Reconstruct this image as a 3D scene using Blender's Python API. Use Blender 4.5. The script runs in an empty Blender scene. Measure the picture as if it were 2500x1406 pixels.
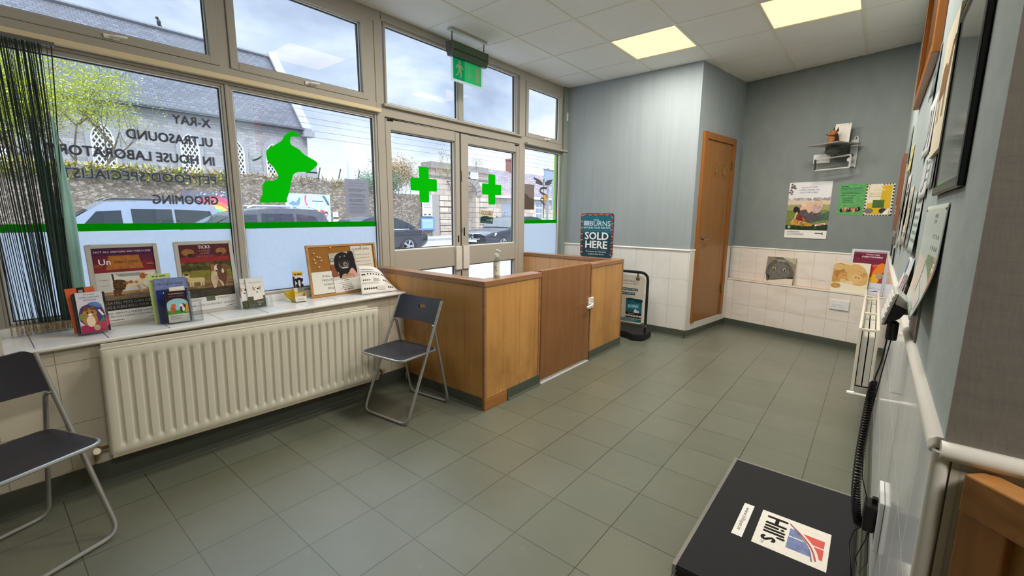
import bpy, bmesh, math, random
from mathutils import Vector, Matrix
R = math.radians
sc = bpy.context.scene
col = sc.collection

# ------------------------------------------------------------------ colour / materials
def lin(c):
    c = c / 255.0
    return c / 12.92 if c <= 0.04045 else ((c + 0.055) / 1.055) ** 2.4
def rgb(r, g, b): return (lin(r), lin(g), lin(b), 1.0)

class NT:
    def __init__(s, name):
        s.m = bpy.data.materials.new(name); s.m.use_nodes = True
        s.t = s.m.node_tree; s.n = s.t.nodes; s.n.clear()
        s.out = s.n.new('ShaderNodeOutputMaterial')
    def new(s, t, **kw):
        n = s.n.new(t)
        for k, v in kw.items(): setattr(n, k, v)
        return n
    def link(s, a, b): s.t.links.new(a, b)
    def setin(s, sock, v):
        if isinstance(v, (int, float, tuple, list)): sock.default_value = v
        else: s.link(v, sock)
    def math(s, op, a, b=0.0, c=0.0, clamp=False):
        n = s.new('ShaderNodeMath', operation=op); n.use_clamp = clamp
        s.setin(n.inputs[0], a); s.setin(n.inputs[1], b); s.setin(n.inputs[2], c)
        return n.outputs[0]
    def mix(s, f, a, b, blend='MIX'):
        n = s.new('ShaderNodeMix', data_type='RGBA', blend_type=blend)
        s.setin(n.inputs[0], f); s.setin(n.inputs[6], a); s.setin(n.inputs[7], b)
        return n.outputs[2]
    def coords(s): return s.new('ShaderNodeTexCoord').outputs['Object']
    def pos(s): return s.new('ShaderNodeNewGeometry').outputs['Position']
    def sep(s, v):
        n = s.new('ShaderNodeSeparateXYZ'); s.link(v, n.inputs[0]); return n.outputs
    def comb(s, x, y, z):
        n = s.new('ShaderNodeCombineXYZ')
        for i, v in enumerate((x, y, z)): s.setin(n.inputs[i], v)
        return n.outputs[0]
    def mapping(s, v, scale=(1, 1, 1), rot=(0, 0, 0)):
        n = s.new('ShaderNodeMapping'); s.link(v, n.inputs[0])
        n.inputs['Scale'].default_value = scale; n.inputs['Rotation'].default_value = rot
        return n.outputs[0]
    def noise(s, v, scale=5, detail=3, rough=0.5, dist=0.0):
        n = s.new('ShaderNodeTexNoise'); s.link(v, n.inputs['Vector'])
        n.inputs['Scale'].default_value = scale; n.inputs['Detail'].default_value = detail
        n.inputs['Roughness'].default_value = rough; n.inputs['Distortion'].default_value = dist
        return n.outputs['Fac']
    def ramp(s, f, stops):
        n = s.new('ShaderNodeValToRGB'); s.link(f, n.inputs[0])
        e = n.color_ramp.elements
        while len(e) < len(stops): e.new(0.5)
        for i, (p, c) in enumerate(stops): e[i].position = p; e[i].color = c
        return n.outputs[0]
    def bump(s, h, strength=0.2, dist=0.01):
        n = s.new('ShaderNodeBump'); s.link(h, n.inputs['Height'])
        n.inputs['Strength'].default_value = strength; n.inputs['Distance'].default_value = dist
        return n.outputs[0]
    def pbsdf(s, color, rough=0.5, metal=0.0, spec=0.5, normal=None, coat=0.0, emis=None, estr=0.0):
        b = s.new('ShaderNodeBsdfPrincipled')
        s.setin(b.inputs['Base Color'], color); s.setin(b.inputs['Roughness'], rough)
        s.setin(b.inputs['Metallic'], metal); s.setin(b.inputs['Specular IOR Level'], spec)
        s.setin(b.inputs['Coat Weight'], coat)
        if normal is not None: s.link(normal, b.inputs['Normal'])
        if emis is not None:
            s.setin(b.inputs['Emission Color'], emis); b.inputs['Emission Strength'].default_value = estr
        return b.outputs[0]
    def done(s, sh): s.link(sh, s.out.inputs[0]); return s.m

_cache = {}
def scl(c, k): return (min(1, c[0] * k), min(1, c[1] * k), min(1, c[2] * k), 1)
def plain(name, c, rough=0.5, metal=0.0, spec=0.5, var=0.12, scale=6.0, bump=0.0, coat=0.0):
    """plain paint / plastic / metal with slight procedural mottling"""
    if name in _cache: return _cache[name]
    t = NT(name); v = t.coords(); f = t.noise(v, scale, 4)
    k = t.mix(f, scl(c, 1 - var), scl(c, 1 + var))
    nm = t.bump(t.noise(v, scale * 25, 2), bump, 0.002) if bump else None
    m = t.done(t.pbsdf(k, rough, metal, spec, nm, coat)); _cache[name] = m
    return m
def ink(c):
    """printed colour"""
    key = 'print_%02x%02x%02x' % tuple(int(v) for v in c)
    if key in _cache: return _cache[key]
    t = NT(key); v = t.coords(); f = t.math('ADD', t.math('MULTIPLY', t.noise(v, 38, 6, .65), .6), t.math('MULTIPLY', t.noise(v, 210, 3), .4))
    b = rgb(*c); lo = .62 if max(c) < 196 else .93
    m = t.done(t.pbsdf(t.mix(t.ramp(f, [(.34, (0, 0, 0, 1)), (.66, (1, 1, 1, 1))]), scl(b, lo), scl(b, 2 - lo if lo > .7 else 1.34)), 0.38, 0, 0.4)); _cache[key] = m
    return m
def gridline(t, x, period, width, off=0.0):
    """1 on a joint line of a coordinate, else 0"""
    f = t.math('FRACT', t.math('DIVIDE', t.math('ADD', x, -off + 1000 * period), period))
    d = t.math('MINIMUM', f, t.math('SUBTRACT', 1.0, f))
    return t.math('LESS_THAN', d, width / period / 2)

# ------------------------------------------------------------------ mesh builder
class MB:
    def __init__(s): s.v = []; s.f = []; s.mi = []; s.cur = 0
    def add(s, vs, fs, M=None):
        o = len(s.v)
        for p in vs:
            p = Vector(p)
            s.v.append(M @ p if M is not None else p)
        for f in fs: s.f.append([i + o for i in f]); s.mi.append(s.cur)
        return s
    def box(s, x0, x1, y0, y1, z0, z1, M=None):
        if x0 > x1: x0, x1 = x1, x0
        if y0 > y1: y0, y1 = y1, y0
        if z0 > z1: z0, z1 = z1, z0
        return s.add([(x0, y0, z0), (x1, y0, z0), (x1, y1, z0), (x0, y1, z0), (x0, y0, z1), (x1, y0, z1), (x1, y1, z1), (x0, y1, z1)],
                     [(0, 3, 2, 1), (4, 5, 6, 7), (0, 1, 5, 4), (1, 2, 6, 5), (2, 3, 7, 6), (3, 0, 4, 7)], M)
    def prism(s, pts, z0, z1, M=None):
        """polygon (ccw, xy) extruded along z"""
        n = len(pts)
        return s.add([(x, y, z0) for x, y in pts] + [(x, y, z1) for x, y in pts],
                     [list(range(n))[::-1], [n + i for i in range(n)]] + [(i, (i + 1) % n, n + (i + 1) % n, n + i) for i in range(n)], M)
    def quad(s, a, b, c, d): return s.add([a, b, c, d], [(0, 1, 2, 3)])
    def tube(s, path, r, seg=8, closed=False, M=None, caps=True):
        pts = [Vector(p) for p in path]; n = len(pts); o = []; up = None
        for i in range(n):
            if closed: d = pts[(i + 1) % n] - pts[i - 1]
            else: d = pts[min(i + 1, n - 1)] - pts[max(i - 1, 0)]
            d = d.normalized() if d.length > 1e-9 else Vector((0, 0, 1))
            if up is None: up = Vector((0, 0, 1)) if abs(d.z) < 0.9 else Vector((1, 0, 0))
            a = d.cross(up)
            if a.length < 1e-6: a = d.orthogonal()
            a.normalize(); b = a.cross(d).normalized(); up = b
            rr = r[i] if isinstance(r, (list, tuple)) else r
            for k in range(seg):
                t = 2 * math.pi * k / seg
                o.append(pts[i] + a * (rr * math.cos(t)) + b * (rr * math.sin(t)))
        fs = []
        for i in range(n if closed else n - 1):
            j = (i + 1) % n
            for k in range(seg):
                l = (k + 1) % seg
                fs.append((i * seg + k, j * seg + k, j * seg + l, i * seg + l))
        if caps and not closed:
            fs.append(list(range(seg))); fs.append([(n - 1) * seg + k for k in range(seg)][::-1])
        return s.add(o, fs, M)
    def lathe(s, prof, seg=24, M=None):
        """profile [(r,z)] around z"""
        vs = []; fs = []; n = len(prof)
        for r, z in prof:
            for k in range(seg):
                t = 2 * math.pi * k / seg; vs.append((r * math.cos(t), r * math.sin(t), z))
        for i in range(n - 1):
            for k in range(seg):
                l = (k + 1) % seg
                fs.append((i * seg + k, i * seg + l, (i + 1) * seg + l, (i + 1) * seg + k))
        fs.append(list(range(seg))[::-1]); fs.append([(n - 1) * seg + k for k in range(seg)])
        return s.add(vs, fs, M)
    def grid(s, fn, nu, nv, M=None, flip=False):
        vs = [fn(i / nu, j / nv) for j in range(nv + 1) for i in range(nu + 1)]
        fs = []
        for j in range(nv):
            for i in range(nu):
                a = j * (nu + 1) + i; q = (a, a + 1, a + nu + 2, a + nu + 1)
                fs.append(q[::-1] if flip else q)
        return s.add(vs, fs, M)
    def sphere(s, c, r, seg=16, ring=10, sc=(1, 1, 1), M=None):
        vs = []; fs = []
        for j in range(ring + 1):
            a = math.pi * j / ring
            for k in range(seg):
                t = 2 * math.pi * k / seg
                vs.append((c[0] + r * sc[0] * math.sin(a) * math.cos(t), c[1] + r * sc[1] * math.sin(a) * math.sin(t), c[2] - r * sc[2] * math.cos(a)))
        for j in range(ring):
            for k in range(seg):
                l = (k + 1) % seg
                fs.append((j * seg + k, j * seg + l, (j + 1) * seg + l, (j + 1) * seg + k))
        return s.add(vs, fs, M)
    def build(s, name, mats, parent=None, world=False, smooth=False, bevel=0.0, seg=2, clean=True):
        me = bpy.data.meshes.new(name)
        me.from_pydata([tuple(p) for p in s.v], [], s.f)
        if not isinstance(mats, (list, tuple)): mats = [mats]
        for m in mats: me.materials.append(m)
        me.polygons.foreach_set('material_index', s.mi)
        if clean:
            bm = bmesh.new(); bm.from_mesh(me)
            bmesh.ops.remove_doubles(bm, verts=bm.verts, dist=1e-5)
            bmesh.ops.recalc_face_normals(bm, faces=bm.faces)
            bm.to_mesh(me); bm.free()
        me.update()
        if smooth:
            me.polygons.foreach_set('use_smooth', [True] * len(me.polygons))
            me.set_sharp_from_angle(angle=R(38))
        o = bpy.data.objects.new(name, me); col.objects.link(o)
        if parent is not None:
            o.parent = parent
            if world: o.matrix_parent_inverse = parent['_m'] if False else MATS[parent.name].inverted()
        if bevel:
            b = o.modifiers.new('bevel', 'BEVEL'); b.width = bevel; b.segments = seg; b.limit_method = 'ANGLE'; b.angle_limit = R(40)
            b.harden_normals = False
        return o

MATS = {}
def tag(o, label, cat, group=None):
    o['label'] = label; o['category'] = cat
    if group: o['group'] = group
    return o
def thing(name, label, cat, M=None, group=None, kind=None):
    o = bpy.data.objects.new(name, None); col.objects.link(o); o.empty_display_size = 0.05
    if M is None: M = Matrix.Identity(4)
    elif isinstance(M, (tuple, list)): M = Matrix.Translation(M)
    o.matrix_world = M; MATS[o.name] = M.copy()
    if label: tag(o, label, cat, group)
    if kind: o['kind'] = kind
    return o
def struct(o): o['kind'] = 'structure'; return o
def sroot(name, loc=(0, 0, 0)):
    o = thing(name, None, None, loc); o['kind'] = 'structure'; return o
def retag(o, label): o['label'] = label; return o
def dup(root, M, label=None, group=None):
    r = root.copy(); col.objects.link(r); r.matrix_world = M; MATS[r.name] = M.copy()
    if label: r['label'] = label
    if group: r['group'] = group
    for ch in list(root.children):
        c = ch.copy(); col.objects.link(c); c.parent = r
        for g in list(ch.children):
            d = g.copy(); col.objects.link(d); d.parent = c
    return r
def frameM(origin, xdir, ydir):
    """matrix whose local x,y,z axes lie along xdir, ydir, xdir x ydir"""
    x = Vector(xdir).normalized(); y = Vector(ydir); y = (y - x * y.dot(x)).normalized(); z = x.cross(y)
    M = Matrix.Identity(4)
    for i, a in enumerate((x, y, z)):
        for k in range(3): M[k][i] = a[k]
    M.translation = Vector(origin)
    return M

# ------------------------------------------------------------------ lettering and flat artwork
_tcache = {}
def text_mesh(s):
    key = s
    if key in _tcache: return _tcache[key]
    cu = bpy.data.curves.new('lettering', 'FONT'); cu.body = s; cu.size = 1.0; cu.resolution_u = 2
    ob = bpy.data.objects.new('lettering', cu); col.objects.link(ob)
    dg = bpy.context.evaluated_depsgraph_get(); dg.update()
    me = bpy.data.meshes.new_from_object(ob.evaluated_get(dg))
    vs = [tuple(v.co) for v in me.vertices]; fs = [tuple(p.vertices) for p in me.polygons]
    bpy.data.objects.remove(ob); bpy.data.curves.remove(cu); bpy.data.meshes.remove(me)
    if vs:
        x0 = min(v[0] for v in vs); x1 = max(v[0] for v in vs)
    else: x0 = x1 = 0
    _tcache[key] = (vs, fs, x0, x1); return _tcache[key]
CAP = 0.70
def ell(cx, cy, rx, ry, rot=0, n=20):
    c, s = math.cos(rot), math.sin(rot)
    return [(cx + c * rx * math.cos(2 * math.pi * k / n) - s * ry * math.sin(2 * math.pi * k / n),
             cy + s * rx * math.cos(2 * math.pi * k / n) + c * ry * math.sin(2 * math.pi * k / n)) for k in range(n)]
def rrect(x0, y0, x1, y1, r, n=5):
    o = []
    for cx, cy, a in ((x1 - r, y1 - r, 0), (x0 + r, y1 - r, 90), (x0 + r, y0 + r, 180), (x1 - r, y0 + r, 270)):
        for k in range(n + 1):
            t = R(a + 90 * k / n); o.append((cx + r * math.cos(t), cy + r * math.sin(t)))
    return o
def clip_poly(P, x0, y0, x1, y1):
    for ax, lim, sg in ((0, x0, 1), (0, x1, -1), (1, y0, 1), (1, y1, -1)):
        out = []
        for i in range(len(P)):
            a, b = P[i - 1], P[i]; da, db = (a[ax] - lim) * sg, (b[ax] - lim) * sg
            if (da >= 0) != (db >= 0):
                t = da / (da - db); out.append((a[0] + (b[0] - a[0]) * t, a[1] + (b[1] - a[1]) * t))
            if db >= 0: out.append(b)
        P = out
        if len(P) < 3: return []
    return P
def art(name, layers, parent=None, M=None, base=None, thick=0.0012, step=0.00004, warp=None, zoff=0.0, world=False, cell=0.0):
    """one flat printed object: base sheet plus printed layers, each a hair above the last.
    layers: ('r',x0,y0,x1,y1,c) ('e',cx,cy,rx,ry,c[,rot]) ('p',pts,c) ('t',text,x,y,capheight,c,align,bold,width)"""
    rect = base[:4] if base and len(base) == 5 else None
    mb = MB(); mats = []; idx = {}
    def use(c):
        m = c if isinstance(c, bpy.types.Material) else ink(c)
        if m.name not in idx: idx[m.name] = len(mats); mats.append(m)
        mb.cur = idx[m.name]
    if base:
        if len(base) == 5: x0, y0, x1, y1, c = base; poly = [(x0, y0), (x1, y0), (x1, y1), (x0, y1)]
        else: poly, c = base
        use(c); mb.prism(poly, -thick + zoff, zoff)
    z = zoff
    for L in layers:
        z += step; k = L[0]
        if k == 't':
            _, s, x, y, h, c = L[:6]; al = L[6] if len(L) > 6 else 'l'; bold = L[7] if len(L) > 7 else 0.0; w = L[8] if len(L) > 8 else None
            vs, fs, a, b = text_mesh(s)
            if not vs: continue
            sy = h / CAP; sx = sy if w is None else w / max(b - a, 1e-6)
            W = (b - a) * sx; ox = x - (0 if al == 'l' else W / 2 if al == 'c' else W)
            use(c); e = .02 * bold
            for k_, (dx, dy) in enumerate(((0, 0), (e, 0), (-e, 0), (0, e * .7), (0, -e * .7)) if bold else ((0, 0),)):
                mb.add([(ox + (v[0] - a + dx) * sx, y + (v[1] + dy) * sy, z + k_ * .000012) for v in vs], fs)
            z += .00005
            continue
        if k == 'r': _, x0, y0, x1, y1, c = L; pts = [(x0, y0), (x1, y0), (x1, y1), (x0, y1)]
        elif k == 'e': pts = ell(L[1], L[2], L[3], L[4], L[6] if len(L) > 6 else 0); c = L[5]
        else: _, pts, c = L
        if rect: pts = clip_poly(pts, *rect)
        if len(pts) < 3: continue
        use(c)
        if warp and cell:
            xs, ys = [p[0] for p in pts], [p[1] for p in pts]; u = min(xs)
            while u < max(xs):
                v = min(ys)
                while v < max(ys):
                    q = clip_poly(pts, u, v, u + cell, v + cell); v += cell
                    if len(q) > 2: mb.add([(x, y, z) for x, y in q], [list(range(len(q)))])
                u += cell
            continue
        mb.add([(x, y, z) for x, y in pts], [list(range(len(pts)))])
    if warp: mb.v = [Vector(warp(*p)) for p in mb.v]
    if M is not None and parent is None: mb.v = [M @ p for p in mb.v]
    o = mb.build(name, mats, parent, world=world, clean=False)
    return o
def lines(x0, x1, ys, h, c, jit=0.25, rnd=random.Random(3)):
    """rows of small print seen as broken bars"""
    out = []
    for y in ys:
        x = x0; end = x1 - (x1 - x0) * jit * rnd.random()
        while x < end - h:
            w = h * (1.2 + 3.2 * rnd.random()); w = min(w, end - x)
            out.append(('r', x, y, x + w, y + h, c)); x += w + h * 0.7
    return out
LAMP_W, SKY_LOW, SKY_ZENITH, SUN_E, EXPO = 26.0, 1.15, 5.5, 2.6, 0.36
# ------------------------------------------------------------------ room materials
RX, RY1 = 2.377, 5.36            # right wall plane, its far end
CEIL = 2.886
T = 0.2995                       # floor tile
def m_floor():
    t = NT('olive_vinyl_tile'); p = t.pos(); X = t.sep(p)
    line = t.math('MAXIMUM', gridline(t, X[0], T, 0.0042), gridline(t, X[1], T, 0.0034))
    fx = t.math('FLOOR', t.math('DIVIDE', X[0], T)); fy = t.math('FLOOR', t.math('DIVIDE', X[1], T))
    wn = t.new('ShaderNodeTexWhiteNoise'); t.link(t.comb(fx, fy, 0.0), wn.inputs['Vector'])
    a = t.mix(t.noise(p, 3, 4), rgb(92, 96, 82), rgb(108, 110, 95))
    a = t.mix(t.math('MULTIPLY', wn.outputs['Value'], 0.35), a, rgb(88, 90, 74))
    scuff = t.ramp(t.noise(p, 9, 6, 0.7), [(0.0, (0, 0, 0, 1)), (0.62, (0, 0, 0, 1)), (0.8, (1, 1, 1, 1))])
    a = t.mix(t.math('MULTIPLY', scuff, 0.25), a, rgb(150, 150, 142))
    strength = t.math('ADD', 0.35, t.math('MULTIPLY', t.noise(p, 1.1, 2), 0.9), clamp=True)
    a = t.mix(t.math('MULTIPLY', line, strength), a, rgb(36, 36, 28))
    rough = t.math('ADD', 0.36, t.math('MULTIPLY', t.noise(p, 14, 5), 0.16))
    h = t.math('SUBTRACT', t.math('MULTIPLY', t.noise(p, 5, 2), 0.5), line)
    sh = t.pbsdf(a, rough, 0, 1.0, t.bump(h, 0.10, 0.002), 0.55); sh.node.inputs['Coat Roughness'].default_value = .3
    return t.done(sh)
def m_paper(name, c0, c1, sx=26, sz=1.2):
    """painted textured wallpaper with vertical drag marks"""
    t = NT(name); p = t.pos()
    st = t.noise(t.mapping(p, (sx, sx, sz)), 1.0, 5, 0.6)
    fine = t.noise(t.mapping(p, (160, 160, 30)), 1.0, 3)
    big = t.noise(p, 1.6, 3)
    f = t.math('ADD', t.math('MULTIPLY', st, 0.6), t.math('MULTIPLY', big, 0.4))
    k = t.mix(t.ramp(f, [(0.3, (0, 0, 0, 1)), (0.7, (1, 1, 1, 1))]), c0, c1)
    h = t.math('ADD', t.math('MULTIPLY', st, 0.7), t.math('MULTIPLY', fine, 0.5))
    return t.done(t.pbsdf(k, 0.62, 0, 0.3, t.bump(h, 0.4, 0.003)))
def m_wtile(name, ax, per=0.2, offx=0.05, hz=0.3, offz=0.05, c=rgb(214, 212, 205), grout=rgb(170, 166, 155), rough=0.16, gw=0.003, var=0.5):
    """white ceramic wall tiles; ax = coordinate (0 x, 1 y) that runs along the wall"""
    t = NT(name); p = t.pos(); X = t.sep(p)
    line = t.math('MAXIMUM', gridline(t, X[ax], per, gw, offx), gridline(t, X[2], hz, gw, offz))
    f = t.noise(p, 5, 6, 0.65)
    k = t.mix(t.math('MULTIPLY', t.ramp(f, [(0.42, (0, 0, 0, 1)), (0.75, (1, 1, 1, 1))]), var), c, scl(c, 0.82))
    k = t.mix(line, k, grout)
    rg = t.math('ADD', rough, t.math('MULTIPLY', line, 0.5))
    return t.done(t.pbsdf(k, rg, 0, 0.5, t.bump(t.math('SUBTRACT', t.math('MULTIPLY', t.noise(p, 3, 2), 0.3), line), 0.15, 0.003)))
def m_wood(name, c0, c1, axis='z', scale=1.0, plank=0.0, rough=0.36, seam=rgb(70, 40, 16), dirt=0.0, coat=0.15):
    """varnished wood, grain along axis; plank>0 adds boards side by side in (x+y)"""
    t = NT(name); p = t.pos(); X = t.sep(p)
    u = t.math('ADD', X[0], X[1])
    s = {'z': (24, 24, 1.6), 'x': (1.6, 24, 24), 'y': (24, 1.6, 24)}[axis]
    if plank:
        idx = t.math('FLOOR', t.math('DIVIDE', t.math('ADD', u, 50), plank))
        wn = t.new('ShaderNodeTexWhiteNoise', noise_dimensions='1D'); t.link(idx, wn.inputs['W'])
        pv = t.comb(t.math('ADD', X[0], t.math('MULTIPLY', wn.outputs['Value'], 7.0)), X[1], X[2])
    else: pv = p
    n = t.noise(t.mapping(pv, tuple(k * scale for k in s)), 1.0, 6, 0.6, 0.6)
    k = t.mix(t.ramp(n, [(0.28, (0, 0, 0, 1)), (0.72, (1, 1, 1, 1))]), c0, c1)
    big = t.noise(p, 2.2, 3)
    k = t.mix(t.math('MULTIPLY', big, 0.35), k, scl(c0, 0.7))
    if plank:
        k = t.mix(t.math('MULTIPLY', wn.outputs['Value'], 0.38), k, scl(c0, 0.78))
        ln = gridline(t, u, plank, 0.0035, 0.0)
        k = t.mix(t.math('MULTIPLY', ln, 0.5), k, seam)
    if dirt:
        dz = t.math('SUBTRACT', 1.0, t.math('DIVIDE', X[2], 0.8), clamp=True)
        dn = t.ramp(t.noise(t.mapping(p, (5, 5, 3)), 1.0, 5, 0.6), [(0.42, (0, 0, 0, 1)), (0.7, (1, 1, 1, 1))])
        k = t.mix(t.math('MULTIPLY', t.math('MULTIPLY', dn, dz), dirt), k, rgb(84, 46, 14))
    return t.done(t.pbsdf(k, rough, 0, 0.4, t.bump(n, 0.06, 0.002), coat))
def schlick(t, f0, gain=1.0):
    """reflectance of a thin pane, the same from both sides"""
    g = t.new('ShaderNodeNewGeometry'); d = t.new('ShaderNodeVectorMath', operation='DOT_PRODUCT')
    t.link(g.outputs['Incoming'], d.inputs[0]); t.link(g.outputs['Normal'], d.inputs[1])
    c = t.math('SUBTRACT', 1.0, t.math('ABSOLUTE', d.outputs['Value']), clamp=True)
    return t.math('MULTIPLY', t.math('ADD', f0, t.math('MULTIPLY', t.math('POWER', c, 5.0), 1 - f0)), gain, clamp=True)
def m_glass():
    t = NT('clear_window_glass')
    tr = t.new('ShaderNodeBsdfTransparent'); tr.inputs[0].default_value = (0.97, 0.985, 0.99, 1)
    gl = t.new('ShaderNodeBsdfGlossy'); gl.inputs[1].default_value = 0.0
    v = t.noise(t.coords(), 3, 2)
    mx = t.new('ShaderNodeMixShader')
    t.link(t.math('ADD', schlick(t, .07, .8), t.math('MULTIPLY', v, 0.006)), mx.inputs[0])
    t.link(tr.outputs[0], mx.inputs[1]); t.link(gl.outputs[0], mx.inputs[2])
    return t.done(mx.outputs[0])
def m_clear(name='clear_acrylic', tint=(0.95, 0.965, 0.965, 1), refl=1.0):
    if name in _cache: return _cache[name]
    t = NT(name)
    tr = t.new('ShaderNodeBsdfTransparent'); tr.inputs[0].default_value = tint
    gl = t.new('ShaderNodeBsdfGlossy'); gl.inputs[1].default_value = 0.06
    mx = t.new('ShaderNodeMixShader')
    t.link(schlick(t, .045, refl), mx.inputs[0])
    t.link(tr.outputs[0], mx.inputs[1]); t.link(gl.outputs[0], mx.inputs[2])
    _cache[name] = t.done(mx.outputs[0]); return _cache[name]
def m_film(name, c, trans=0.75, var=0.06):
    """frosted / coloured vinyl film stuck on glass: lets light through diffusely"""
    if name in _cache: return _cache[name]
    t = NT(name); v = t.coords()
    k = t.mix(t.noise(v, 40, 4), scl(c, 1 - var), scl(c, 1 + var))
    d = t.new('ShaderNodeBsdfDiffuse'); tl = t.new('ShaderNodeBsdfTranslucent')
    t.link(k, d.inputs[0]); t.link(k, tl.inputs[0])
    mx = t.new('ShaderNodeMixShader'); mx.inputs[0].default_value = trans
    t.link(d.outputs[0], mx.inputs[1]); t.link(tl.outputs[0], mx.inputs[2])
    _cache[name] = t.done(mx.outputs[0]); return _cache[name]
def m_emit(name, c, s):
    t = NT(name); e = t.new('ShaderNodeEmission'); v = t.coords()
    t.link(t.mix(t.noise(v, 2.5, 2), scl(c, 0.97), c), e.inputs[0]); e.inputs[1].default_value = s
    return t.done(e.outputs[0])

FLOOR = m_floor()
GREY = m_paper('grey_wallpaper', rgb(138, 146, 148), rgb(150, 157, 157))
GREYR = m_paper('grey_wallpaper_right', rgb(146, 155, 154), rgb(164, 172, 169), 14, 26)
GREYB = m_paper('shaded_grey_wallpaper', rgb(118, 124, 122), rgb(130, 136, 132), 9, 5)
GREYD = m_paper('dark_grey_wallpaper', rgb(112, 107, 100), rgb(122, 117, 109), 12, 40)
CREAMW = plain('cream_wall', rgb(186, 178, 160), 0.6)
TILE_X = m_wtile('white_tile_x', 0, offx=0.12)
TILE_Y = m_wtile('white_tile_y', 1, offx=0.05, c=rgb(208, 198, 178), grout=rgb(150, 140, 120), rough=0.2)
TILE_R = m_wtile('white_tile_right', 1, offx=0.03, c=rgb(228, 231, 232), rough=0.09, var=.2, grout=rgb(222, 222, 220))
TILE_N = m_wtile('white_tile_near', 0, offx=0.2, c=rgb(196, 188, 172))
TRIMW = plain('white_tile_trim', rgb(216, 212, 202), 0.25, var=0.06)
SKIRT = plain('grey_green_coved_skirting', rgb(74, 78, 68), 0.35, var=0.12)
UPVC = plain('cream_painted_frame', rgb(164, 158, 146), 0.4, var=0.05, scale=3)
UPVCD = plain('dark_gasket', rgb(34, 32, 30), 0.5)
UPVCW = plain('white_glazing_bead', rgb(226, 226, 224), 0.3, var=0.04)
GLASS = m_glass()
FROST = m_film('frosted_film', rgb(222, 227, 232), 0.88)
GREEN = m_film('bright_green_vinyl', rgb(10, 176, 8), 0.7, 0.03)
STEEL = plain('satin_steel', rgb(176, 176, 174), 0.3, 1.0)
WHITEP = plain('white_plastic', rgb(226, 224, 216), 0.35, var=0.04)
BLACKP = plain('black_plastic', rgb(22, 22, 24), 0.38, var=0.1)
WD_PANEL = m_wood('oak_board_panel', rgb(192, 136, 72), rgb(212, 160, 92), 'z', 1.0, 0.19, dirt=0.55)
WD_INNER = m_wood('oak_board_panel_inner', rgb(206, 154, 102), rgb(226, 178, 126), 'z', 1.0, 0.19)
WD_CAP = m_wood('hardwood_capping', rgb(138, 96, 62), rgb(170, 124, 86), 'y', 1.0, rough=0.3)
WD_CAPX = m_wood('hardwood_capping_x', rgb(138, 96, 62), rgb(170, 124, 86), 'x', 1.0, rough=0.3)
WD_GATE = m_wood('brown_plywood_gate', rgb(130, 84, 46), rgb(156, 106, 62), 'z', 0.7, dirt=0.35)
WD_DOOR = m_wood('stained_pine_door', rgb(140, 92, 40), rgb(160, 110, 54), 'z', 0.8)
WD_FRAME = m_wood('stained_pine_frame', rgb(138, 84, 32), rgb(162, 102, 46), 'z', 1.2)

# ------------------------------------------------------------------ room shell
m = MB(); m.box(-1.02, 5.2, -4.2, 6.3, -0.12, 0); struct(m.build('floor', FLOOR))
def m_ceil():
    t = NT('ceiling_tile'); p = t.pos()
    k = t.mix(t.noise(p, 2, 3), rgb(226, 224, 216), rgb(236, 234, 227))
    return t.done(t.pbsdf(k, 0.8, 0, 0.2, t.bump(t.noise(p, 160, 3), 0.25, 0.002)))
CT = m_ceil(); CB = plain('ceiling_grid_bar', rgb(226, 220, 206), 0.45, var=0.04)
GX0, GY0 = -1.004, 1.952
LIGHTS = [(2, 3), (4, 3), (2, 0), (4, 0), (7, -4)]  # last cell: unseen panel added to brighten the near right wall
m = MB()
for c in range(0, 11):
    for d in range(-11, 8):
        if (c, d) in LIGHTS: continue
        x0, y0 = GX0 + .6 * c + .001, GY0 + .6 * d + .001
        x1, y1 = min(x0 + .598, 5.2), min(y0 + .598, 6.3)
        x0 = max(x0, -1.0); y0 = max(y0, -4.2)
        if x1 > x0 and y1 > y0: m.box(x0, x1, y0, y1, CEIL, CEIL + .02)
ceiling = struct(m.build('ceiling', CT))
m = MB()
for c in range(0, 11):
    x = GX0 + .6 * c
    if x > -0.95: m.box(x - .011, x + .011, -4.2, 6.2, CEIL - .004, CEIL)
for d in range(-10, 8):
    y = GY0 + .6 * d; m.box(-.93, 5.2, y - .009, y + .009, CEIL - .003, CEIL)
struct(m.build('ceiling_grid', CB, ceiling))
m = MB(); m.box(-1.1, 5.3, -4.3, 6.4, CEIL + .12, CEIL + .2); struct(m.build('ceiling_slab', CREAMW, ceiling))

# far-left boxed-out wall (plan polygon), back wall with low ledge, right wall, near walls
E0 = Vector((-.935, 4.80)); E1 = Vector((.725, 4.77)); E2 = Vector((.884, 5.757)); E3 = Vector((RX, 5.352))
BU = (E3 - E2).normalized(); BN = Vector((BU.y, -BU.x))      # along the back wall; into the room
def bw(u, off, z=0.0):
    """point on the back wall: u metres from the door corner, off metres behind the lower face"""
    q = E2 + BU * u - BN * off; return Vector((q.x, q.y, z))
DZ = .972
def wall_poly(name, pts, z0, z1, mat, parent=None):
    m = MB(); m.prism(pts, z0, z1); o = m.build(name, mat, parent); o['kind'] = 'structure'; return o
# boxed-out wall
TILE_B = m_wtile('white_tile_box', 0, offx=0.12, per=.2)
boxp = [(-1.0, 4.80), (E1.x, E1.y), (E1.x + .17, 5.9), (-1.0, 5.9)]
wl = wall_poly('wall_far_left', boxp, 0, CEIL, GREY)
m = MB(); m.prism([(-.93, 4.79), (E1.x + .006, E1.y - .009), (E1.x + .006, E1.y + .0), (-.93, 4.81)], .08, DZ); struct(m.build('wall_tiling', TILE_B, wl))
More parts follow.
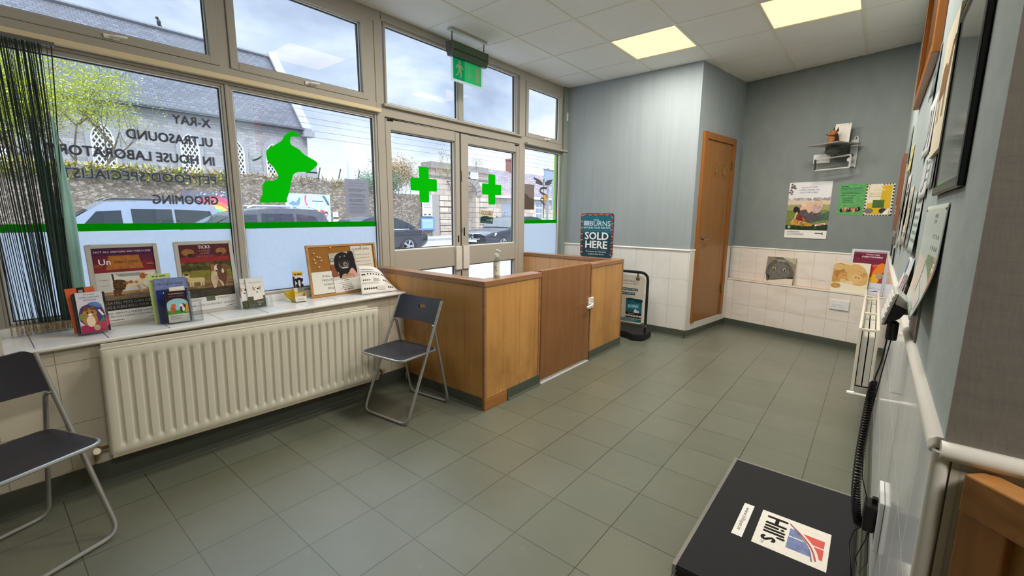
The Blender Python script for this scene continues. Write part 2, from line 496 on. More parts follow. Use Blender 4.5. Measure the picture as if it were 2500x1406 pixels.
# door wall faces +x: tile strip either side of the door and plinth below it
DU = (E2 - E1).normalized(); DN = Vector((DU.y, -DU.x))
def dw(u, off, z=0.0):
    q = E1 + DU * u + DN * off; return Vector((q.x, q.y, z))
def dbox(m, u0, u1, o0, o1, z0, z1):
    a, b, c, d = dw(u0, o0), dw(u1, o0), dw(u1, o1), dw(u0, o1)
    m.prism([(a.x, a.y), (b.x, b.y), (c.x, c.y), (d.x, d.y)][::-1], z0, z1)
m = MB(); dbox(m, -.004, .098, 0, .009, .08, DZ); dbox(m, .098, .9, 0, .012, .08, .155); dbox(m, .9, .999, 0, .009, .08, DZ)
struct(m.build('wall_door_side_tiling', TRIMW, wl))
# back wall
def bpoly(u0, u1, o0, o1):
    a, b, c, d = bw(u0, o0), bw(u1, o0), bw(u1, o1), bw(u0, o1)
    return [(a.x, a.y), (b.x, b.y), (c.x, c.y), (d.x, d.y)]
UL = (E3 - E2).length
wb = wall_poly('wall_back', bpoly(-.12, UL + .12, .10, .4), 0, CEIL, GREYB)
def m_backtile(nm, zo):
    t = NT(nm); p = t.pos(); X = t.sep(p)
    u = t.math('ADD', t.math('MULTIPLY', X[0], BU.x), t.math('MULTIPLY', X[1], BU.y))
    line = t.math('MAXIMUM', gridline(t, u, .2, .003, .04), gridline(t, X[2], .3, .003, zo))
    f = t.ramp(t.noise(t.mapping(p, (3, 3, 9)), 1.0, 5, .6), [(.45, (0, 0, 0, 1)), (.8, (1, 1, 1, 1))])
    k = t.mix(t.math('MULTIPLY', f, .5), rgb(222, 214, 204), rgb(190, 172, 150)); k = t.mix(line, k, rgb(176, 162, 142))
    return t.done(t.pbsdf(k, .22, 0, .5))
BT = m_backtile('white_tile_back', .288); BT2 = m_backtile('white_tile_back_upper', .072)
m = MB(); m.prism(bpoly(-.03, UL + .03, 0, .10), .08, .58); struct(m.build('wall_ledge_tiling', BT, wb))
m = MB(); m.prism(bpoly(-.03, UL + .03, .09, .101), .58, DZ); struct(m.build('wall_upper_tiling', BT2, wb))
m = MB(); m.prism(bpoly(-.03, UL + .03, -.004, .092), .578, .588); struct(m.build('trim_1', plain('terracotta_ledge', rgb(190, 150, 122), .3), wb))
m = MB(); m.prism(bpoly(-.03, UL + .03, -.006, .006), .574, .5895); struct(m.build('trim_2', TRIMW, wb, bevel=.003))
# right wall + near return
wr = wall_poly('wall_right', [(RX, .83), (RX + .3, .83), (RX + .3, 5.9), (RX, 5.9)], 0, CEIL, GREYR)
m = MB(); m.box(RX - .008, RX + .02, .83, 5.36, .08, DZ); struct(m.build('wall_right_tiling', TILE_R, wr))
wn_ = wall_poly('wall_near_right', [(RX, .826), (5.2, .826), (5.2, .8295), (RX, .8295)], 0, CEIL, GREYD)
m = MB(); m.box(RX + .012, 5.2, .821, .8255, 0, DZ); struct(m.build('wall_near_tiling', TILE_N, wn_))
# dado beads
def bead(name, pts, r=.012):
    m = MB(); m.tube(pts, r, 10); o = m.build(name, TRIMW, smooth=True); o['kind'] = 'structure'; return o
bead('trim_3', [(-.93, 4.796, DZ), (E1.x + .004, E1.y - .006, DZ), tuple(dw(.1, .005, DZ))])
bead('trim_4', [tuple(dw(.9, .006, DZ)), tuple(dw(.985, .006, DZ))])
bead('trim_5', [tuple(bw(-.02, .094, DZ)), tuple(bw(UL + .02, .094, DZ))], .01)
bead('trim_6', [(RX - .004, 5.36, DZ + .004), (RX - .004, .835, DZ + .004)], .016)
bead('trim_7', [(RX - .004, .822, DZ + .004), (5.2, .822, DZ + .004)], .015)
bead('trim_8', [(RX - .001, .828, 0.0), (RX - .001, .828, DZ)], .012)
# shell behind the camera
wall_poly('wall_near', [(-1.2, -4.4), (5.4, -4.4), (5.4, -4.2), (-1.2, -4.2)], 0, CEIL + .1, CREAMW)
wall_poly('wall_side', [(5.2, -4.4), (5.4, -4.4), (5.4, 1.1), (5.2, 1.1)], 0, CEIL + .1, CREAMW)
# window side: pier left of the window, low wall under the sill, threshold
wall_poly('wall_left', [(-1.0, -4.2), (-.548, -4.2), (-.548, -.095), (-1.0, -.095)], .721, CEIL + .1, plain('cream_pier', rgb(206, 200, 186), .5))
wlow = wall_poly('wall_window', [(-1.0, -4.2), (-.575, -4.2), (-.575, 1.985), (-1.0, 1.985)], -.3, .7195, TILE_Y)
m = MB(); m.box(-1.0, -.92, 1.985, 4.85, -.3, .03); struct(m.build('trim_9', plain('door_threshold', rgb(120, 118, 112), .5)))
# tiled window sill
def m_sill():
    t = NT('white_sill_tile'); p = t.pos(); X = t.sep(p)
    line = gridline(t, X[1], .2435, .004, .24)
    k = t.mix(t.math('MULTIPLY', t.noise(p, 8, 4), .5), rgb(226, 226, 224), rgb(200, 202, 204)); k = t.mix(line, k, rgb(96, 96, 98))
    return t.done(t.pbsdf(k, .12, 0, .5))
m = MB(); m.box(-.955, -.545, -.095, 1.985, .72, .74); sill = struct(m.build('window_sill', m_sill()))
m = MB(); m.tube([(-.545, -.095, .731), (-.545, 1.985, .731)], .0105, 10); struct(m.build('trim_10', TRIMW, sill, smooth=True))
# skirtings (coved vinyl): upright band with a small foot
def skirt(name, pts, h=.088, mat=SKIRT):
    """pts: plan polyline, room on the right-hand side"""
    m = MB()
    for a, b in zip(pts, pts[1:]):
        a = Vector(a); b = Vector(b); d = (b - a).normalized(); n = Vector((d.y, -d.x))
        prof = [(0, 0), (.024, 0), (.022, .005), (.012, .012), (.009, .025), (.008, h), (0, h)]
        vs = []
        for q in (a, b):
            for o, z in prof: vs.append((q.x + n.x * o, q.y + n.y * o, z))
        k = len(prof)
        m.add(vs, [list(range(k)), [k + i for i in range(k)][::-1]] + [(i, (i + 1) % k, k + (i + 1) % k, k + i) for i in range(k)])
    return struct(m.build(name, mat))
skirt('baseboard_far_left', [(-.93, 4.795), (E1.x, E1.y - .006), (E2.x, E2.y)], .09)
skirt('baseboard_back', [tuple(bw(-.01, 0).xy), tuple(bw(UL, 0).xy)], .088)
skirt('baseboard_right', [(RX - .006, 5.36), (RX - .006, .84)], .09)
skirt('baseboard_left', [(-.575, -4.1), (-.575, 1.98)], .12)
# ------------------------------------------------------------------ window wall joinery (plane x = -0.92, glass at -0.952)
XF, XB, XG = -.92, -.985, -.952
def bar(name, y0, y1, z0, z1, x0=XB, x1=XF, mat=UPVC, parent=None, bevel=.004):
    k = int(name.split('_')[1]) - 10
    x1 += .0006 * k; x0 += .0006 * k
    m = MB(); m.box(x0, x1, y0, y1, z0, z1); o = m.build(name, mat, parent, bevel=bevel); o['kind'] = 'structure'; return o
def ring(m, y0, y1, z0, z1, w, x0, x1, wb=None):
    wb = w if wb is None else wb
    m.box(x0, x1, y0, y0 + w, z0, z1); m.box(x0, x1, y1 - w, y1, z0, z1)
    m.box(x0, x1, y0 + w, y1 - w, z0, z0 + wb); m.box(x0, x1, y0 + w, y1 - w, z1 - w, z1)
def pane(name, y0, y1, z0, z1, sash=0.0, handle=None):
    """y0..z1 = visible glass opening"""
    r = sroot(name, (XF, (y0 + y1) / 2, z0))
    m = MB(); w = sash or .018
    ring(m, y0 - w, y1 + w, z0 - w, z1 + w, w, XB + .006, XF + (.012 if sash else -.006))
    struct(m.build('window_frame', UPVC, r, world=True, bevel=.004))
    m = MB(); ring(m, y0, y1, z0, z1, .007, XG + .003, XG + .016); struct(m.build('glazing_bead', UPVCW, r, world=True))
    m = MB(); ring(m, y0 + .007, y1 - .007, z0 + .007, z1 - .007, .005, XG - .006, XG + .006); struct(m.build('glazing_gasket', UPVCD, r, world=True))
    m = MB(); m.box(XG - .002, XG + .002, y0, y1, z0, z1); struct(m.build('glass', GLASS, r, world=True))
    if handle:
        m = MB(); y = handle; z = z0 - .028
        m.box(XF + .012, XF + .02, y - .032, y + .032, z - .011, z + .011); m.tube([(XF + .016, y, z), (XF + .034, y, z), (XF + .04, y + .02, z + .002), (XF + .04, y + .06, z + .006)], .0065, 8)
        struct(m.build('window_handle', WHITEP, r, world=True, smooth=True, bevel=.002))
    return r
pane('window_1', -.05, .953, .80, 2.095)
pane('window_2', 1.012, 2.022, .80, 2.095)
pane('window_3', -.02, .908, 2.255, 2.755, .045, .463)
pane('window_4', 1.058, 1.925, 2.255, 2.755, .045, 1.5)
pane('window_5', 2.155, 2.942, 2.222, 2.81)
pane('window_6', 3.005, 3.81, 2.222, 2.81)
pane('window_7', 4.018, 4.665, 2.25, 2.75, .045, 4.36)
pane('window_8', 3.982, 4.70, .80, 2.093)
# posts, transoms, head
bar('trim_11', -.14, -.068, .74, CEIL)
bar('trim_12', .971, .994, .74, CEIL); bar('trim_13', .953, 1.013, 2.19, CEIL)
bar('trim_14', 2.04, 2.112, .0, CEIL, x1=XF + .006)
bar('trim_15', 2.022, 2.04, .74, 2.2); bar('trim_16', 1.97, 2.04, 2.2, CEIL)
bar('trim_17', 3.862, 3.964, 0, CEIL, x1=XF + .004)
bar('trim_18', 2.942, 3.005, 2.2, CEIL)
bar('trim_19', 4.718, 4.80, 0, CEIL, x0=-.99, x1=-.885, mat=plain('grey_green_jamb', rgb(128, 138, 128), .4))
bar('trim_20', -.14, 2.045, 2.113, 2.21); bar('trim_21', 3.96, 4.74, 2.111, 2.205)
bar('trim_22', 2.1, 3.87, 2.112, 2.204); bar('trim_23', -.14, 2.045, 2.80, CEIL)
bar('trim_24', 2.1, 3.87, 2.826, CEIL); bar('trim_25', 3.95, 4.8, 2.795, CEIL)
# cream ledge strips along the transom, cill under the glass
LEDGE = plain('cream_ledge_strip', rgb(214, 196, 158), .4, var=.04)
bar('trim_26', -.14, 2.06, 2.128, 2.158, x0=XF, x1=XF + .035, mat=LEDGE)
bar('trim_27', 2.09, 3.89, 2.186, 2.206, x0=XF, x1=XF + .03, mat=UPVC)
bar('trim_28', 3.95, 4.79, 2.118, 2.14, x0=XF, x1=XF + .045, mat=UPVC)
bar('trim_29', -.14, 2.05, .738, .784, mat=UPVCW); bar('trim_30', 3.95, 4.74, .0, .784)
bar('trim_31', 4.80, 4.83, 2.13, CEIL, x0=-.935, x1=-.90, mat=plain('cable_trunking', rgb(208, 204, 194), .4))

def leaf(name, y0, y1, gy0, gy1):
    r = sroot(name, (XF, (y0 + y1) / 2, 0))
    m = MB(); a, b = XB + .005, XF + .008
    m.box(a, b, y0, gy0, .035, 2.1); m.box(a, b, gy1, y1, .035, 2.1)
    m.box(a, b, gy0, gy1, 2.017, 2.1); m.box(a, b, gy0, gy1, .84, 1.027); m.box(a, b, gy0, gy1, .035, .2)
    struct(m.build('door_frame', UPVC, r, world=True, bevel=.004))
    m = MB()
    for z0, z1 in ((1.027, 2.017), (.2, .84)): ring(m, gy0, gy1, z0, z1, .008, XG + .003, XG + .016)
    struct(m.build('glazing_bead', UPVCW, r, world=True))
    m = MB()
    for z0, z1 in ((1.027, 2.017), (.2, .84)): ring(m, gy0 + .008, gy1 - .008, z0 + .008, z1 - .008, .006, XG - .006, XG + .006)
    struct(m.build('glazing_gasket', UPVCD, r, world=True))
    m = MB(); m.box(XG - .002, XG + .002, gy0, gy1, 1.027, 2.017); m.box(XG - .002, XG + .002, gy0, gy1, .2, .84)
    struct(m.build('glass', GLASS, r, world=True))
    return r
dl = leaf('door_1', 2.115, 2.944, 2.162, 2.884)
dr = leaf('door_2', 2.962, 3.858, 3.055, 3.803)
DARKM = plain('dark_metal', rgb(40, 34, 30), .4, .6)
m = MB(); m.box(XF + .008, XF + .03, 2.865, 2.942, .80, 1.03); struct(m.build('push_plate', plain('dull_cream_plate', rgb(206, 200, 190), .35), dl, world=True, bevel=.004))
m = MB(); m.box(XF + .008, XF + .026, 2.966, 3.05, .80, 1.03); struct(m.build('push_plate', plain('dull_cream_plate', rgb(206, 200, 190), .35), dr, world=True, bevel=.004))
m = MB(); m.box(XF + .006, XF + .011, 2.907, 2.922, 1.07, 1.135); struct(m.build('door_lock', DARKM, dl, world=True))
m = MB(); m.box(XF + .006, XF + .011, 2.985, 3.002, 1.13, 1.21); m.box(XF + .004, XF + .01, 2.963, 2.967, 1.16, 1.2); m.box(XF + .004, XF + .01, 2.963, 2.967, 1.65, 1.75); struct(m.build('door_lock', DARKM, dr, world=True))
m = MB()
for y in (2.16, 3.81): m.box(XF + .008, XF + .014, y - .03, y + .03, 2.085, 2.097)
struct(m.build('door_closer_pivot', DARKM, dl, world=True))
m = MB(); m.box(XB, XF, 2.944, 2.962, .03, 2.1); m.box(XB + .01, XF + .003, 2.115, 3.86, 2.1, 2.1125); struct(m.build('door_seal_shadow_gap', plain('dark_seal_and_gap_shade', rgb(52, 44, 38), .6), dr, world=True))  # seal between the leaves; the head strip paints the shadow gap dark

# ------------------------------------------------------------------ film and decals on the glass (inner glass face)
XD = XG + .0035
def wmat(y=0, z=0, x=XD): return frameM((x, y, z), (0, 1, 0), (0, 0, 1))        # local x -> +y, local y -> +z, faces the room
GREEN_C = GREEN
def decal(name, label, cat, layers, y, z, group=None, x=XD):
    r = thing(name, label, cat, wmat(y, z, x), group)
    o = art(name + '_print', layers, r, thick=.0004); return r
def film(name, label, y0, y1, z0, z1, mat, cat, group=None):
    m = MB(); m.box(XD - .001, XD, y0, y1, z0, z1); o = m.build(name, mat); return tag(o, label, cat, group)
FR = [(-.05, .953, 'left', 'behind the string curtain and posters'), (1.012, 2.022, 'middle', 'behind the cork board'), (3.982, 4.70, 'narrow', 'right of the entrance doors')]
film('frosted_film', 'frosted privacy film on lower half of the left pane behind the framed posters', -.05, .953, .8, 1.236, FROST, 'window film', 'frosted films on the windows')
film('frosted_film', 'frosted privacy film on lower half of the pane behind the cork board', 1.012, 2.022, .8, 1.236, FROST, 'window film', 'frosted films on the windows')
film('frosted_film', 'frosted privacy film on the narrow side window right of the doors', 3.982, 4.70, .8, 1.236, FROST, 'window film', 'frosted films on the windows')
film('green_band', 'bright green stripe across the left pane, passing behind the string curtain', -.05, .953, 1.238, 1.277, GREEN, 'window stripe', 'green stripes on the windows')
film('green_band', 'bright green stripe across the pane below the dog head silhouette', 1.012, 2.022, 1.238, 1.277, GREEN, 'window stripe', 'green stripes on the windows')
film('green_band', 'short bright green stripe across the narrow side window', 3.982, 4.70, 1.238, 1.277, GREEN, 'window stripe', 'green stripes on the windows')

def smooth_poly(P, n=6):
    out = []
    for i in range(len(P)):
        p0, p1, p2, p3 = (Vector(P[(i + k) % len(P)]) for k in (-1, 0, 1, 2))
        for j in range(n):
            t = j / n
            q = .5 * ((2 * p1) + (p2 - p0) * t + (2 * p0 - 5 * p1 + 4 * p2 - p3) * t * t + (3 * p1 - p0 - 3 * p2 + p3) * t ** 3)
            out.append((q.x, q.y))
    return out
DOG = [(1.1386, 1.4058), (1.1487, 1.4591), (1.1558, 1.5142), (1.1671, 1.5408), (1.1948, 1.5541), (1.2321, 1.5564), (1.2577, 1.5769), (1.2592, 1.5965), (1.2322, 1.6462), (1.2018, 1.6777), (1.1948, 1.7075), (1.1948, 1.7399), (1.2112, 1.7633), (1.2608, 1.7962), (1.3007, 1.8251), (1.3205, 1.8572), (1.3506, 1.8847), (1.3832, 1.9018), (1.4047, 1.8895), (1.4383, 1.8787), (1.4065, 1.8645), (1.376, 1.8619), (1.362, 1.8468), (1.3597, 1.8152), (1.3869, 1.7939), (1.4188, 1.7799), (1.4465, 1.7529), (1.4942, 1.7303), (1.5317, 1.712), (1.5447, 1.6947), (1.5331, 1.6752), (1.4959, 1.6427), (1.4721, 1.6314), (1.4266, 1.6286), (1.3891, 1.6215), (1.3644, 1.6039), (1.3502, 1.5673), (1.3284, 1.4874), (1.3065, 1.4329), (1.2962, 1.4097)]
SL = [(1.0948, 1.6823), (1.1073, 1.6809), (1.1404, 1.6954), (1.1575, 1.7071), (1.168, 1.7162), (1.1586, 1.6972), (1.1394, 1.6833), (1.113, 1.6728)]
def rel(P, y, z): return [(a - y, b - z) for a, b in P]
BLK = m_film('grey_window_lettering', rgb(128, 130, 136), .6)
DGREEN = plain('deep_green_sliver', rgb(24, 104, 60), .5)
dogp = [DOG[0]] + smooth_poly(DOG, 4)[:-4]
decal('dog_silhouette_decal', 'bright green dog head silhouette with curled ear on the middle window', 'window decal', [('p', rel(dogp, 1.24, 1.41), GREEN)], 1.24, 1.41)
decal('leaf_sliver_decal', 'small dark green curved sliver left of the green dog head', 'window decal', [('p', rel(SL, 1.09, 1.67), DGREEN)], 1.09, 1.67)
def cross(w, h, a):
    """plus with rounded ends, centred; a = arm thickness"""
    r = .014; X, Y, b = w / 2, h / 2, a / 2; pts = []
    def arc(cx, cy, a0):
        for k in range(4): t = R(a0 + 30 * k); pts.append((cx + r * math.cos(t), cy + r * math.sin(t)))
    arc(X - r, b - r, 0) if False else None
    for (sx, sy, rot) in ((1, 0, 0), (0, 1, 90), (-1, 0, 180), (0, -1, 270)):
        L = X if sx else Y
        c, s_ = math.cos(R(rot)), math.sin(R(rot))
        loc = [(b, -b)]
        loc = []
        loc.append((b, -b))
        for k in range(4): t = R(-90 + 30 * k); loc.append((L - r + r * math.cos(t), -b + r + r * math.sin(t)))
        for k in range(4): t = R(0 + 30 * k); loc.append((L - r + r * math.cos(t), b - r + r * math.sin(t)))
        for x, y in loc: pts.append((x * c - y * s_, x * s_ + y * c))
    return pts
decal('green_cross_decal', 'bright green cross on the left entrance door glass', 'window decal', [('p', cross(.305, .312, .112), GREEN)], 2.53, 1.6, 'green crosses on the entrance doors')
decal('green_cross_decal', 'bright green cross on the right entrance door glass, above the closed sign', 'window decal', [('p', cross(.305, .312, .112), GREEN)], 3.445, 1.6, 'green crosses on the entrance doors')
# painted service list: lettering faces the street, so it reads backwards from inside
def back_word(txt, z, w, lab, h=.05, y=.885):
    r = thing('window_lettering', lab, 'window lettering', frameM((XD + .0008, y, z), (0, -1, 0), (0, 0, 1)), 'painted service names on the left window')
    art('lettering', [('t', txt, 0, 0, h, BLK, 'l', 3.0, w)], r, thick=.0003)
back_word('X-RAY', 1.846, .19, 'reversed grey window lettering reading X-RAY, top word')
back_word('ULTRASOUND', 1.735, .405, 'reversed grey window lettering reading ULTRASOUND')
back_word('IN HOUSE LABORATORY', 1.624, .72, 'reversed grey window lettering reading IN HOUSE LABORATORY')
back_word('PET FOOD SPECIALIST', 1.51, .68, 'reversed grey window lettering reading PET FOOD SPECIALIST on the stone wall')
back_word('GROOMING', 1.388, .325, 'reversed grey window lettering reading GROOMING, lowest word above the green stripe')
# notices on the glass
GP = m_film('backlit_notice_paper', rgb(150, 150, 158), .5)
GPD = ink((112, 112, 122))
decal('window_notice', 'grey typed sheet stuck to the glass right of the green dog head', 'notice',
      [('r', -.005, -.285, .205, 0, GP)] + lines(.025, .18, [-.03, -.05, -.075, -.083, -.091, -.115, -.125, -.135, -.155, -.163, -.171, -.19, -.198, -.215, -.223, -.24, -.255], .0035, GPD), 1.755, 1.603)
decal('window_notice', 'brown blank card stuck on the narrow side window by the winged staff emblem', 'notice',
      [('r', 0, -.29, .19, 0, m_film('brown_card', rgb(128, 116, 104), .4)), ('p', [(0, -.1), (.05, -.12), (.1, -.15), (.19, -.17), (.19, -.29), (0, -.29)], m_film('brown_card_dark', rgb(112, 100, 88), .4))], 4.01, 1.69)
cs = thing('closed_sign', 'small cream and green CLOSED sign hanging inside the right entrance door', 'sign', frameM((XD + .006, 3.355, 1.245), (0, .998, -.05), (0, .05, .998)))
art('sign_card', [('r', -.098, 0, .098, .062, ink((20, 62, 62))), ('p', [(-.098, .062), (-.06, .073), (0, .078), (.05, .07), (.098, .066), (.098, .05), (-.098, .05)], ink((20, 62, 62))),
    ('t', 'CLOSED', 0, .09, .038, ink((24, 24, 24)), 'c', .6, .175), ('t', 'BURNS', .03, .03, .014, ink((170, 180, 180)), 'c', .3), ('r', .065, .026, .085, .05, ink((150, 170, 170))), ('r', -.08, .012, .08, .016, ink((120, 140, 140)))],
    cs, base=(-.098, 0, .098, .138, (206, 190, 164)), thick=.003)
m = MB(); m.tube([(-.04, .138, 0), (0, .16, 0), (.04, .138, 0)], .001, 5); m.build('hanging_string', WHITEP, cs)
# winged staff emblem
WL = [(4.1792, 1.7815), (4.2181, 1.7714), (4.297, 1.7572), (4.3667, 1.7288), (4.3737, 1.6931), (4.3218, 1.6936), (4.2591, 1.7032), (4.2088, 1.7068), (4.2419, 1.7183), (4.1972, 1.7253), (4.2413, 1.7376), (4.191, 1.7537)]
WR = [(4.4133, 1.7283), (4.4714, 1.7583), (4.5553, 1.7702), (4.604, 1.78), (4.5561, 1.7501), (4.5868, 1.7485), (4.5386, 1.7322), (4.5755, 1.7242), (4.5091, 1.7104), (4.5702, 1.7037), (4.4617, 1.6978), (4.4146, 1.692)]
SN = [(4.4571, 1.661), (4.4038, 1.665), (4.3346, 1.6517), (4.3184, 1.6182), (4.3712, 1.5941), (4.4423, 1.5769), (4.4611, 1.5507), (4.4203, 1.5293), (4.3497, 1.5404), (4.3335, 1.5069), (4.375, 1.4814), (4.4227, 1.4624), (4.4118, 1.4353), (4.4362, 1.4155)]
def ribbon(P, w, taper=True):
    L, Rr = [], []
    for i, p in enumerate(P):
        a = Vector(P[max(i - 1, 0)]); b = Vector(P[min(i + 1, len(P) - 1)]); d = (b - a).normalized(); nn = Vector((-d.y, d.x))
        k = w * (1 - .6 * i / len(P)) if taper else w
        L.append(tuple(Vector(p) + nn * k)); Rr.append(tuple(Vector(p) - nn * k))
    return [('p', [L[i], Rr[i], Rr[i + 1], L[i + 1]], None) for i in range(len(P) - 1)]
EMB = m_film('grey_brown_emblem', rgb(98, 92, 90), .3)
def fine(P, n=5):
    out = []
    for i in range(len(P) - 1):
        p0, p1, p2, p3 = (Vector(P[min(max(i + k, 0), len(P) - 1)]) for k in (-1, 0, 1, 2))
        for j in range(n):
            t = j / n; q = .5 * ((2 * p1) + (p2 - p0) * t + (2 * p0 - 5 * p1 + 4 * p2 - p3) * t * t + (3 * p1 - p0 - 3 * p2 + p3) * t ** 3); out.append((q.x, q.y))
    out.append(P[-1]); return out
el = [('p', rel(WL, 4.39, 1.3), EMB), ('p', rel(WR, 4.39, 1.3), EMB), ('e', .003, .455, .012, .016, EMB), ('r', -.004, .03, .006, .45, EMB)]
el += [(k, rel(p, 4.39, 1.3), EMB) for k, p, _ in ribbon(fine(SN), .016)]
el += [('e', .035, .245, .03, .036, ink((226, 170, 60))), ('r', -.012, .0, .008, .2, EMB)]
decal('winged_staff_decal', 'grey winged staff with coiled snake emblem on the narrow side window', 'window decal', el, 4.39, 1.3)

# ------------------------------------------------------------------ hanging emergency exit sign
GRN_H = plain('dark_green_sign_housing', rgb(46, 66, 44), .3, var=.08)
es = thing('exit_sign', 'green emergency exit sign hanging on chains from the ceiling above the doors', 'exit sign', (-.705, 2.862, CEIL))
m = MB(); m.box(-.022, .022, -.226, .226, -.02, -.004); m.build('ceiling_bracket', plain('cream_bracket', rgb(190, 196, 178), .4), es, bevel=.002)
for y in (-.195, .2):
    m = MB(); z = -.02; k = 0
    while z > -.098:
        ring_ = [(0, y, 0)]
        pts = []
        for a in range(10):
            t = 2 * math.pi * a / 10; u, w = .006 * math.cos(t), .011 * math.sin(t)
            pts.append((u if k % 2 else 0, y + (0 if k % 2 else u), z - .01 + w))
        m.tube(pts, .0022, 5, closed=True); z -= .0165; k += 1
    m.build('chain', BLACKP, es, smooth=True)
m = MB()
prof = [(-.04, -.104), (.04, -.104), (.04, -.168), (.02, -.222), (-.02, -.222), (-.04, -.168)]
m.add([(x, -.222, z) for x, z in prof] + [(x, .212, z) for x, z in prof], [tuple(range(6)), tuple(range(11, 5, -1))] + [(i, (i + 1) % 6, 6 + (i + 1) % 6, 6 + i) for i in range(6)])
hs = m.build('housing', GRN_H, es, bevel=.003)
for y0, y1 in ((-.228, -.216), (.206, .218)):
    m = MB(); m.add([(x * 1.06, y0, z) for x, z in prof] + [(x * 1.06, y1, z) for x, z in prof], [tuple(range(6)), tuple(range(11, 5, -1))] + [(i, (i + 1) % 6, 6 + (i + 1) % 6, 6 + i) for i in range(6)])
    m.build('end_cap', plain('grey_end_cap', rgb(70, 72, 66), .4), es)
m = MB(); m.box(.034, .043, -.214, .204, -.174, -.167); m.build('seam_strip', BLACKP, es)
sp = thing('sign_panel', None, None); sp.parent = es; sp.matrix_basis = frameM((.002, -.21, -.415), (0, 1, 0), (0, 0, 1))
SG = m_film('lit_sign_green', rgb(24, 170, 108), .6); SG2 = m_film('lit_sign_green_pale', rgb(70, 205, 130), .6); SWT = m_film('sign_white', rgb(226, 232, 236), .6); SPK = m_film('sign_symbol', rgb(176, 196, 150), .6)
E_ = [('r', 0, 0, .393, .2, SWT), ('r', .022, .022, .16, .2, SG), ('r', .16, .022, .372, .2, SG2),
      ('e', .098, .168, .014, .014, SPK), ('p', [(.07, .15), (.112, .15), (.118, .1), (.085, .095)], SPK), ('p', [(.112, .15), (.145, .12), (.138, .112), (.108, .132)], SPK), ('p', [(.072, .15), (.05, .115), (.06, .11), (.085, .135)], SPK),
      ('p', [(.088, .1), (.118, .1), (.128, .07), (.11, .04), (.098, .046), (.11, .07)], SPK), ('p', [(.088, .1), (.1, .1), (.08, .06), (.052, .05), (.05, .06), (.072, .07)], SPK),
      ('r', .212, .09, .226, .17, SPK), ('p', [(.198, .09), (.24, .09), (.219, .05)], SPK), ('r', .3, .045, .345, .17, SPK)]
art('sign_print', E_, sp, thick=.001); 
m = MB(); m.box(0, .393, 0, .2, -.004, -.0005); m.build('acrylic_sheet', m_clear('sign_acrylic', (.8, .93, .88, 1)), sp)

# ------------------------------------------------------------------ ceiling light panels
PANEL = m_emit('warm_light_diffuser', (1.0, .66, .30, 1), 1.7)
LFR = plain('light_frame', rgb(206, 200, 180), .5)
LAB = {(2, 3): 'square warm lit ceiling panel nearer the window wall', (4, 3): 'square warm lit ceiling panel nearer the right wall'}
for (c, d) in LIGHTS:
    x, y = GX0 + .6 * c + .3, GY0 + .6 * d + .3
    r = thing('ceiling_light', LAB.get((c, d), 'unseen square warm lit ceiling panel behind the viewer'), 'ceiling light', (x, y, CEIL), 'ceiling light panels')
    m = MB(); ring(m, -.299, .299, -.299, .299, .012, -.0, .02)
    m.v = [Vector((p.y, p.z, p.x)) for p in m.v]; m.build('light_frame', LFR, r)
    m = MB(); m.box(-.287, .287, -.287, .287, .004, .012); m.build('diffuser', PANEL, r)
    L = bpy.data.lights.new('panel_lamp', 'AREA'); L.shape = 'SQUARE'; L.size = .56; L.energy = LAMP_W * (1.9 if (c, d) == (7, -4) else 1); L.color = (1.0, .97, .92)  # the added panel gets extra power
    lo = bpy.data.objects.new('panel_lamp', L); col.objects.link(lo); lo.parent = r; lo.location = (0, 0, -.006); lo.visible_glossy = False
# small cream alarm sensor on the corner trunking
se = thing('door_sensor', 'small cream alarm sensor box on the trunking by the wall corner', 'sensor', (-.9, 4.79, 2.545))
m = MB(); m.box(-.022, .022, -.03, .008, -.05, .05); m.build('sensor_case', plain('cream_sensor', rgb(206, 204, 194), .4), se, bevel=.006)
m = MB(); m.box(-.012, .012, -.034, -.03, -.02, .02); m.build('sensor_lens', plain('sensor_window', rgb(170, 172, 166), .3), se, bevel=.003)
# ------------------------------------------------------------------ low wooden enclosure in front of the doors
ct = thing('wooden_enclosure', 'waist-high oak boarded enclosure with hardwood capping around the entrance doors', 'enclosure', (.295, 1.985, 0))
CX, CY0, CY1, CH = .295, 1.985, 4.06, .905
m = MB(); m.box(-.93, CX - .012, CY0, CY0 + .09, .08, .868); m.build('side_panel', WD_PANEL, ct, world=True)
m = MB(); m.box(CX - .09, CX, CY0 + .012, 2.625, .08, .868); m.build('front_panel', WD_PANEL, ct, world=True)
m = MB(); m.box(CX - .09, CX, 3.405, CY1 - .005, .08, .868); m.build('front_panel', WD_PANEL, ct, world=True)
m = MB(); m.box(-.93, CX - .012, CY1 - .09, CY1, .0, .868); m.build('far_panel', WD_INNER, ct, world=True)
m = MB(); m.box(CX - .02, CX + .003, CY0 - .004, CY0 + .02, .076, .8675); m.build('corner_post', WD_CAP, ct, world=True, bevel=.003)
m = MB(); m.box(CX - .022, CX + .0025, CY0 - .003, CY0 + .238, 0, .0755); m.build('corner_block', m_wood('scuffed_oak_block', rgb(150, 96, 46), rgb(176, 118, 64), 'y'), ct, world=True)
cb = .004
m = MB(); m.box(-.93, CX - .101, CY0 - .008, CY0 + .1, .868, CH); m.build('capping', WD_CAPX, ct, world=True, bevel=cb)
m = MB(); m.box(CX - .1, CX + .008, CY0 - .008, 2.627, .868, CH); m.build('capping', WD_CAP, ct, world=True, bevel=cb)
m = MB(); m.box(CX - .1, CX + .008, 3.402, CY1 + .008, .868, CH); m.build('capping', WD_CAP, ct, world=True, bevel=cb)
m = MB(); m.box(-.93, CX - .101, CY1 - .1, CY1 + .008, .868, CH); m.build('capping', WD_CAPX, ct, world=True, bevel=cb)
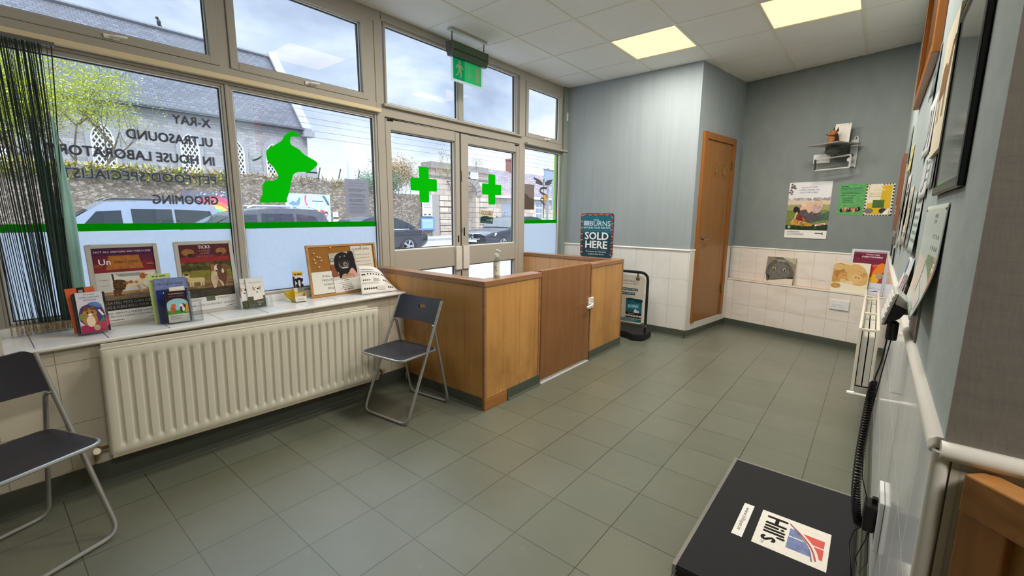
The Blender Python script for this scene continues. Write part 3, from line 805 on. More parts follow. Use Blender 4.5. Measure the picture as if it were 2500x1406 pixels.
for a, b in (((-.56, CY0), (CX - .02, CY0)), ((CX, CY0 + .24), (CX, 2.625)), ((CX, 3.405), (CX, CY1))):
    mm = MB(); pa, pb = Vector(a), Vector(b); dd = (pb - pa).normalized(); nn = Vector((dd.y, -dd.x))
    prof = [(0, 0), (.02, 0), (.017, .006), (.008, .016), (.007, .086), (0, .086)]
    vs = []
    for q in (pa, pb):
        for o, z in prof: vs.append((q.x + nn.x * o, q.y + nn.y * o, z))
    k = 6; mm.add(vs, [tuple(range(k)), tuple(range(2 * k - 1, k - 1, -1))] + [(i, (i + 1) % k, k + (i + 1) % k, k + i) for i in range(k)])
    mm.build('kick_strip', SKIRT, ct, world=True)
for y in (2.60, 3.405):
    m = MB(); m.box(CX - .012, CX + .004, y, y + .022, .086, .87); m.build('edge_lipping', WD_CAP, ct, world=True, bevel=.002)
m = MB(); m.box(CX - .012, CX + .004, CY1 - .017, CY1 + .005, .086, .87); m.build('edge_lipping', WD_CAP, ct, world=True, bevel=.002)
gate = thing('gate', None, None, (CX, 2.64, 0)); gate.parent = ct; gate.matrix_parent_inverse = MATS[ct.name].inverted(); 
def in_gate(mb, name, mat, **k):
    o = mb.build(name, mat, None, **k); o.parent = gate; o.matrix_parent_inverse = MATS['gate'].inverted(); return o
m = MB(); m.box(CX - .035, CX + .002, 2.634, 3.398, .03, .915); in_gate(m, 'gate_leaf', WD_GATE, bevel=.002)
m = MB(); m.box(CX + .002, CX + .016, 3.36, 3.4, .5, .6); m.tube([(CX + .01, 3.372, .55), (CX + .05, 3.372, .55), (CX + .055, 3.36, .548), (CX + .055, 3.27, .535)], .0075, 8); m.sphere((CX + .055, 3.268, .535), .011, 10, 8)
in_gate(m, 'latch_handle', WHITEP, smooth=True, bevel=.003)
m = MB(); m.box(CX + .001, CX + .018, 3.407, 3.44, .505, .6); m.build('latch_keep', WHITEP, ct, world=True, bevel=.003)
m = MB(); m.box(CX - .03, CX + .012, 2.634, 3.4, .0, .006); m.build('threshold_strip', plain('bright_aluminium_strip', rgb(224, 224, 220), .35, .3), ct, world=True)
m = MB(); m.box(.02, .06, CY1 - .096, CY1 - .09, .80, .865); m.build('inner_bracket', WD_CAPX, ct, world=True)

# pump bottle on the capping
PB = thing('spray_bottle', 'clear pump spray bottle with white cap standing on the enclosure capping', 'bottle', (.235, 2.175, CH + .0008))
m = MB(); m.lathe([(.0, .0), (.0215, .0), (.0235, .003), (.0235, .118), (.021, .128), (.013, .136), (.0115, .14), (.0115, .148)], 24)
m.build('bottle_body', m_clear('bottle_plastic', (.82, .86, .8, 1)), PB, smooth=True)
m = MB(); m.lathe([(0, .003), (.0215, .003), (.0215, .05), (0, .05)], 20); m.build('liquid', plain('pale_liquid', rgb(206, 208, 190), .1), PB, smooth=True)
m = MB(); m.lathe([(.0238, .02), (.0238, .108)], 24); m.mi = m.mi[:24]; m.f = m.f[:24]
m.build('bottle_label', plain('pale_label', rgb(222, 222, 208), .4), PB, smooth=True, clean=False)
def wrap(x, y, z, rr=.0241):
    a = x / rr - R(70); return (rr * math.cos(a) + z * math.cos(a), rr * math.sin(a) + z * math.sin(a), y)
art('label_print', [('r', -.008, .09, .008, .102, ink((60, 80, 70)))] + lines(-.015, .015, [.082, .073, .062, .05], .004, ink((84, 88, 80))) + [('r', -.03, .021, .03, .034, ink((96, 122, 70)))], PB, warp=wrap)
m = MB(); m.lathe([(0, .146), (.0135, .146), (.0135, .164), (.009, .168), (.0045, .17), (.0045, .18), (.0085, .181), (.0085, .196), (0, .198)], 20); m.box(-.006, .03, -.006, .006, .183, .192)
m.build('pump_head', WHITEP, PB, smooth=True)

# ------------------------------------------------------------------ folding chairs
TUBE = plain('grey_chair_tube', rgb(178, 178, 175), .34, .75, var=.06)
SEATM = plain('black_chair_plastic', rgb(40, 40, 46), .42, bump=.15, var=.12)
def corner_path(P, r, n=6):
    out = [Vector(P[0])]
    for i in range(1, len(P) - 1):
        a, b, c = Vector(P[i - 1]), Vector(P[i]), Vector(P[i + 1]); u = (a - b).normalized(); w = (c - b).normalized()
        rr = min(r, (a - b).length * .45, (c - b).length * .45); p, q = b + u * rr, b + w * rr
        for k in range(n + 1):
            t = k / n; out.append((1 - t) ** 2 * p + 2 * t * (1 - t) * b + t * t * q)
    out.append(Vector(P[-1])); return out
def make_chair(label):
    """faces local -y; front foot bar at y=0"""
    r = thing('folding_chair', label, 'chair', None, 'black folding chairs by the radiator')
    W, tr = .206, .0098
    ly = lambda z: .36 * z / .765
    m = MB(); m.tube(corner_path([(-W + .005, ly(.76), .76), (-W, .004, .011), (W, .004, .011), (W - .005, ly(.76), .76)], .06), tr, 10); m.build('front_leg_frame', TUBE, r, smooth=True)
    w = W - .02
    m = MB(); m.tube(corner_path([(-w - .002, ly(.6), .605), (-w + .004, ly(.6) + .012, .59), (-w, .425, .011), (w, .425, .011), (w - .004, ly(.6) + .012, .59), (w + .002, ly(.6), .605)], .05), tr * .92, 10); m.build('rear_leg_frame', TUBE, r, smooth=True)
    for sx in (-1, 1):
        m = MB(); m.lathe([(0, -.012), (.006, -.012), (.006, .016), (0, .016)], 10, Matrix.Translation((sx * (W - .012), ly(.6), .6)) @ Matrix.Rotation(R(90), 4, 'Y')); m.build('pivot_bolt', STEEL, r)
    # dished seat
    sw, y0, y1, zs = .188, -.016, .318, .437
    def outline(k, n=40, inset=0.0):
        pts = rrect(-sw + inset, y0 + inset, sw - inset, y1 - inset, .045 - inset * .6, 6); return pts
    o = outline(0)
    m = MB(); n = len(o); rings = []
    cx, cy = 0, (y0 + y1) / 2 - .01
    for s_, dz in ((1.0, 0), (.985, .004), (.93, .0045), (.78, .001), (.66, -.004), (.4, -.0075), (.15, -.0085)):
        rings.append([(cx + (x - cx) * s_, cy + (y - cy) * s_, zs + dz) for x, y in o])
    vs = [p for g in rings for p in g]; fs = []
    for a in range(len(rings) - 1):
        for i in range(n): j = (i + 1) % n; fs.append((a * n + i, a * n + j, (a + 1) * n + j, (a + 1) * n + i))
    fs.append([(len(rings) - 1) * n + i for i in range(n)])
    b0 = len(vs); vs += [(x, y, zs - .01) for x, y in o]; fs.append([b0 + i for i in range(n)][::-1])
    for i in range(n): j = (i + 1) % n; fs.append((b0 + i, b0 + j, j, i))
    m.add(vs, fs); m.build('seat', SEATM, r, smooth=True)
    m = MB(); m.tube([(x * 1.01, y, zs - .006) for x, y in o], .0085, 8, closed=True); m.build('seat_rim', TUBE, r, smooth=True)
    # curved backrest with a grip slot
    hw, z0, z1 = W - .004, .612, .778
    nu, nv = 72, 32
    def P(u, v, d):
        x = -hw + 2 * hw * u; e = min(x + hw, hw - x); z_top = z1 - .03 * max(0, 1 - e / .035) ** 2
        z = z0 - .006 * (1 - (x / hw) ** 2) + (z_top - z0) * v
        y = ly(z) + .004 + .042 * (1 - (x / hw) ** 2) + d
        z -= .012 * (1 - (x / hw) ** 2) * v
        return (x, y, z)
    m = MB(); vs = []; fs = []
    for d in (-.013, .001):
        for j in range(nv + 1):
            for i in range(nu + 1): vs.append(P(i / nu, j / nv, d))
    N = (nu + 1) * (nv + 1); hole = lambda i, j: max(0, abs(i - 36.5) - 3.2) ** 2 * 1.0 + max(0, abs(j - 19) * 1.18 - .4) ** 2 <= 2.9 ** 2
    ii = lambda i, j: j * (nu + 1) + i
    for j in range(nv):
        for i in range(nu):
            if hole(i, j): continue
            q = (ii(i, j), ii(i + 1, j), ii(i + 1, j + 1), ii(i, j + 1)); fs.append(q); fs.append(tuple(N + k for k in q[::-1]))
            for di, dj, e in ((-1, 0, (0, 3)), (1, 0, (2, 1)), (0, -1, (1, 0)), (0, 1, (3, 2))):
                a, b = i + di, j + dj
                if not (0 <= a < nu and 0 <= b < nv) or hole(a, b):
                    s_, t_ = q[e[0]], q[e[1]]; fs.append((s_, t_, N + t_, N + s_))
    m.add(vs, fs); m.build('backrest', SEATM, r, smooth=True)
    return r
ch = make_chair('black folding chair with grey tube legs standing against the wooden enclosure')
Mc = Matrix.Translation((-.128, 1.468, 0)) @ Matrix.Rotation(R(6.3), 4, 'Z')
ch.matrix_world = Mc; MATS[ch.name] = Mc
f2 = Vector((.928, .371)); fc = Vector((-.066, .115)) + Vector((.371, -.928)) * .197
dup(ch, Matrix.Translation((fc.x, fc.y, 0)) @ Matrix.Rotation(math.atan2(f2.y, f2.x) + R(90), 4, 'Z'), 'black folding chair at the left edge, facing away from the radiator wall')

# ------------------------------------------------------------------ radiators
RADM = plain('cream_radiator_enamel', rgb(208, 202, 184), .35, var=.05, scale=3)
rust = plain('stained_radiator_edge', rgb(168, 156, 132), .5)
def radiator():
    r = thing('radiator', 'long cream ribbed panel radiator under the window sill', 'radiator', Matrix.Translation((-.45, .175, .19)) @ Matrix.Rotation(R(-1.4), 4, 'X'))
    L, H = 1.48, .522
    ng = 29; pitch = (1.608 - .224) / 28; g0 = .05
    ys = []; y = 0.0
    prof = [(-.5, 0), (-.34, 0), (-.26, .35), (-.18, .85), (-.08, 1), (.08, 1), (.18, .85), (.26, .35), (.34, 0)]
    Y = [0.0, .012]; D = [-.006, 0.0]
    for k in range(ng):
        for o, d in prof:
            Y.append(g0 + pitch * k + o * pitch * .84); D.append(d)
    Y += [L - .012, L]; D += [0.0, -.006]
    order = sorted(range(len(Y)), key=lambda i: Y[i]); Y = [Y[i] for i in order]; D = [D[i] for i in order]
    Z = [0, .008, .03, .042, .05, .058, .07, .2, .35, .44, .452, .462, .472, .482, H - .012, H]
    G = [0, 0, 0, .25, .7, .95, 1, 1, 1, 1, .95, .7, .25, 0, 0, 0]
    m = MB()
    for j, z in enumerate(Z):
        for i, yv in enumerate(Y):
            edge = -.006 if j in (0, len(Z) - 1) else 0
            d = D[i]
            m.v.append(Vector((edge + (d if d < 0 else -.011 * d * G[j]), yv, z)))
    n = len(Y)
    for j in range(len(Z) - 1):
        for i in range(n - 1): m.f.append([j * n + i, j * n + i + 1, (j + 1) * n + i + 1, (j + 1) * n + i]); m.mi.append(0)
    fp = m.build('front_panel', RADM, r, smooth=True)
    so = fp.modifiers.new('thickness', 'SOLIDIFY'); so.thickness = .012; so.offset = 0
    m = MB(); m.box(-.095, -.083, .015, L - .03, .01, H + .008); m.build('back_panel', RADM, r, bevel=.003)
    m = MB(); m.box(-.004, .004, 0, L, H - .004, H + .006); m.build('top_rim', RADM, r, bevel=.003)
    m = MB(); m.box(-.006, .004, .004, L - .004, -.012, .004); m.build('bottom_seam', rust, r, bevel=.002)
    m = MB()
    for k in range(40): y = .03 + k * .036; m.box(-.08, -.018, y, y + .002, .04, H - .04)
    m.build('convector_fins', RADM, r)
    for nm, y, s_ in (('thermostat_valve', -.001, -1), ('lockshield_valve', L + .001, 1)):
        m = MB(); m.lathe([(0, 0), (.008, 0), (.008, .03), (.012, .03), (.012, .04), (0, .04)], 12, Matrix.Translation((-.045, y, .035)) @ Matrix.Rotation(R(90) * -s_, 4, 'X'))
        m.tube([(-.045, y + s_ * .035, .035), (-.045, y + s_ * .045, .03), (-.045, y + s_ * .048, -.02)], .007, 8)
        o = m.build(nm, plain('brass_fitting', rgb(150, 120, 80), .4, .8), r, smooth=True)
        m = MB(); m.lathe([(0, 0), (.015, 0), (.0165, .006), (.0165, .026), (.013, .032), (0, .033)], 16, Matrix.Translation((-.035, y + s_ * .047, .03)) @ Matrix.Rotation(R(70), 4, 'Y'))
        m.build('valve_cap', plain('cream_valve_cap', rgb(216, 208, 182), .4), o, smooth=True)
    return r
radiator()
rr = thing('radiator', 'cream double panel radiator seen end-on at the far end of the right wall', 'radiator', (2.288, 3.10, .33))
H = .375; L = 1.75
for x0, x1 in ((-.046, -.036), (.032, .042)):
    m = MB(); m.box(x0, x1, 0, L, 0, H); m.build('panel', RADM, rr, bevel=.003)
m = MB(); m.box(-.03, -.004, .006, L - .02, .03, H - .05); m.box(.002, .028, .006, L - .02, .03, H - .05); m.build('convector_fins', plain('grey_fins', rgb(186, 184, 172), .5), rr)
m = MB(); m.box(-.034, .031, .012, L - .03, .02, .05); m.build('shadow_gap', plain('dark_radiator_gap', rgb(40, 38, 34), .8), rr)
for y in (.004, .58, 1.28):
    m = MB(); m.box(-.036, .032, y, y + .022, H - .016, H - .002); m.build('grille_bar', RADM, rr, bevel=.002)
for x in (-.05, .03):
    m = MB(); m.box(x, x + .016, -.006, .008, -.006, H + .004); m.build('end_post', RADM, rr, bevel=.004)
for x in (-.05, .031):
    m = MB(); m.box(x, x + .014, 0, L, H - .004, H + .005); m.build('top_rail', RADM, rr, bevel=.003)
m = MB(); m.tube([(-.035, -.03, -.014), (.02, -.03, -.014), (.072, -.03, -.018)], .007, 8); m.lathe([(0, 0), (.013, 0), (.013, .03), (.01, .036), (0, .037)], 14, Matrix.Translation((-.03, -.03, -.014)) @ Matrix.Rotation(R(-90), 4, 'Y'))
m.build('radiator_valve', WHITEP, rr, smooth=True)
# ------------------------------------------------------------------ things on the window sill
SZ = .7408
WHT = (226, 224, 218)
def sillM(x, y, lean=0, yaw=0, z=SZ):
    a = R(lean); c = Matrix.Translation((x, y, z)) @ Matrix.Rotation(R(yaw), 4, 'Z')
    return c @ frameM((0, 0, 0), (0, 1, 0), (-math.sin(a), 0, math.cos(a)))
FRM = plain('silver_snap_frame', rgb(196, 192, 184), .32, .35, var=.04)
def framed(label, M, w, h, b, layers, base, name='framed_poster', fm=FRM, cat='framed poster', group=None):
    """snap-frame poster; local x centred, y up from the bottom edge, z towards the viewer"""
    r = thing(name, label, cat, M, group)
    m = MB(); X = w / 2
    for x0, x1, y0, y1 in ((-X, -X + b, 0, h), (X - b, X, 0, h), (-X + b, X - b, 0, b), (-X + b, X - b, h - b, h)): m.box(x0, x1, y0, y1, -.008, .006)
    m.build('frame', fm, r, bevel=.0035)
    art('poster', layers, r, base=(-X + b * .8, b * .8, X - b * .8, h - b * .8, base), thick=.002)
    return r
def stand_dog(x, y, s, c1, c2, flip=1, rnd=None):
    """standing dog seen from the side, made of printed shapes"""
    f = flip; o = []
    P = lambda pts: [(x + f * a * s, y + b * s) for a, b in pts]
    o.append(('p', smooth_poly(P([(-.5, .55), (-.2, .62), (.25, .62), (.45, .7), (.5, .45), (.35, .3), (0, .28), (-.35, .28), (-.52, .35)]), 3), c1))
    for lx in (-.42, -.28, .22, .36): o.append(('p', P([(lx - .06, .4), (lx + .07, .4), (lx + .05, 0), (lx - .04, 0)]), c1))
    o.append(('e', x + f * .55 * s, y + .78 * s, .2 * s, .17 * s, c2)); o.append(('e', x + f * .74 * s, y + .72 * s, .12 * s, .07 * s, c1))
    o.append(('e', x + f * .84 * s, y + .74 * s, .03 * s, .03 * s, (30, 24, 22))); o.append(('e', x + f * .45 * s, y + .8 * s, .08 * s, .15 * s, c2, f * .4)); o.append(('e', x + f * .6 * s, y + .82 * s, .022 * s, .022 * s, (20, 16, 14)))
    return o
rn = random.Random(5)
# framed poster 1
L1 = [('r', -.132, .284, .132, .412, (128, 34, 44)), ('r', -.132, .335, .132, .412, (96, 32, 62)), ('r', -.132, .375, .132, .412, (70, 30, 66)),
      ('t', 'NOT ALL VISITORS ARE WELCOME', 0, .388, .0095, (214, 200, 206), 'c', .5, .235), ('e', -.112, .318, .02, .009, (122, 70, 44)), ('e', .108, .318, .017, .0075, (150, 92, 66)), ('e', .106, .313, .012, .004, (70, 34, 30)),
      ('p', [(-.08, .298), (.078, .298), (.062, .372), (-.064, .372)], (146, 88, 40)), ('p', [(-.076, .301), (.074, .301), (.06, .369), (-.061, .369)], (164, 102, 48)),
      ('t', 'WELCOME', .005, .331, .012, (66, 36, 14), 'c', .6, .1), ('t', 'Un', -.104, .325, .03, (232, 226, 224), 'l', .6),
      ('r', -.132, .132, .132, .284, (196, 192, 186)), ('r', -.07, .178, .132, .272, (208, 206, 202)), ('p', [(-.05, .274), (.06, .274), (.05, .258), (-.03, .258)], (150, 148, 144)),
      ('r', -.115, .244, -.075, .246, (130, 126, 120)), ('r', -.115, .214, -.075, .216, (130, 126, 120)), ('r', -.132, .132, .132, .18, (146, 122, 98)), ('p', [(-.09, .17), (.132, .188), (.132, .182), (-.06, .162)], (186, 132, 76)), ('r', -.132, .124, .132, .165, (118, 100, 84))]
L1 += [('p', smooth_poly([(-.055, .2), (-.05, .235), (-.02, .24), (.02, .228), (.06, .243), (.075, .235), (.06, .21), (.02, .2), (-.02, .195), (-.035, .18)], 4), (214, 190, 158)),
       ('p', smooth_poly([(-.062, .2), (-.058, .238), (-.035, .243), (-.008, .232), (-.012, .2), (-.03, .18), (-.035, .162), (-.02, .158), (-.045, .156), (-.052, .18)], 4), (92, 64, 40)),
       ('p', [(-.066, .19), (-.05, .19), (-.052, .155), (-.064, .155)], (92, 64, 40)), ('p', [(-.06, .235), (-.054, .24), (-.055, .274), (-.063, .276)], (62, 44, 30)),
       ('e', .078, .252, .022, .018, (210, 196, 182)), ('e', .066, .255, .014, .017, (164, 92, 44)), ('e', .1, .243, .014, .009, (216, 208, 200)), ('e', .11, .246, .004, .004, (30, 24, 22)), ('e', .084, .258, .003, .003, (24, 18, 14)),
       ('p', [(.032, .205), (.046, .21), (.058, .172), (.05, .168)], (190, 172, 150)), ('p', [(.05, .21), (.06, .215), (.088, .186), (.08, .18)], (186, 164, 140)),
       ('e', -.01, .222, .012, .009, (164, 104, 60)), ('e', .012, .226, .01, .008, (150, 92, 54)), ('e', .035, .224, .008, .007, (176, 120, 76))]
for k in range(16): L1.append(('e', -.058 + rn.random() * .045, .185 + rn.random() * .052, .004, .003, (52, 36, 24)))
L1 += [('r', -.132, .082, .132, .136, (40, 38, 36)), ('t', 'TREATED PETS CAN CARRY', 0, .114, .0135, (150, 148, 144), 'c', .2, .24), ('t', 'TICKS & FLEAS INTO YOUR HOME', 0, .092, .0135, (150, 148, 144), 'c', .2, .25),
       ('r', -.132, .02, .132, .082, (216, 214, 210)), ('t', 'ASK ABOUT LONGER LASTING', 0, .062, .0085, (40, 40, 50), 'c', .6, .21), ('t', 'PROTECTION AGAINST TICKS AND FLEAS', 0, .045, .0085, (60, 56, 66), 'c', .5, .235), ('p', [(.05, .025), (.1, .032), (.128, .034), (.1, .026)], (90, 120, 140)), ('r', -.1, .028, -.04, .032, (120, 118, 116))]
framed('silver framed poster headed NOT ALL VISITORS ARE WELCOME beside the string curtain', sillM(-.822, .388, 8), .3, .432, .02, L1, (210, 206, 200), group='snap-frame posters on the window sill')
# framed poster 2
L2 = [('r', -.132, .31, .132, .412, (120, 40, 40)), ('r', -.132, .34, .132, .412, (84, 34, 44)), ('r', -.132, .306, .132, .334, (140, 38, 42)), ('t', 'TICKS', 0, .388, .018, (232, 226, 224), 'c', .8, .062),
      ('t', 'A DISEASE', 0, .37, .009, (176, 116, 110), 'c', .1), ('t', 'CARRIER', 0, .355, .009, (172, 112, 106), 'c', .1), ('t', 'AROUND YOU', 0, .338, .009, (172, 112, 106), 'c', .1),
      ('e', -.085, .368, .034, .022, (128, 84, 46)), ('e', -.085, .371, .029, .016, (150, 104, 62)), ('e', -.075, .352, .016, .008, (58, 30, 24)), ('e', .088, .368, .03, .022, (128, 84, 46)), ('e', .088, .371, .025, .016, (150, 104, 62)), ('e', .08, .354, .014, .007, (58, 30, 24)),
      ('r', -.132, .096, .132, .308, (72, 68, 34)), ('r', -.132, .2, .132, .258, (122, 116, 46)), ('r', -.132, .14, .132, .21, (128, 102, 66)), ('r', -.132, .096, .132, .15, (62, 54, 42))]
for k in range(26): L2.append(('e', -.13 + .26 * rn.random(), .262 + .04 * rn.random(), .012, .01, ((54, 56, 30), (98, 92, 44), (78, 60, 36))[k % 3]))
for k in range(24): L2.append(('e', -.125 + .25 * rn.random(), .15 + .055 * rn.random(), .02, .004, ((150, 122, 86), (104, 82, 54))[k % 2]))
L2 += stand_dog(-.065, .165, .085, (196, 176, 130), (206, 186, 142), -1) + [('e', -.11, .238, .012, .006, (60, 44, 36))]
L2 += [('p', smooth_poly([(.02, .15), (.012, .21), (.03, .27), (.06, .29), (.085, .27), (.095, .22), (.08, .17), (.07, .15), (.05, .19), (.035, .15)], 4), (192, 170, 140)), ('p', smooth_poly([(.052, .2), (.05, .26), (.075, .285), (.1, .25), (.1, .21), (.085, .16), (.08, .145), (.07, .18)], 4), (96, 62, 44)),
       ('e', .03, .27, .013, .022, (150, 98, 60)), ('e', .046, .262, .01, .02, (216, 204, 190)), ('e', .064, .27, .014, .02, (84, 54, 40)), ('e', .046, .248, .006, .005, (30, 20, 20)), ('e', .09, .258, .016, .022, (112, 74, 54)), ('e', .08, .245, .007, .014, (206, 190, 176))]
L2 += lines(-.05, .125, [.118, .108, .128], .003, (96, 88, 72)) + [('r', -.132, .02, .132, .096, (212, 210, 206)), ('r', -.028, .07, .018, .1, (88, 100, 80)), ('t', 'LEARN HOW TO PROTECT YOUR PET', 0, .044, .0105, (84, 76, 82), 'c', .4, .245), ('p', [(.06, .026), (.1, .034), (.128, .036), (.1, .028)], (90, 120, 140))] + lines(-.12, -.04, [.084, .078], .003, (150, 148, 146)) + lines(.03, .1, [.086, .08], .003, (150, 148, 146))
framed('silver framed poster headed TICKS with two running dogs', sillM(-.826, .764, 8), .305, .432, .02, L2, (210, 206, 200), group='snap-frame posters on the window sill')

ACR = m_clear()
def pocket(r, w, d, h, back, x=0.0, z=0.0, front=.62, t=.003):
    """acrylic leaflet pocket in local axes: x across, y up, z towards viewer"""
    m = MB(); X = w / 2
    m.box(x - X, x + X, 0, back, z - t, z); m.box(x - X, x - X + t, 0, h, z, z + d); m.box(x + X - t, x + X, 0, h, z, z + d); m.box(x - X, x + X, 0, t, z, z + d)
    m.add(*_u_front(x, X, h, z + d, t)); return m
def _u_front(x, X, h, z, t):
    """front lip with a scooped finger cut-out"""
    n = 12; top = []
    for k in range(n + 1):
        a = math.pi * k / n; top.append((x + X - 2 * X * k / n, h - (h * .82) * math.sin(a) ** .6 * (0.0 if k in (0, n) else 1) * .75))
    pts = [(x - X, 0), (x + X, 0)] + top
    vs = [(a, b, z) for a, b in pts] + [(a, b, z + t) for a, b in pts]; k = len(pts)
    return vs, [list(range(k)), [k + i for i in range(k)][::-1]] + [(i, (i + 1) % k, k + (i + 1) % k, k + i) for i in range(k)]
def leaflet(label, M, w, h, layers, base, group=None, thick=.004):
    r = thing('leaflet', label, 'leaflet', M, group); X = w / 2
    art('cover', layers, r, base=(-X, 0, X, h, base), thick=thick); return r
def offs(M, x=0, y=0, z=0, rot=0): return M @ Matrix.Translation((x, y, z)) @ Matrix.Rotation(R(rot), 4, 'Z')

# left holder: orange, black and cat leaflets
MH = sillM(-.715, .206, 14, 0)
hr = thing('leaflet_holder', 'clear leaflet holder with the cat leaflet, beside the foot of the string curtain', 'leaflet holder', MH, 'clear leaflet holders on the sill')
pocket(hr, .108, .034, .075, .19).build('acrylic_pocket', ACR, hr)
m = MB(); m.box(-.054, .075, -.003, .0, -.02, .07); m.build('acrylic_foot', ACR, hr)
leaflet('orange leaflet at the back of the left leaflet holder', offs(MH, -.012, .012, .006, 2), .106, .222, [('r', -.012, .18, .016, .222, (36, 32, 30)), ('r', -.006, .196, .01, .21, (150, 146, 140)), ('r', -.053, 0, .053, .03, (200, 90, 60))], (206, 98, 56), 'leaflets in the left holder')
leaflet('black leaflet poking out right of the cat leaflet in the left holder', offs(MH, .018, .004, .0125), .098, .198, [('r', .014, .182, .04, .189, (190, 188, 180)), ('r', .018, .168, .036, .175, (190, 188, 180)), ('e', .03, .1, .02, .05, (80, 74, 40)), ('e', .035, .05, .015, .03, (190, 60, 90))], (42, 44, 36), 'leaflets in the left holder')
for k in range(3): leaflet('dark leaflet behind the cat leaflet in the left leaflet holder', offs(MH, -.008 + .003 * k, .004, .019 + .0035 * k), .096, .196 + .002 * k, [('r', -.04, .05, .04, .15, ((60, 60, 76), (92, 74, 96), (70, 90, 110))[k])], ((52, 50, 56), (96, 96, 104), (44, 44, 52))[k], 'leaflets in the left holder', .002)
CATL = lines(-.02, .02, [.187], .004, (120, 120, 140)) + [('t', 'LONG LASTING', 0, .171, .008, (70, 70, 104), 'c', .3, .07), ('t', 'PROTECTION', 0, .157, .008, (80, 80, 124), 'c', .3, .045),
        ('p', smooth_poly([(-.045, .06), (-.04, .12), (-.01, .14), (.03, .135), (.045, .1), (.044, .05), (.0, .02)], 4), (86, 58, 110)), ('p', smooth_poly([(-.01, .142), (.02, .15), (.04, .13), (.03, .12)], 3), (86, 130, 190)), ('p', [(-.048, .035), (.048, .06), (.048, .0), (-.048, .0)], (190, 40, 100)),
        ('e', -.008, .095, .026, .024, (176, 128, 72)), ('e', -.02, .117, .009, .012, (120, 80, 40), .3), ('e', .006, .12, .009, .012, (120, 80, 40), -.3), ('e', -.01, .065, .028, .035, (170, 118, 66)), ('e', -.008, .055, .016, .028, (226, 206, 176)), ('e', -.016, .098, .004, .004, (30, 40, 24)), ('e', .002, .1, .004, .004, (30, 40, 24)), ('e', -.007, .088, .008, .006, (236, 222, 200)),
        ('p', [(.012, .03), (.04, .075), (.046, .06), (.022, .02)], (46, 132, 110)), ('p', [(.03, .11), (.044, .08), (.036, .078), (.022, .108)], (226, 224, 220)), ('e', -.038, .08, .01, .016, (120, 130, 70)), ('e', .034, .03, .014, .018, (200, 60, 90)), ('e', .01, .02, .012, .014, (216, 176, 140))]
leaflet('white and purple leaflet with a tabby cat, front of the left leaflet holder', offs(MH, .006, .004, .0315), .098, .2, CATL, (206, 204, 212), 'leaflets in the left holder', .003)

# middle two-tier holder
MM = sillM(-.655, .575, 11, -4)
hm = thing('leaflet_holder', 'clear two-tier leaflet holder in the middle of the sill with dog cartoon leaflet', 'leaflet holder', MM, 'clear leaflet holders on the sill')
pocket(hm, .162, .03, .17, .25, x=-.036, z=-.05).build('acrylic_pocket', ACR, hm)
pocket(hm, .162, .034, .105, .15, z=-.012).build('acrylic_pocket', ACR, hm)
m = MB(); m.box(-.117, .081, -.002, .001, -.06, .024); m.box(.024, .027, 0, .125, -.012, .02); m.build('acrylic_base', ACR, hm)
leaflet('pale green leaflet standing behind the blue booklet in the middle holder', offs(MM, -.074, .004, -.046, 1), .1, .275, lines(-.03, .03, [.26], .007, (90, 110, 76)) + [('r', -.045, .238, .045, .244, (200, 120, 140))], (190, 206, 132), 'leaflets in the middle holder')
BLU = [('r', -.07, .186, .07, .243, (118, 132, 176)), ('t', 'More Like His Old Self', 0, .212, .011, (36, 44, 86), 'c', .4, .108), ('r', -.07, 0, .07, .186, (30, 50, 110)), ('p', smooth_poly([(-.03, .12), (.0, .17), (.05, .185), (.068, .12), (.02, .08)], 4), (206, 208, 214)), ('e', -.035, .168, .006, .006, (150, 180, 220))]
leaflet('blue booklet titled More Like His Old Self in the middle holder', offs(MM, -.034, .004, -.034), .146, .248, BLU, (104, 120, 166), 'leaflets in the middle holder')
leaflet('small white card stuck behind the black leaflet in the middle holder', offs(MM, -.01, .15, -.0265, 2), .07, .05, [('r', -.026, .006, .026, .01, (170, 90, 60)), ('r', -.03, .035, .03, .05, (236, 234, 230))], (226, 214, 200), 'leaflets in the middle holder', .002)
DOGL = [('r', -.047, .125, .047, .168, (38, 26, 32)), ('r', -.035, .155, .035, .159, (170, 150, 160)), ('r', -.033, .138, -.004, .148, (96, 46, 66)), ('r', .0, .138, .033, .148, (96, 46, 66)), ('p', [(-.047, .058), (.047, .058)] + [(.047 * math.cos(R(a)), .1 + .03 * math.sin(R(a))) for a in range(0, 181, 15)], (150, 196, 206)), ('r', -.047, .045, .047, .066, (70, 150, 50)),
        ('e', -.022, .072, .012, .016, (190, 92, 52)), ('e', -.018, .092, .011, .01, (206, 106, 60)), ('p', [(-.03, .055), (-.016, .055), (-.018, .075), (-.028, .075)], (190, 92, 52)), ('p', smooth_poly([(.012, .055), (.01, .085), (.022, .1), (.036, .09), (.034, .06)], 4), (70, 48, 38)), ('e', .016, .09, .009, .008, (226, 220, 212)), ('e', .024, .07, .006, .014, (226, 220, 212)), ('p', [(.03, .05), (.047, .05), (.047, .1), (.038, .1)], (206, 160, 60)), ('r', -.047, 0, .047, .045, (206, 202, 192))] + lines(-.038, .02, [.034, .026, .018], .0028, (120, 116, 110))
leaflet('black leaflet with two cartoon dogs at the front of the middle holder', offs(MM, -.024, .004, .004), .1, .172, DOGL, (60, 48, 50), 'leaflets in the middle holder', .006)

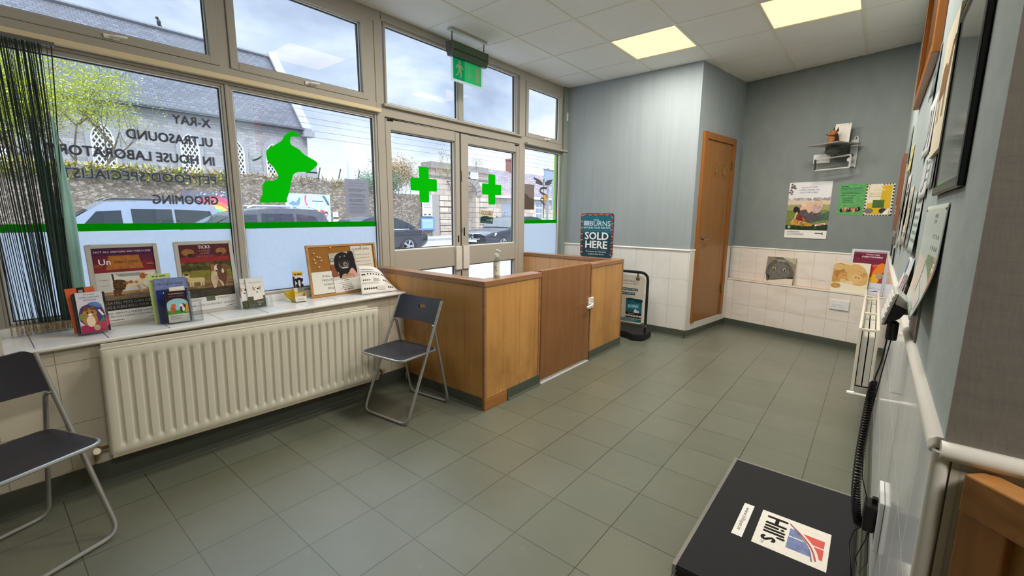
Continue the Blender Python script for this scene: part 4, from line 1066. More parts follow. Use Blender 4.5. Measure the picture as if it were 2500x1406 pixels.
# puppy leaflet holder
MPp = sillM(-.752, .978, 12, -3)
hp = thing('leaflet_holder', 'small clear leaflet holder with white puppy leaflets beside the TICKS poster', 'leaflet holder', MPp, 'clear leaflet holders on the sill')
pocket(hp, .13, .026, .06, .2).build('acrylic_pocket', ACR, hp)
m = MB(); m.box(.06, .1, 0, .075, .0, .003); m.box(.097, .1, 0, .075, -.03, .0); m.box(-.058, .1, -.002, .001, -.03, .03); m.build('acrylic_side_pocket', ACR, hp)
def puppy(dx): return [('r', -.05, 0, .05, .072, (82, 84, 62)), ('t', 'Puppy Socialisation', dx, .158, .0062, (96, 96, 92), 'c', .1, .072), ('p', smooth_poly([(-.022 + dx, .05), (-.016 + dx, .09), (.0 + dx, .1), (.02 + dx, .09), (.034 + dx, .055), (.0 + dx, .05)], 4), (226, 220, 212)),
    ('e', .004 + dx, .124, .018, .02, (230, 224, 218)), ('e', -.014 + dx, .122, .006, .014, (176, 142, 120), .3), ('e', .022 + dx, .122, .006, .013, (176, 142, 120), -.3), ('e', .01 + dx, .119, .006, .005, (40, 34, 34)), ('e', -.001 + dx, .128, .0026, .0026, (30, 26, 26)), ('e', .013 + dx, .129, .0026, .0026, (30, 26, 26)), ('r', -.002 + dx, .095, .008 + dx, .1, (60, 50, 60)), ('e', .02 + dx, .06, .014, .006, (220, 214, 206)), ('e', .012, .018, .0045, .0045, (190, 190, 180))] + lines(.002, .04, [.028, .034], .0025, (170, 170, 160))
leaflet('white puppy leaflet at the back of the small holder, peeking out at its left', offs(MPp, -.026, .003, .0055, -1), .1, .19, puppy(-.034), (214, 210, 204), 'puppy leaflets')
leaflet('white puppy leaflet at the front of the small holder', offs(MPp, .008, .003, .0125), .1, .186, puppy(.004), (220, 216, 210), 'puppy leaflets')

# yellow leaflet box
MY = sillM(-.765, 1.262, 9, -10)
yb = thing('leaflet_box', 'narrow yellow leaflet stand with black and white dog picture, left of the cork board', 'leaflet stand', MY)
m = MB(); m.box(-.036, .036, 0, .075, -.004, .0); m.box(-.036, -.032, 0, .075, 0, .036); m.box(.032, .036, 0, .06, 0, .036); m.box(-.036, .036, 0, .003, 0, .036); m.build('stand_pocket', plain('glossy_yellow_card', rgb(226, 184, 20), .25, var=.05), yb)
art('stand_front', lines(-.02, .03, [.012], .004, (170, 150, 40)), yb, base=(-.036, 0, .036, .035, (214, 210, 204)), thick=.002, zoff=.037)
m = MB(); m.grid(lambda u, v: (-.036 - .05 * math.sin(math.pi * (v * .5 + .0)) * (1 - u * 0) * u, .0 + .085 * v * (1 - .0 * u) * (1 if u < .5 else .86), -.006 - .03 * u), 6, 10)
w_ = m.build('side_wing', plain('glossy_yellow_card', rgb(226, 184, 20), .25), yb, smooth=True); so = w_.modifiers.new('thick', 'SOLIDIFY'); so.thickness = .002
YL = [('r', -.033, .17, .033, .196, (206, 170, 30)), ('r', -.022, .178, -.008, .187, (70, 60, 24)), ('r', -.004, .178, .026, .187, (70, 60, 24)), ('r', -.02, .09, .033, .168, (206, 210, 220)), ('e', .006, .138, .02, .022, (28, 24, 26)), ('e', -.012, .14, .007, .015, (22, 18, 20), .3), ('e', .024, .14, .007, .015, (22, 18, 20), -.3), ('p', [(.002, .14), (.01, .14), (.014, .115), (-.002, .115)], (226, 224, 220)), ('p', smooth_poly([(-.016, .09), (-.012, .118), (.024, .118), (.03, .09)], 3), (30, 26, 28)), ('p', [(-.002, .118), (.014, .118), (.008, .09)], (226, 224, 220)), ('r', -.033, .09, -.02, .168, (40, 38, 40)), ('r', -.01, .06, .033, .09, (120, 122, 112)), ('r', -.033, .05, .033, .06, (206, 170, 30))]
leaflet('tall yellow leaflet with a black and white dog in the yellow stand', offs(MY, .002, .004, .008), .066, .205, YL, (206, 200, 190), None, .006)

# cork board with papers
CM = sillM(-.80, 1.645, 8.5)
cb_ = thing('cork_board', 'wood-framed cork notice board leaning against the window', 'notice board', CM)
CORK = plain('cork', rgb(144, 96, 44), .8, var=.25, scale=90)
m = MB(); m.box(-.268, .268, .012, .363, -.008, 0); m.build('cork_sheet', CORK, cb_)
m = MB()
for x0, x1, y0, y1 in ((-.28, -.264, 0, .375), (.264, .28, 0, .375), (-.264, .264, 0, .016), (-.264, .264, .359, .375)): m.box(x0, x1, y0, y1, -.01, .006)
m.build('frame', m_wood('pale_oak_frame', rgb(164, 120, 70), rgb(188, 146, 94), 'y'), cb_, bevel=.002)
def notice(name, label, M, layers, base, cat='notice', group=None, thick=.0006, warp=None):
    r = thing(name, label, cat, M, group); art('sheet', layers, r, base=base, thick=thick, warp=warp); return r
CMo = lambda x, y, z=.0012, rot=0: offs(CM, x, y, z, rot)
notice('notice', 'white sheet reading SMALL and PRESCRIPTIONS at lower left of the cork board', CMo(-.262, .022, .0016), [('t', 'SMALL ANIMAL', .075, .118, .016, (60, 60, 62), 'l', .1), ('t', 'PRESCRIPTIONS', .075, .088, .016, (60, 60, 62), 'l', .1), ('t', 'AVAILABLE ON', .082, .058, .016, (60, 60, 62), 'l', .1), ('t', 'REQUEST', .112, .028, .016, (60, 60, 62), 'l', .1)], (0, 0, .235, .16, (216, 212, 202)))
cn = []
yy = .245
for s_ in ('These premises and surrounds', 'are under permanent CCTV', 'surveillance. This is to ensure', 'your own and our employees', 'safety at all times. The images', 'are being recorded and stored', 'for security purposes.', 'Thank you'):
    cn.append(('t', s_, .016, yy, .0075, (84, 78, 72), 'l', .2, .145 if s_ != 'Thank you' else .05)); yy -= .0265
notice('notice', 'white sheet headed Customer Notice at right of the cork board', CMo(.066, .04, .0016), [('t', 'Customer Notice:', .012, .287, .0135, (60, 54, 50), 'l', .7, .15), ('r', .012, .282, .162, .2835, (60, 54, 50))] + cn, (0, 0, .185, .315, (204, 196, 182)))
PUP = [('r', 0, .165, .21, .297, (170, 168, 156)), ('r', 0, .135, .08, .23, (188, 186, 172)), ('r', .0, .12, .05, .215, (130, 76, 56)), ('r', .005, .235, .03, .26, (70, 72, 60)), ('r', .009, .239, .026, .256, (170, 172, 160)),
       ('p', smooth_poly([(.135, .13), (.15, .3), (.19, .29), (.2, .2), (.2, .12)], 4), (26, 24, 28)), ('p', smooth_poly([(.15, .28), (.158, .315), (.175, .325), (.17, .31), (.176, .29)], 3), (30, 28, 32)), ('e', .1, .235, .068, .062, (26, 23, 26)), ('p', smooth_poly([(.035, .25), (.03, .19), (.05, .15), (.07, .2), (.06, .26)], 4), (22, 20, 22)), ('p', smooth_poly([(.06, .1), (.06, .17), (.1, .19), (.16, .17), (.18, .12), (.16, .09)], 4), (26, 24, 27)),
       ('e', .105, .205, .042, .032, (110, 98, 88)), ('e', .105, .212, .034, .028, (40, 36, 36)), ('e', .115, .205, .016, .018, (132, 112, 104)), ('e', .118, .2, .009, .008, (70, 56, 58)), ('e', .085, .262, .008, .006, (130, 116, 104)), ('e', .122, .265, .008, .006, (130, 116, 104)), ('e', .09, .24, .006, .006, (12, 10, 12)), ('e', .126, .242, .006, .006, (12, 10, 12)), ('e', .11, .178, .03, .006, (176, 170, 166)),
       ('e', .1, .108, .03, .026, (168, 130, 100)), ('e', .148, .118, .028, .026, (172, 134, 106)), ('p', smooth_poly([(.14, .14), (.165, .17), (.19, .14), (.205, .1), (.18, .09), (.17, .12)], 4), (206, 150, 140)), ('r', .0, .1, .21, .104, (196, 190, 180)), ('r', .0, .0, .21, .095, (220, 216, 208)),
       ('r', .085, .082, .125, .088, (120, 100, 120))] + lines(.035, .175, [.068], .0035, (150, 150, 150)) + lines(.06, .15, [.052, .04], .0045, (130, 130, 130)) + lines(.05, .16, [.028], .0045, (120, 120, 120)) + lines(.07, .17, [.012], .008, (160, 100, 136))
notice('puppy_poster', 'poster of a black and tan puppy pinned at the centre of the cork board', CMo(-.098, .012, .004, 3.5), PUP, (0, 0, .21, .297, (196, 190, 180)), 'poster')
pinm = plain('white_push_pin', rgb(232, 226, 206), .3)
pr = None
pins = [(-.228, .318), (-.206, .29), (-.188, .286), (-.23, .272), (-.224, .248), (-.178, .262), (-.2, .218)]
for k, (x, y) in enumerate(pins):
    lab = ['white push pin at top left of the bare cork, highest of the cluster', 'white push pin second from the top of the bare cork cluster', 'white push pin at upper right of the bare cork cluster', 'white push pin at the left edge of the bare cork, middle of the cluster', 'white push pin at lower left of the bare cork cluster', 'white push pin at the right of the bare cork cluster', 'white push pin lowest in the bare cork cluster'][k]
    if pr is None:
        pr = thing('push_pin', lab, 'push pin', CMo(x, y, .0), 'white push pins on the cork board')
        m = MB(); m.lathe([(0, 0), (.0045, .001), (.003, .004), (.0042, .009), (.0048, .011), (.003, .0135), (0, .0138)], 12); m.build('pin_head', pinm, pr, smooth=True)
    else: dup(pr, CMo(x, y, .0), lab)
dup(pr, CMo(-.1, .352, .0042), 'white push pin holding the top left of the puppy poster'); dup(pr, CMo(.155, .352, .005), 'white push pin holding the dark right side of the puppy poster')
# curled price sheet slumped against the enclosure
CRL = [('r', .012, .165, .09, .17, (150, 150, 160)), ('r', .01, .15, .2, .154, (96, 96, 110))]
for k in range(5): CRL.append(('e', .05 + .019 * k, .137, .005, .006, (70, 66, 66)))
CRL.append(('r', .012, .128, .035, .136, (60, 56, 56)))
for k in range(4): CRL.append(('e', .02 + .012 * k, .095, .004, .005, (84, 80, 80)))
CRL += lines(.08, .13, [.104, .098, .092, .086], .003, (150, 148, 146)) + lines(.012, .13, [.075, .07], .002, (170, 168, 166))
for k in range(6): CRL.append(('e', .02 + .013 * k, .035, .005, .006, (66, 62, 62)))
CRL.append(('r', .09, .02, .14, .05, (196, 192, 186)))
for k in range(3): CRL.append(('e', .165 + .012 * k, .04, .0045, .008, (70, 66, 66)))
for k in range(5): CRL.append(('e', .15 + .012 * k, .1, .004, .006, (90, 86, 86)))
for k in range(5): CRL.append(('e', .155 + .01 * k, .15 + .004 * k, .003, .007, (90, 80, 84)))
def curl(x, y, z, H=.19):
    th = R(14 + 58 * max(0, x / .212) ** 2.0); zz = max(z, -.0012); x *= 1.38
    return (-.655 + .04 * x / .27 - .8 * y * math.sin(th) + zz * math.cos(th), 1.672 + x, SZ + .005 + y * 1.12 * math.cos(th) + zz * math.sin(th))
cl = tag(art('curled_price_sheet', [], None), 'white printed sheet curled over at the end of the sill against the enclosure', 'leaflet') if False else None
mbs = thing('curled_leaflet', 'white printed sheet curled over at the end of the sill against the enclosure', 'leaflet', None)
def gridbase(warp, w, h, nx, ny, mat, name, parent):
    m = MB(); m.grid(lambda u, v: warp(u * w, v * h, 0), nx, ny); o = m.build(name, mat, parent, smooth=True); return o
sb = gridbase(curl, .212, .19, 24, 12, plain('white_leaflet_paper', rgb(226, 222, 214), .4, var=.03), 'sheet', mbs)
so = sb.modifiers.new('thick', 'SOLIDIFY'); so.thickness = .001; so.offset = 0
art('sheet_print', CRL, mbs, warp=lambda x, y, z: curl(x, y, z + .0012), cell=.012)

# ------------------------------------------------------------------ string curtain at the left of the window
sc_ = thing('string_curtain', 'dark green string curtain bunched at the left end of the window', 'curtain', (-.865, .0, 2.128))
STR = plain('dark_green_string', rgb(38, 50, 44), .7, var=.2, scale=30)
STR2 = m_film('sea_green_voile', rgb(150, 178, 156), .5)
m = MB(); m.box(-.012, .012, -.135, .24, -.018, 0); m.build('curtain_rail', plain('grey_rail', rgb(96, 94, 88), .5), sc_, bevel=.002)
rs = random.Random(11)
m = MB(); bot = []
for k in range(64):
    t = k / 63
    y0 = -.075 + .275 * t ** .9 + rs.uniform(-.004, .004); y1 = -.055 + .222 * (t ** .62) + rs.uniform(-.006, .004)
    if k in (62, 63): y0 = (.214, .229)[k - 62]; y1 = .15
    x0, x1 = rs.uniform(-.008, .008), rs.uniform(-.016, .016); r = rs.choice((.0013, .0017, .0026)); bow = rs.uniform(-.004, .006)
    m.tube([(x0 + (x1 - x0) * s, y0 + (y1 - y0) * (s ** 1.1) + bow * math.sin(math.pi * s), -.018 - 1.31 * s) for s in (0, .2, .4, .6, .8, 1)], r, 5); bot.append((x1, y1))
o = m.build('strings', STR, sc_, smooth=True); o['kind'] = 'stuff'
def fold(yl, yr, z0, z1, x, amp, fr, nm, mat):
    """hanging cloth between two edges, with upright folds"""
    m = MB(); m.grid(lambda u, v: (x + amp * math.sin(u * fr) * min(1, .2 + v), yl(v) + (yr(v) - yl(v)) * u, z0 + (z1 - z0) * v), 20, 16); return m.build(nm, mat, sc_, smooth=True)
fold(lambda v: .19 - .022 * v, lambda v: .2 + .03 * min(1, v * 2.2) - .012 * v, -.34, -1.34, .002, .009, 9, 'voile_panel', STR2)
fold(lambda v: .118 + .004 * v, lambda v: .119 + .066 * min(1, v * 1.7), -.3, -1.33, -.012, .008, 22, 'string_bunch', m_film('deep_green_strings', rgb(92, 110, 96), .4))
m = MB()
for x, y in bot:
    z = -1.335
    for k in range(5):
        m.sphere((x, y + rs.uniform(-.002, .002), z - .0085 * k), .0042, 6, 4, (1, 1, 1.2))
o = m.build('bead_tassels', plain('beige_bead_tassel', rgb(150, 136, 110), .5, var=.4, scale=60), sc_, smooth=True); o['kind'] = 'stuff'
# ------------------------------------------------------------------ far side: brown door
BU3, BN3, DU3, DN3, Z3 = Vector((BU.x, BU.y, 0)), Vector((BN.x, BN.y, 0)), Vector((DU.x, DU.y, 0)), Vector((DN.x, DN.y, 0)), Vector((0, 0, 1))
d3 = thing('door_3', None, None, frameM(dw(.10, .0, .158), DU3, Z3)); d3['kind'] = 'structure'
DWW, DH = .79, 2.06
m = MB()
for x0, x1, y0, y1 in ((0, .065, 0, DH), (DWW - .065, DWW, 0, DH), (.065, DWW - .065, DH - .07, DH)): m.box(x0, x1, y0, y1, -.01, .026)
struct(m.build('door_frame', WD_FRAME, d3, bevel=.004))
m = MB(); m.box(.068, DWW - .068, .004, DH - .073, -.004, .01); dlf = struct(m.build('door_leaf', WD_DOOR, d3))
m = MB(); m.tube([(.105, .93, .012), (.105, .93, .05), (.125, .93, .056), (.215, .935, .054)], .008, 8); m.lathe([(0, 0), (.024, 0), (.024, .006), (0, .008)], 16, Matrix.Translation((.105, .93, .01)))
struct(m.build('door_handle', STEEL, d3, smooth=True))
m = MB(); m.lathe([(0, 0), (.02, 0), (.02, .005), (.008, .012), (0, .012)], 16, Matrix.Translation((.105, .80, .01))); struct(m.build('door_lock', STEEL, d3, smooth=True))
BRS = plain('brass_hinge', rgb(176, 140, 80), .35, .9)
for z in (.28, 1.72):
    m = MB(); m.box(DWW - .078, DWW - .06, z, z + .09, .008, .03); struct(m.build('door_hinge', BRS, d3, bevel=.003))
chm = plain('pale_brass_hook', rgb(206, 186, 136), .3, .9)
hk = None
for x, lb in ((.33, 'left brass double coat hook on the brown door'), (.52, 'right brass double coat hook on the brown door')):
    h = thing('coat_hook', lb, 'coat hook', frameM(dw(.10 + x, .011, .158 + 1.66), DU3, Z3), 'coat hooks on the brown door')
    m = MB(); m.tube([(0, .1, .004), (0, .08, .045), (.0, .05, .012), (0, .0, .002), (0, -.02, .02), (0, -.01, .04)], .0045, 6); m.box(-.008, .008, -.005, .05, 0, .004); m.tube([(-.0, .0, .01), (-.045, -.005, .03), (-.05, .02, .035)], .004, 6)
    m.build('hook', chm, h, smooth=True)

# ------------------------------------------------------------------ back wall
def onback(u, z, off=.099, rot=0, lean=0):
    M = frameM(bw(u, off, z), BU3, Z3)
    return M @ Matrix.Rotation(R(rot), 4, 'Z') @ Matrix.Rotation(R(lean), 4, 'X')
PD = [('r', 0, .085, .41, .59, (206, 208, 212)), ('r', 0, .4, .41, .59, (216, 214, 214)), ('r', 0, .085, .41, .36, (150, 152, 96)), ('r', 0, .36, .41, .415, (206, 186, 166)), ('r', 0, .085, .41, .15, (38, 52, 30)), ('p', [(0, .14), (.2, .13), (.41, .18), (.41, .3), (0, .3)], (112, 126, 64)), ('p', [(.2, .16), (.41, .2), (.41, .29), (.25, .22)], (70, 96, 84)),
      ('t', 'DON\'T LET YOUR', .2, .535, .015, (70, 96, 130), 'c', .5, .15), ('t', 'LOVED ONES BE THE', .2, .508, .015, (70, 96, 130), 'c', .5, .19), ('t', 'HOME FOR WORMS.', .2, .481, .015, (70, 96, 130), 'c', .5, .18)]
for k in range(12): PD.append(('e', .005 + rn.random() * .06, .46 + rn.random() * .12, .012, .009, (96, 88, 84)))
for k in range(18): PD.append(('e', rn.random() * .41, .405 + rn.random() * .02, .02, .014, ((176, 168, 168), (150, 142, 146))[k % 2]))
PD += [('p', smooth_poly([(.1, .21), (.12, .33), (.2, .36), (.3, .36), (.33, .3), (.32, .22), (.25, .17), (.15, .16)], 4), (86, 78, 80)), ('p', smooth_poly([(.13, .3), (.15, .36), (.24, .385), (.32, .4), (.345, .36), (.33, .3), (.28, .32), (.22, .27), (.19, .31)], 4), (206, 172, 142)),
       ('p', smooth_poly([(.24, .3), (.25, .35), (.29, .37), (.33, .35), (.33, .29), (.28, .27)], 4), (190, 158, 150)), ('e', .165, .355, .02, .012, (226, 196, 170)), ('p', smooth_poly([(.065, .29), (.07, .33), (.1, .34), (.13, .3), (.12, .26), (.09, .27)], 4), (40, 36, 38)), ('p', smooth_poly([(.09, .27), (.11, .28), (.115, .22), (.09, .2), (.07, .17), (.06, .15), (.05, .17), (.08, .22)], 4), (196, 168, 110)),
       ('p', smooth_poly([(.11, .26), (.16, .24), (.2, .21), (.16, .17), (.1, .17)], 4), (120, 44, 40)), ('p', smooth_poly([(.04, .155), (.1, .19), (.16, .185), (.22, .17), (.27, .14), (.2, .13), (.14, .15), (.1, .135)], 4), (190, 138, 60))]
for k in range(26): PD.append(('e', .06 + .19 * rn.random(), .14 + .08 * rn.random(), .007, .004, ((96, 62, 36), (216, 176, 110), (140, 70, 56))[k % 3]))
for k in range(60): PD.append(('r', *(lambda x, y: (x, y, x + .004, y + .012))(rn.random() * .4, .09 + rn.random() * .18), ((72, 96, 44), (150, 156, 84))[k % 2]))
PD += [('p', [(.29, .132), (.385, .15), (.385, .166), (.29, .148)], (230, 224, 216)), ('p', [(.31, .139), (.375, .151), (.375, .16), (.31, .148)], (176, 60, 46)), ('e', .04, .118, .016, .016, (150, 160, 140)), ('r', 0, 0, .41, .088, (222, 218, 210))] + lines(.025, .18, [.07, .062], .004, (96, 96, 96)) + lines(.025, .2, [.05, .042, .034], .0025, (130, 130, 128)) + [('r', .3, .055, .36, .062, (90, 92, 96)), ('p', [(.365, .045), (.38, .05), (.372, .07), (.362, .066)], (70, 84, 110))]
notice('poster', 'large poster of a puppy lying on another dog on grass, on the back wall', onback(.566, 1.111, .0985), PD, (0, 0, .41, .6, (206, 206, 204)), 'poster')
GRL = lines(.015, .09, [.278], .007, (30, 60, 50)) + [('t', 'BOARDING KENNELS', .012, .252, .017, (24, 66, 84), 'l', .6, .19), ('r', .012, .242, .2, .244, (40, 80, 60))] + lines(.015, .19, [.226, .218, .21, .19], .0035, (50, 96, 62)) + lines(.04, .14, [.165, .145, .125], .006, (40, 76, 56))
for k in range(9): GRL.append(('e', .04 + .018 * k, .045 + .008 * (k % 3), .015, .02, ((40, 32, 30), (150, 96, 62), (190, 150, 120), (96, 60, 44))[k % 4]))
for k in range(6): GRL += [('e', .05 + .025 * k, .06, .006, .006, (206, 160, 130))]
GRL += [('t', 'WHITE', 0, 0, .001, (60, 120, 70))]
notice('flyer', 'green boarding kennels flyer on the back wall beside the yellow flyer', onback(1.04, 1.366, .0985, -1), GRL[:-1], (0, 0, .225, .304, (92, 156, 92)), 'flyer', 'laminated flyers')
YEL = [('r', .02, .012, .2, .285, (206, 168, 40)), ('p', [(.01, .12), (.12, .12), (.13, .3), (.03, .3)], (216, 210, 190)), ('t', 'PLAY', .19, .262, .02, (214, 160, 40), 'r', .6, .07)] + lines(.06, .19, [.238], .012, (226, 196, 120)) + lines(.03, .18, [.21, .195, .18], .005, (190, 150, 60)) + [('r', .065, .075, .155, .15, (74, 104, 50)), ('e', .04, .045, .035, .025, (110, 112, 108)), ('e', .15, .045, .03, .025, (50, 50, 54)), ('p', [(.14, .01), (.19, .01), (.205, .075), (.18, .06)], (222, 222, 220))]
YELb = []
for k in range(10): YELb += [('r', 0, .03 * k, .012, .03 * k + .015, (50, 46, 44)), ('r', .208, .03 * k, .22, .03 * k + .015, (50, 46, 44)), ('r', .022 * k, .292, .022 * k + .011, .3, (50, 46, 44)), ('r', .022 * k, 0, .022 * k + .011, .008, (50, 46, 44))]
notice('flyer', 'glossy yellow and white pet flyer with black chequered edge on the back wall', onback(1.268, 1.36, .0982), YELb + YEL, (0, 0, .22, .3, (216, 208, 186)), 'flyer', 'laminated flyers')
# sockets
def socket(label, M, w=.146, h=.088):
    r = thing('wall_socket', label, 'socket', M)
    m = MB(); m.box(0, w, 0, h, 0, .012); m.build('face_plate', plain('white_socket_plate', rgb(216, 216, 212), .3, var=.03), r, bevel=.003)
    for x in (.036, .11):
        m = MB()
        for dx, dy, a, b in ((0, .026, .004, .009), (-.012, .006, .009, .0035), (.012, .006, .009, .0035)): m.box(x + dx - a / 2, x + dx + a / 2, .022 + dy - b / 2, .022 + dy + b / 2, .0118, .0124)
        m.build('pin_holes', BLACKP, r)
    m = MB()
    for x in (.062, .084): m.box(x - .007, x + .007, .05, .074, .012, .016)
    m.build('switches', WHITEP, r, bevel=.002)
    return r
socket('double wall socket on the white tiles below the ledge', onback(1.118, .402, -.001, 0), .17, .1)
socket('double wall socket high on the back wall behind the bracket', onback(.772, 1.895, .0995), .155, .092)
# television bracket used as a shelf
tv = thing('wall_bracket', 'grey metal television wall bracket with shelf plate and empty frame on the back wall', 'bracket', onback(1.12, 1.9, .1))
BRK = plain('silver_bracket', rgb(206, 206, 202), .35, .3, var=.05)
m = MB(); m.box(-.025, .03, -.06, .2, 0, .02); m.tube([(0, .2, .012), (.005, .225, .012), (.02, .23, .012), (.03, .2, .012), (.03, -.07, .012)], .008, 8); m.build('wall_plate', BRK, tv, bevel=.003, smooth=True)
XZ = Matrix(((1, 0, 0, 0), (0, 0, 1, 0), (0, 1, 0, 0), (0, 0, 0, 1)))
m = MB(); m.prism([(.07, .05), (-.02, .36), (-.33, .26), (-.20, .02)], .1445, .1565, XZ); m.build('shelf_plate', plain('grey_shelf_plate', rgb(150, 150, 146), .4, .4), tv, bevel=.002)
m = MB(); m.tube([(0, .05, .02), (-.06, .05, .1), (-.12, .07, .15)], .016, 8); m.lathe([(0, 0), (.06, 0), (.066, .05), (.04, .075), (0, .078)], 20, Matrix.Translation((-.13, .13, .15)) @ Matrix.Rotation(R(90), 4, 'X')); m.build('swivel_arm', plain('dark_grey_swivel', rgb(96, 98, 98), .4, .4), tv, smooth=True)
m = MB()
q = [(-.27, .02, .16), (.02, .045, .12), (.02, -.075, .12), (-.275, -.09, .16)]
for a, b in zip(q, q[1:] + q[:1]): m.tube([a, b], .0085, 6)
m.tube([(.0, .0, .0), (.01, .0, .12)], .02, 8); m.build('mount_frame', BRK, tv, smooth=True)
m = MB(); m.box(-.276, -.262, -.088, .02, .15, .17); m.build('side_plate', plain('dark_bracket_plate', rgb(60, 58, 54), .5), tv)
# figurine and card on the bracket shelf
SHZ = 1.9 + .1565
cdm = onback(.97, SHZ + .0005, -.02, 1, 0)
notice('display_card', 'white card propped behind the dog figurine on the wall bracket', frameM(bw(.965, .005, SHZ + .0006), BU3, Z3) @ Matrix.Rotation(R(-2), 4, 'Z'), lines(.04, .1, [.185], .003, (120, 120, 120)) + [('e', .115, .19, .006, .003, (90, 90, 90))], (0, 0, .135, .2, (216, 210, 198)), 'card', None, .002)
fg = thing('dog_figurine', 'small shepherd dog head figurine on the wall bracket shelf', 'figurine', frameM(bw(1.0, -.07, SHZ + .0005), BU3, Z3) @ Matrix.Scale(.82, 4))
m = MB(); m.add([], []); m.lathe([(0, 0), (.05, 0), (.052, .02), (.045, .06), (.038, .1), (.03, .12), (0, .13)], 18, Matrix.Rotation(R(-90), 4, 'X')); m.build('neck', plain('dark_brown_fur', rgb(52, 28, 22), .6, var=.35, scale=40), fg, smooth=True)
m = MB(); m.sphere((-.012, .125, .012), .04, 16, 10, (1, .95, 1.1)); m.sphere((-.045, .11, .03), .02, 12, 8, (1.5, .8, .9)); m.build('head', plain('tan_fur', rgb(150, 98, 54), .6, var=.75, scale=30), fg, smooth=True)
for sx in (-.02, .022):
    m = MB(); m.add([(sx - .014, .14, .0), (sx + .016, .14, .0), (sx, .14, .022), (sx + .006, .2, .0)], [(0, 1, 2), (0, 3, 1), (1, 3, 2), (2, 3, 0)]); m.build('ear', plain('dark_brown_fur', rgb(52, 28, 22), .6), fg)
m = MB(); m.sphere((-.074, .115, .034), .008, 8, 6); m.sphere((-.034, .14, .042), .006, 8, 6); m.build('nose_and_eye', BLACKP, fg, smooth=True)
m = MB(); m.lathe([(0, 0), (.036, 0), (.044, .008), (.044, .07), (.03, .085), (0, .09)], 16, Matrix.Translation((-.02, 0, .022)) @ Matrix.Rotation(R(-90), 4, 'X')); m.build('chest', plain('tan_fur', rgb(190, 140, 84), .6), fg, smooth=True)
# canvases and framed poster leaning on the ledge
def canvas(label, u, w, h, layers, base, off0=.028, lean=-8):
    r = thing('canvas_print', label, 'canvas print', onback(u, .5895, off0, 0, lean), 'cat canvases on the ledge')
    m = MB(); m.box(0, w, 0, h, -.018, -.0014); m.build('canvas_edge', plain('beige_canvas_edge', rgb(176, 160, 130), .7), r)
    art('picture', layers, r, base=(0, 0, w, h, base)); return r
CAT1 = [('p', [(0, .16), (.3, .16), (.3, .3), (0, .3)], (120, 110, 90)), ('p', smooth_poly([(0, .0), (0, .3), (.06, .3), (.1, .26), (.2, .28), (.3, .22), (.3, 0)], 3), (150, 140, 120)), ('r', 0, 0, .3, .3, (132, 122, 102)), ('p', [(0, 0), (.3, 0), (.3, .09), (.08, .03), (.02, .08), (0, .1)], (206, 198, 178)), ('p', [(.06, .3), (.22, .3), (.12, .27)], (86, 80, 66)), ('p', [(.16, .3), (.3, .3), (.3, .23)], (176, 166, 146)),
        ('p', smooth_poly([(.01, .1), (.02, .2), (.07, .26), (.15, .275), (.23, .24), (.28, .17), (.3, .1), (.2, .06), (.06, .035), (.03, .02)], 4), (92, 88, 80)), ('p', smooth_poly([(.04, .06), (.05, .17), (.12, .24), (.2, .22), (.26, .12), (.18, .07), (.09, .05)], 4), (108, 104, 96)), ('p', [(.02, .09), (.06, .02), (.05, .09)], (48, 44, 38)), ('p', [(.2, .065), (.3, .1), (.3, .07)], (60, 56, 48)),
        ('e', .09, .165, .027, .024, (64, 60, 52)), ('e', .2, .16, .024, .025, (64, 60, 52)), ('e', .09, .165, .021, .019, (176, 166, 120)), ('e', .2, .16, .019, .02, (176, 166, 120)), ('e', .09, .163, .011, .014, (24, 22, 20)), ('e', .2, .158, .01, .015, (24, 22, 20)), ('e', .085, .171, .004, .004, (230, 228, 220)), ('e', .195, .166, .004, .004, (230, 228, 220)),
        ('p', [(.135, .25), (.165, .25), (.15, .235)], (60, 54, 50)), ('e', .13, .262, .026, .014, (140, 134, 122)), ('e', .17, .262, .026, .014, (140, 134, 122)), ('e', .15, .28, .03, .008, (112, 106, 96)), ('r', .12, .1, .123, .14, (86, 82, 74)), ('r', .16, .1, .163, .15, (86, 82, 74))]
canvas('square canvas of an upside-down grey cat face on the ledge', .427, .3, .3, CAT1, (140, 130, 110))
KIT = [('r', 0, 0, .305, .09, (224, 216, 190)), ('r', 0, .09, .305, .3, (216, 198, 160)), ('p', [(.18, .3), (.305, .3), (.305, .2)], (224, 214, 190)), ('p', smooth_poly([(0, .1), (0, .25), (.04, .29), (.12, .27), (.16, .2), (.14, .12), (.06, .1)], 4), (190, 142, 74)), ('p', smooth_poly([(.13, .14), (.13, .26), (.2, .29), (.27, .24), (.3, .16), (.28, .09), (.2, .08)], 4), (206, 166, 102)), ('e', .04, .06, .045, .028, (186, 142, 80)), ('e', .06, .19, .05, .05, (176, 126, 62)), ('e', .04, .25, .05, .035, (206, 168, 110)), ('e', .09, .16, .04, .035, (200, 152, 86)), ('e', .2, .145, .05, .045, (214, 176, 116)),
       ('e', .12, .24, .03, .045, (204, 164, 104), .5), ('e', .26, .19, .03, .025, (196, 154, 92)), ('e', .2, .16, .007, .006, (60, 46, 30)), ('e', .225, .155, .006, .005, (70, 52, 34)), ('p', [(.24, .19), (.28, .215), (.265, .17)], (184, 138, 80)), ('e', .16, .1, .025, .018, (226, 198, 150)), ('e', .1, .115, .03, .018, (216, 182, 128)), ('r', .08, .17, .12, .174, (140, 96, 46)), ('r', .05, .21, .09, .214, (140, 96, 46)), ('r', .03, .17, .06, .173, (146, 100, 50)), ('r', .2, .22, .24, .223, (176, 130, 74))]
canvas('square canvas of two ginger kittens cuddling on the ledge', 1.1, .305, .305, KIT, (218, 204, 172), off0=.012, lean=-6)
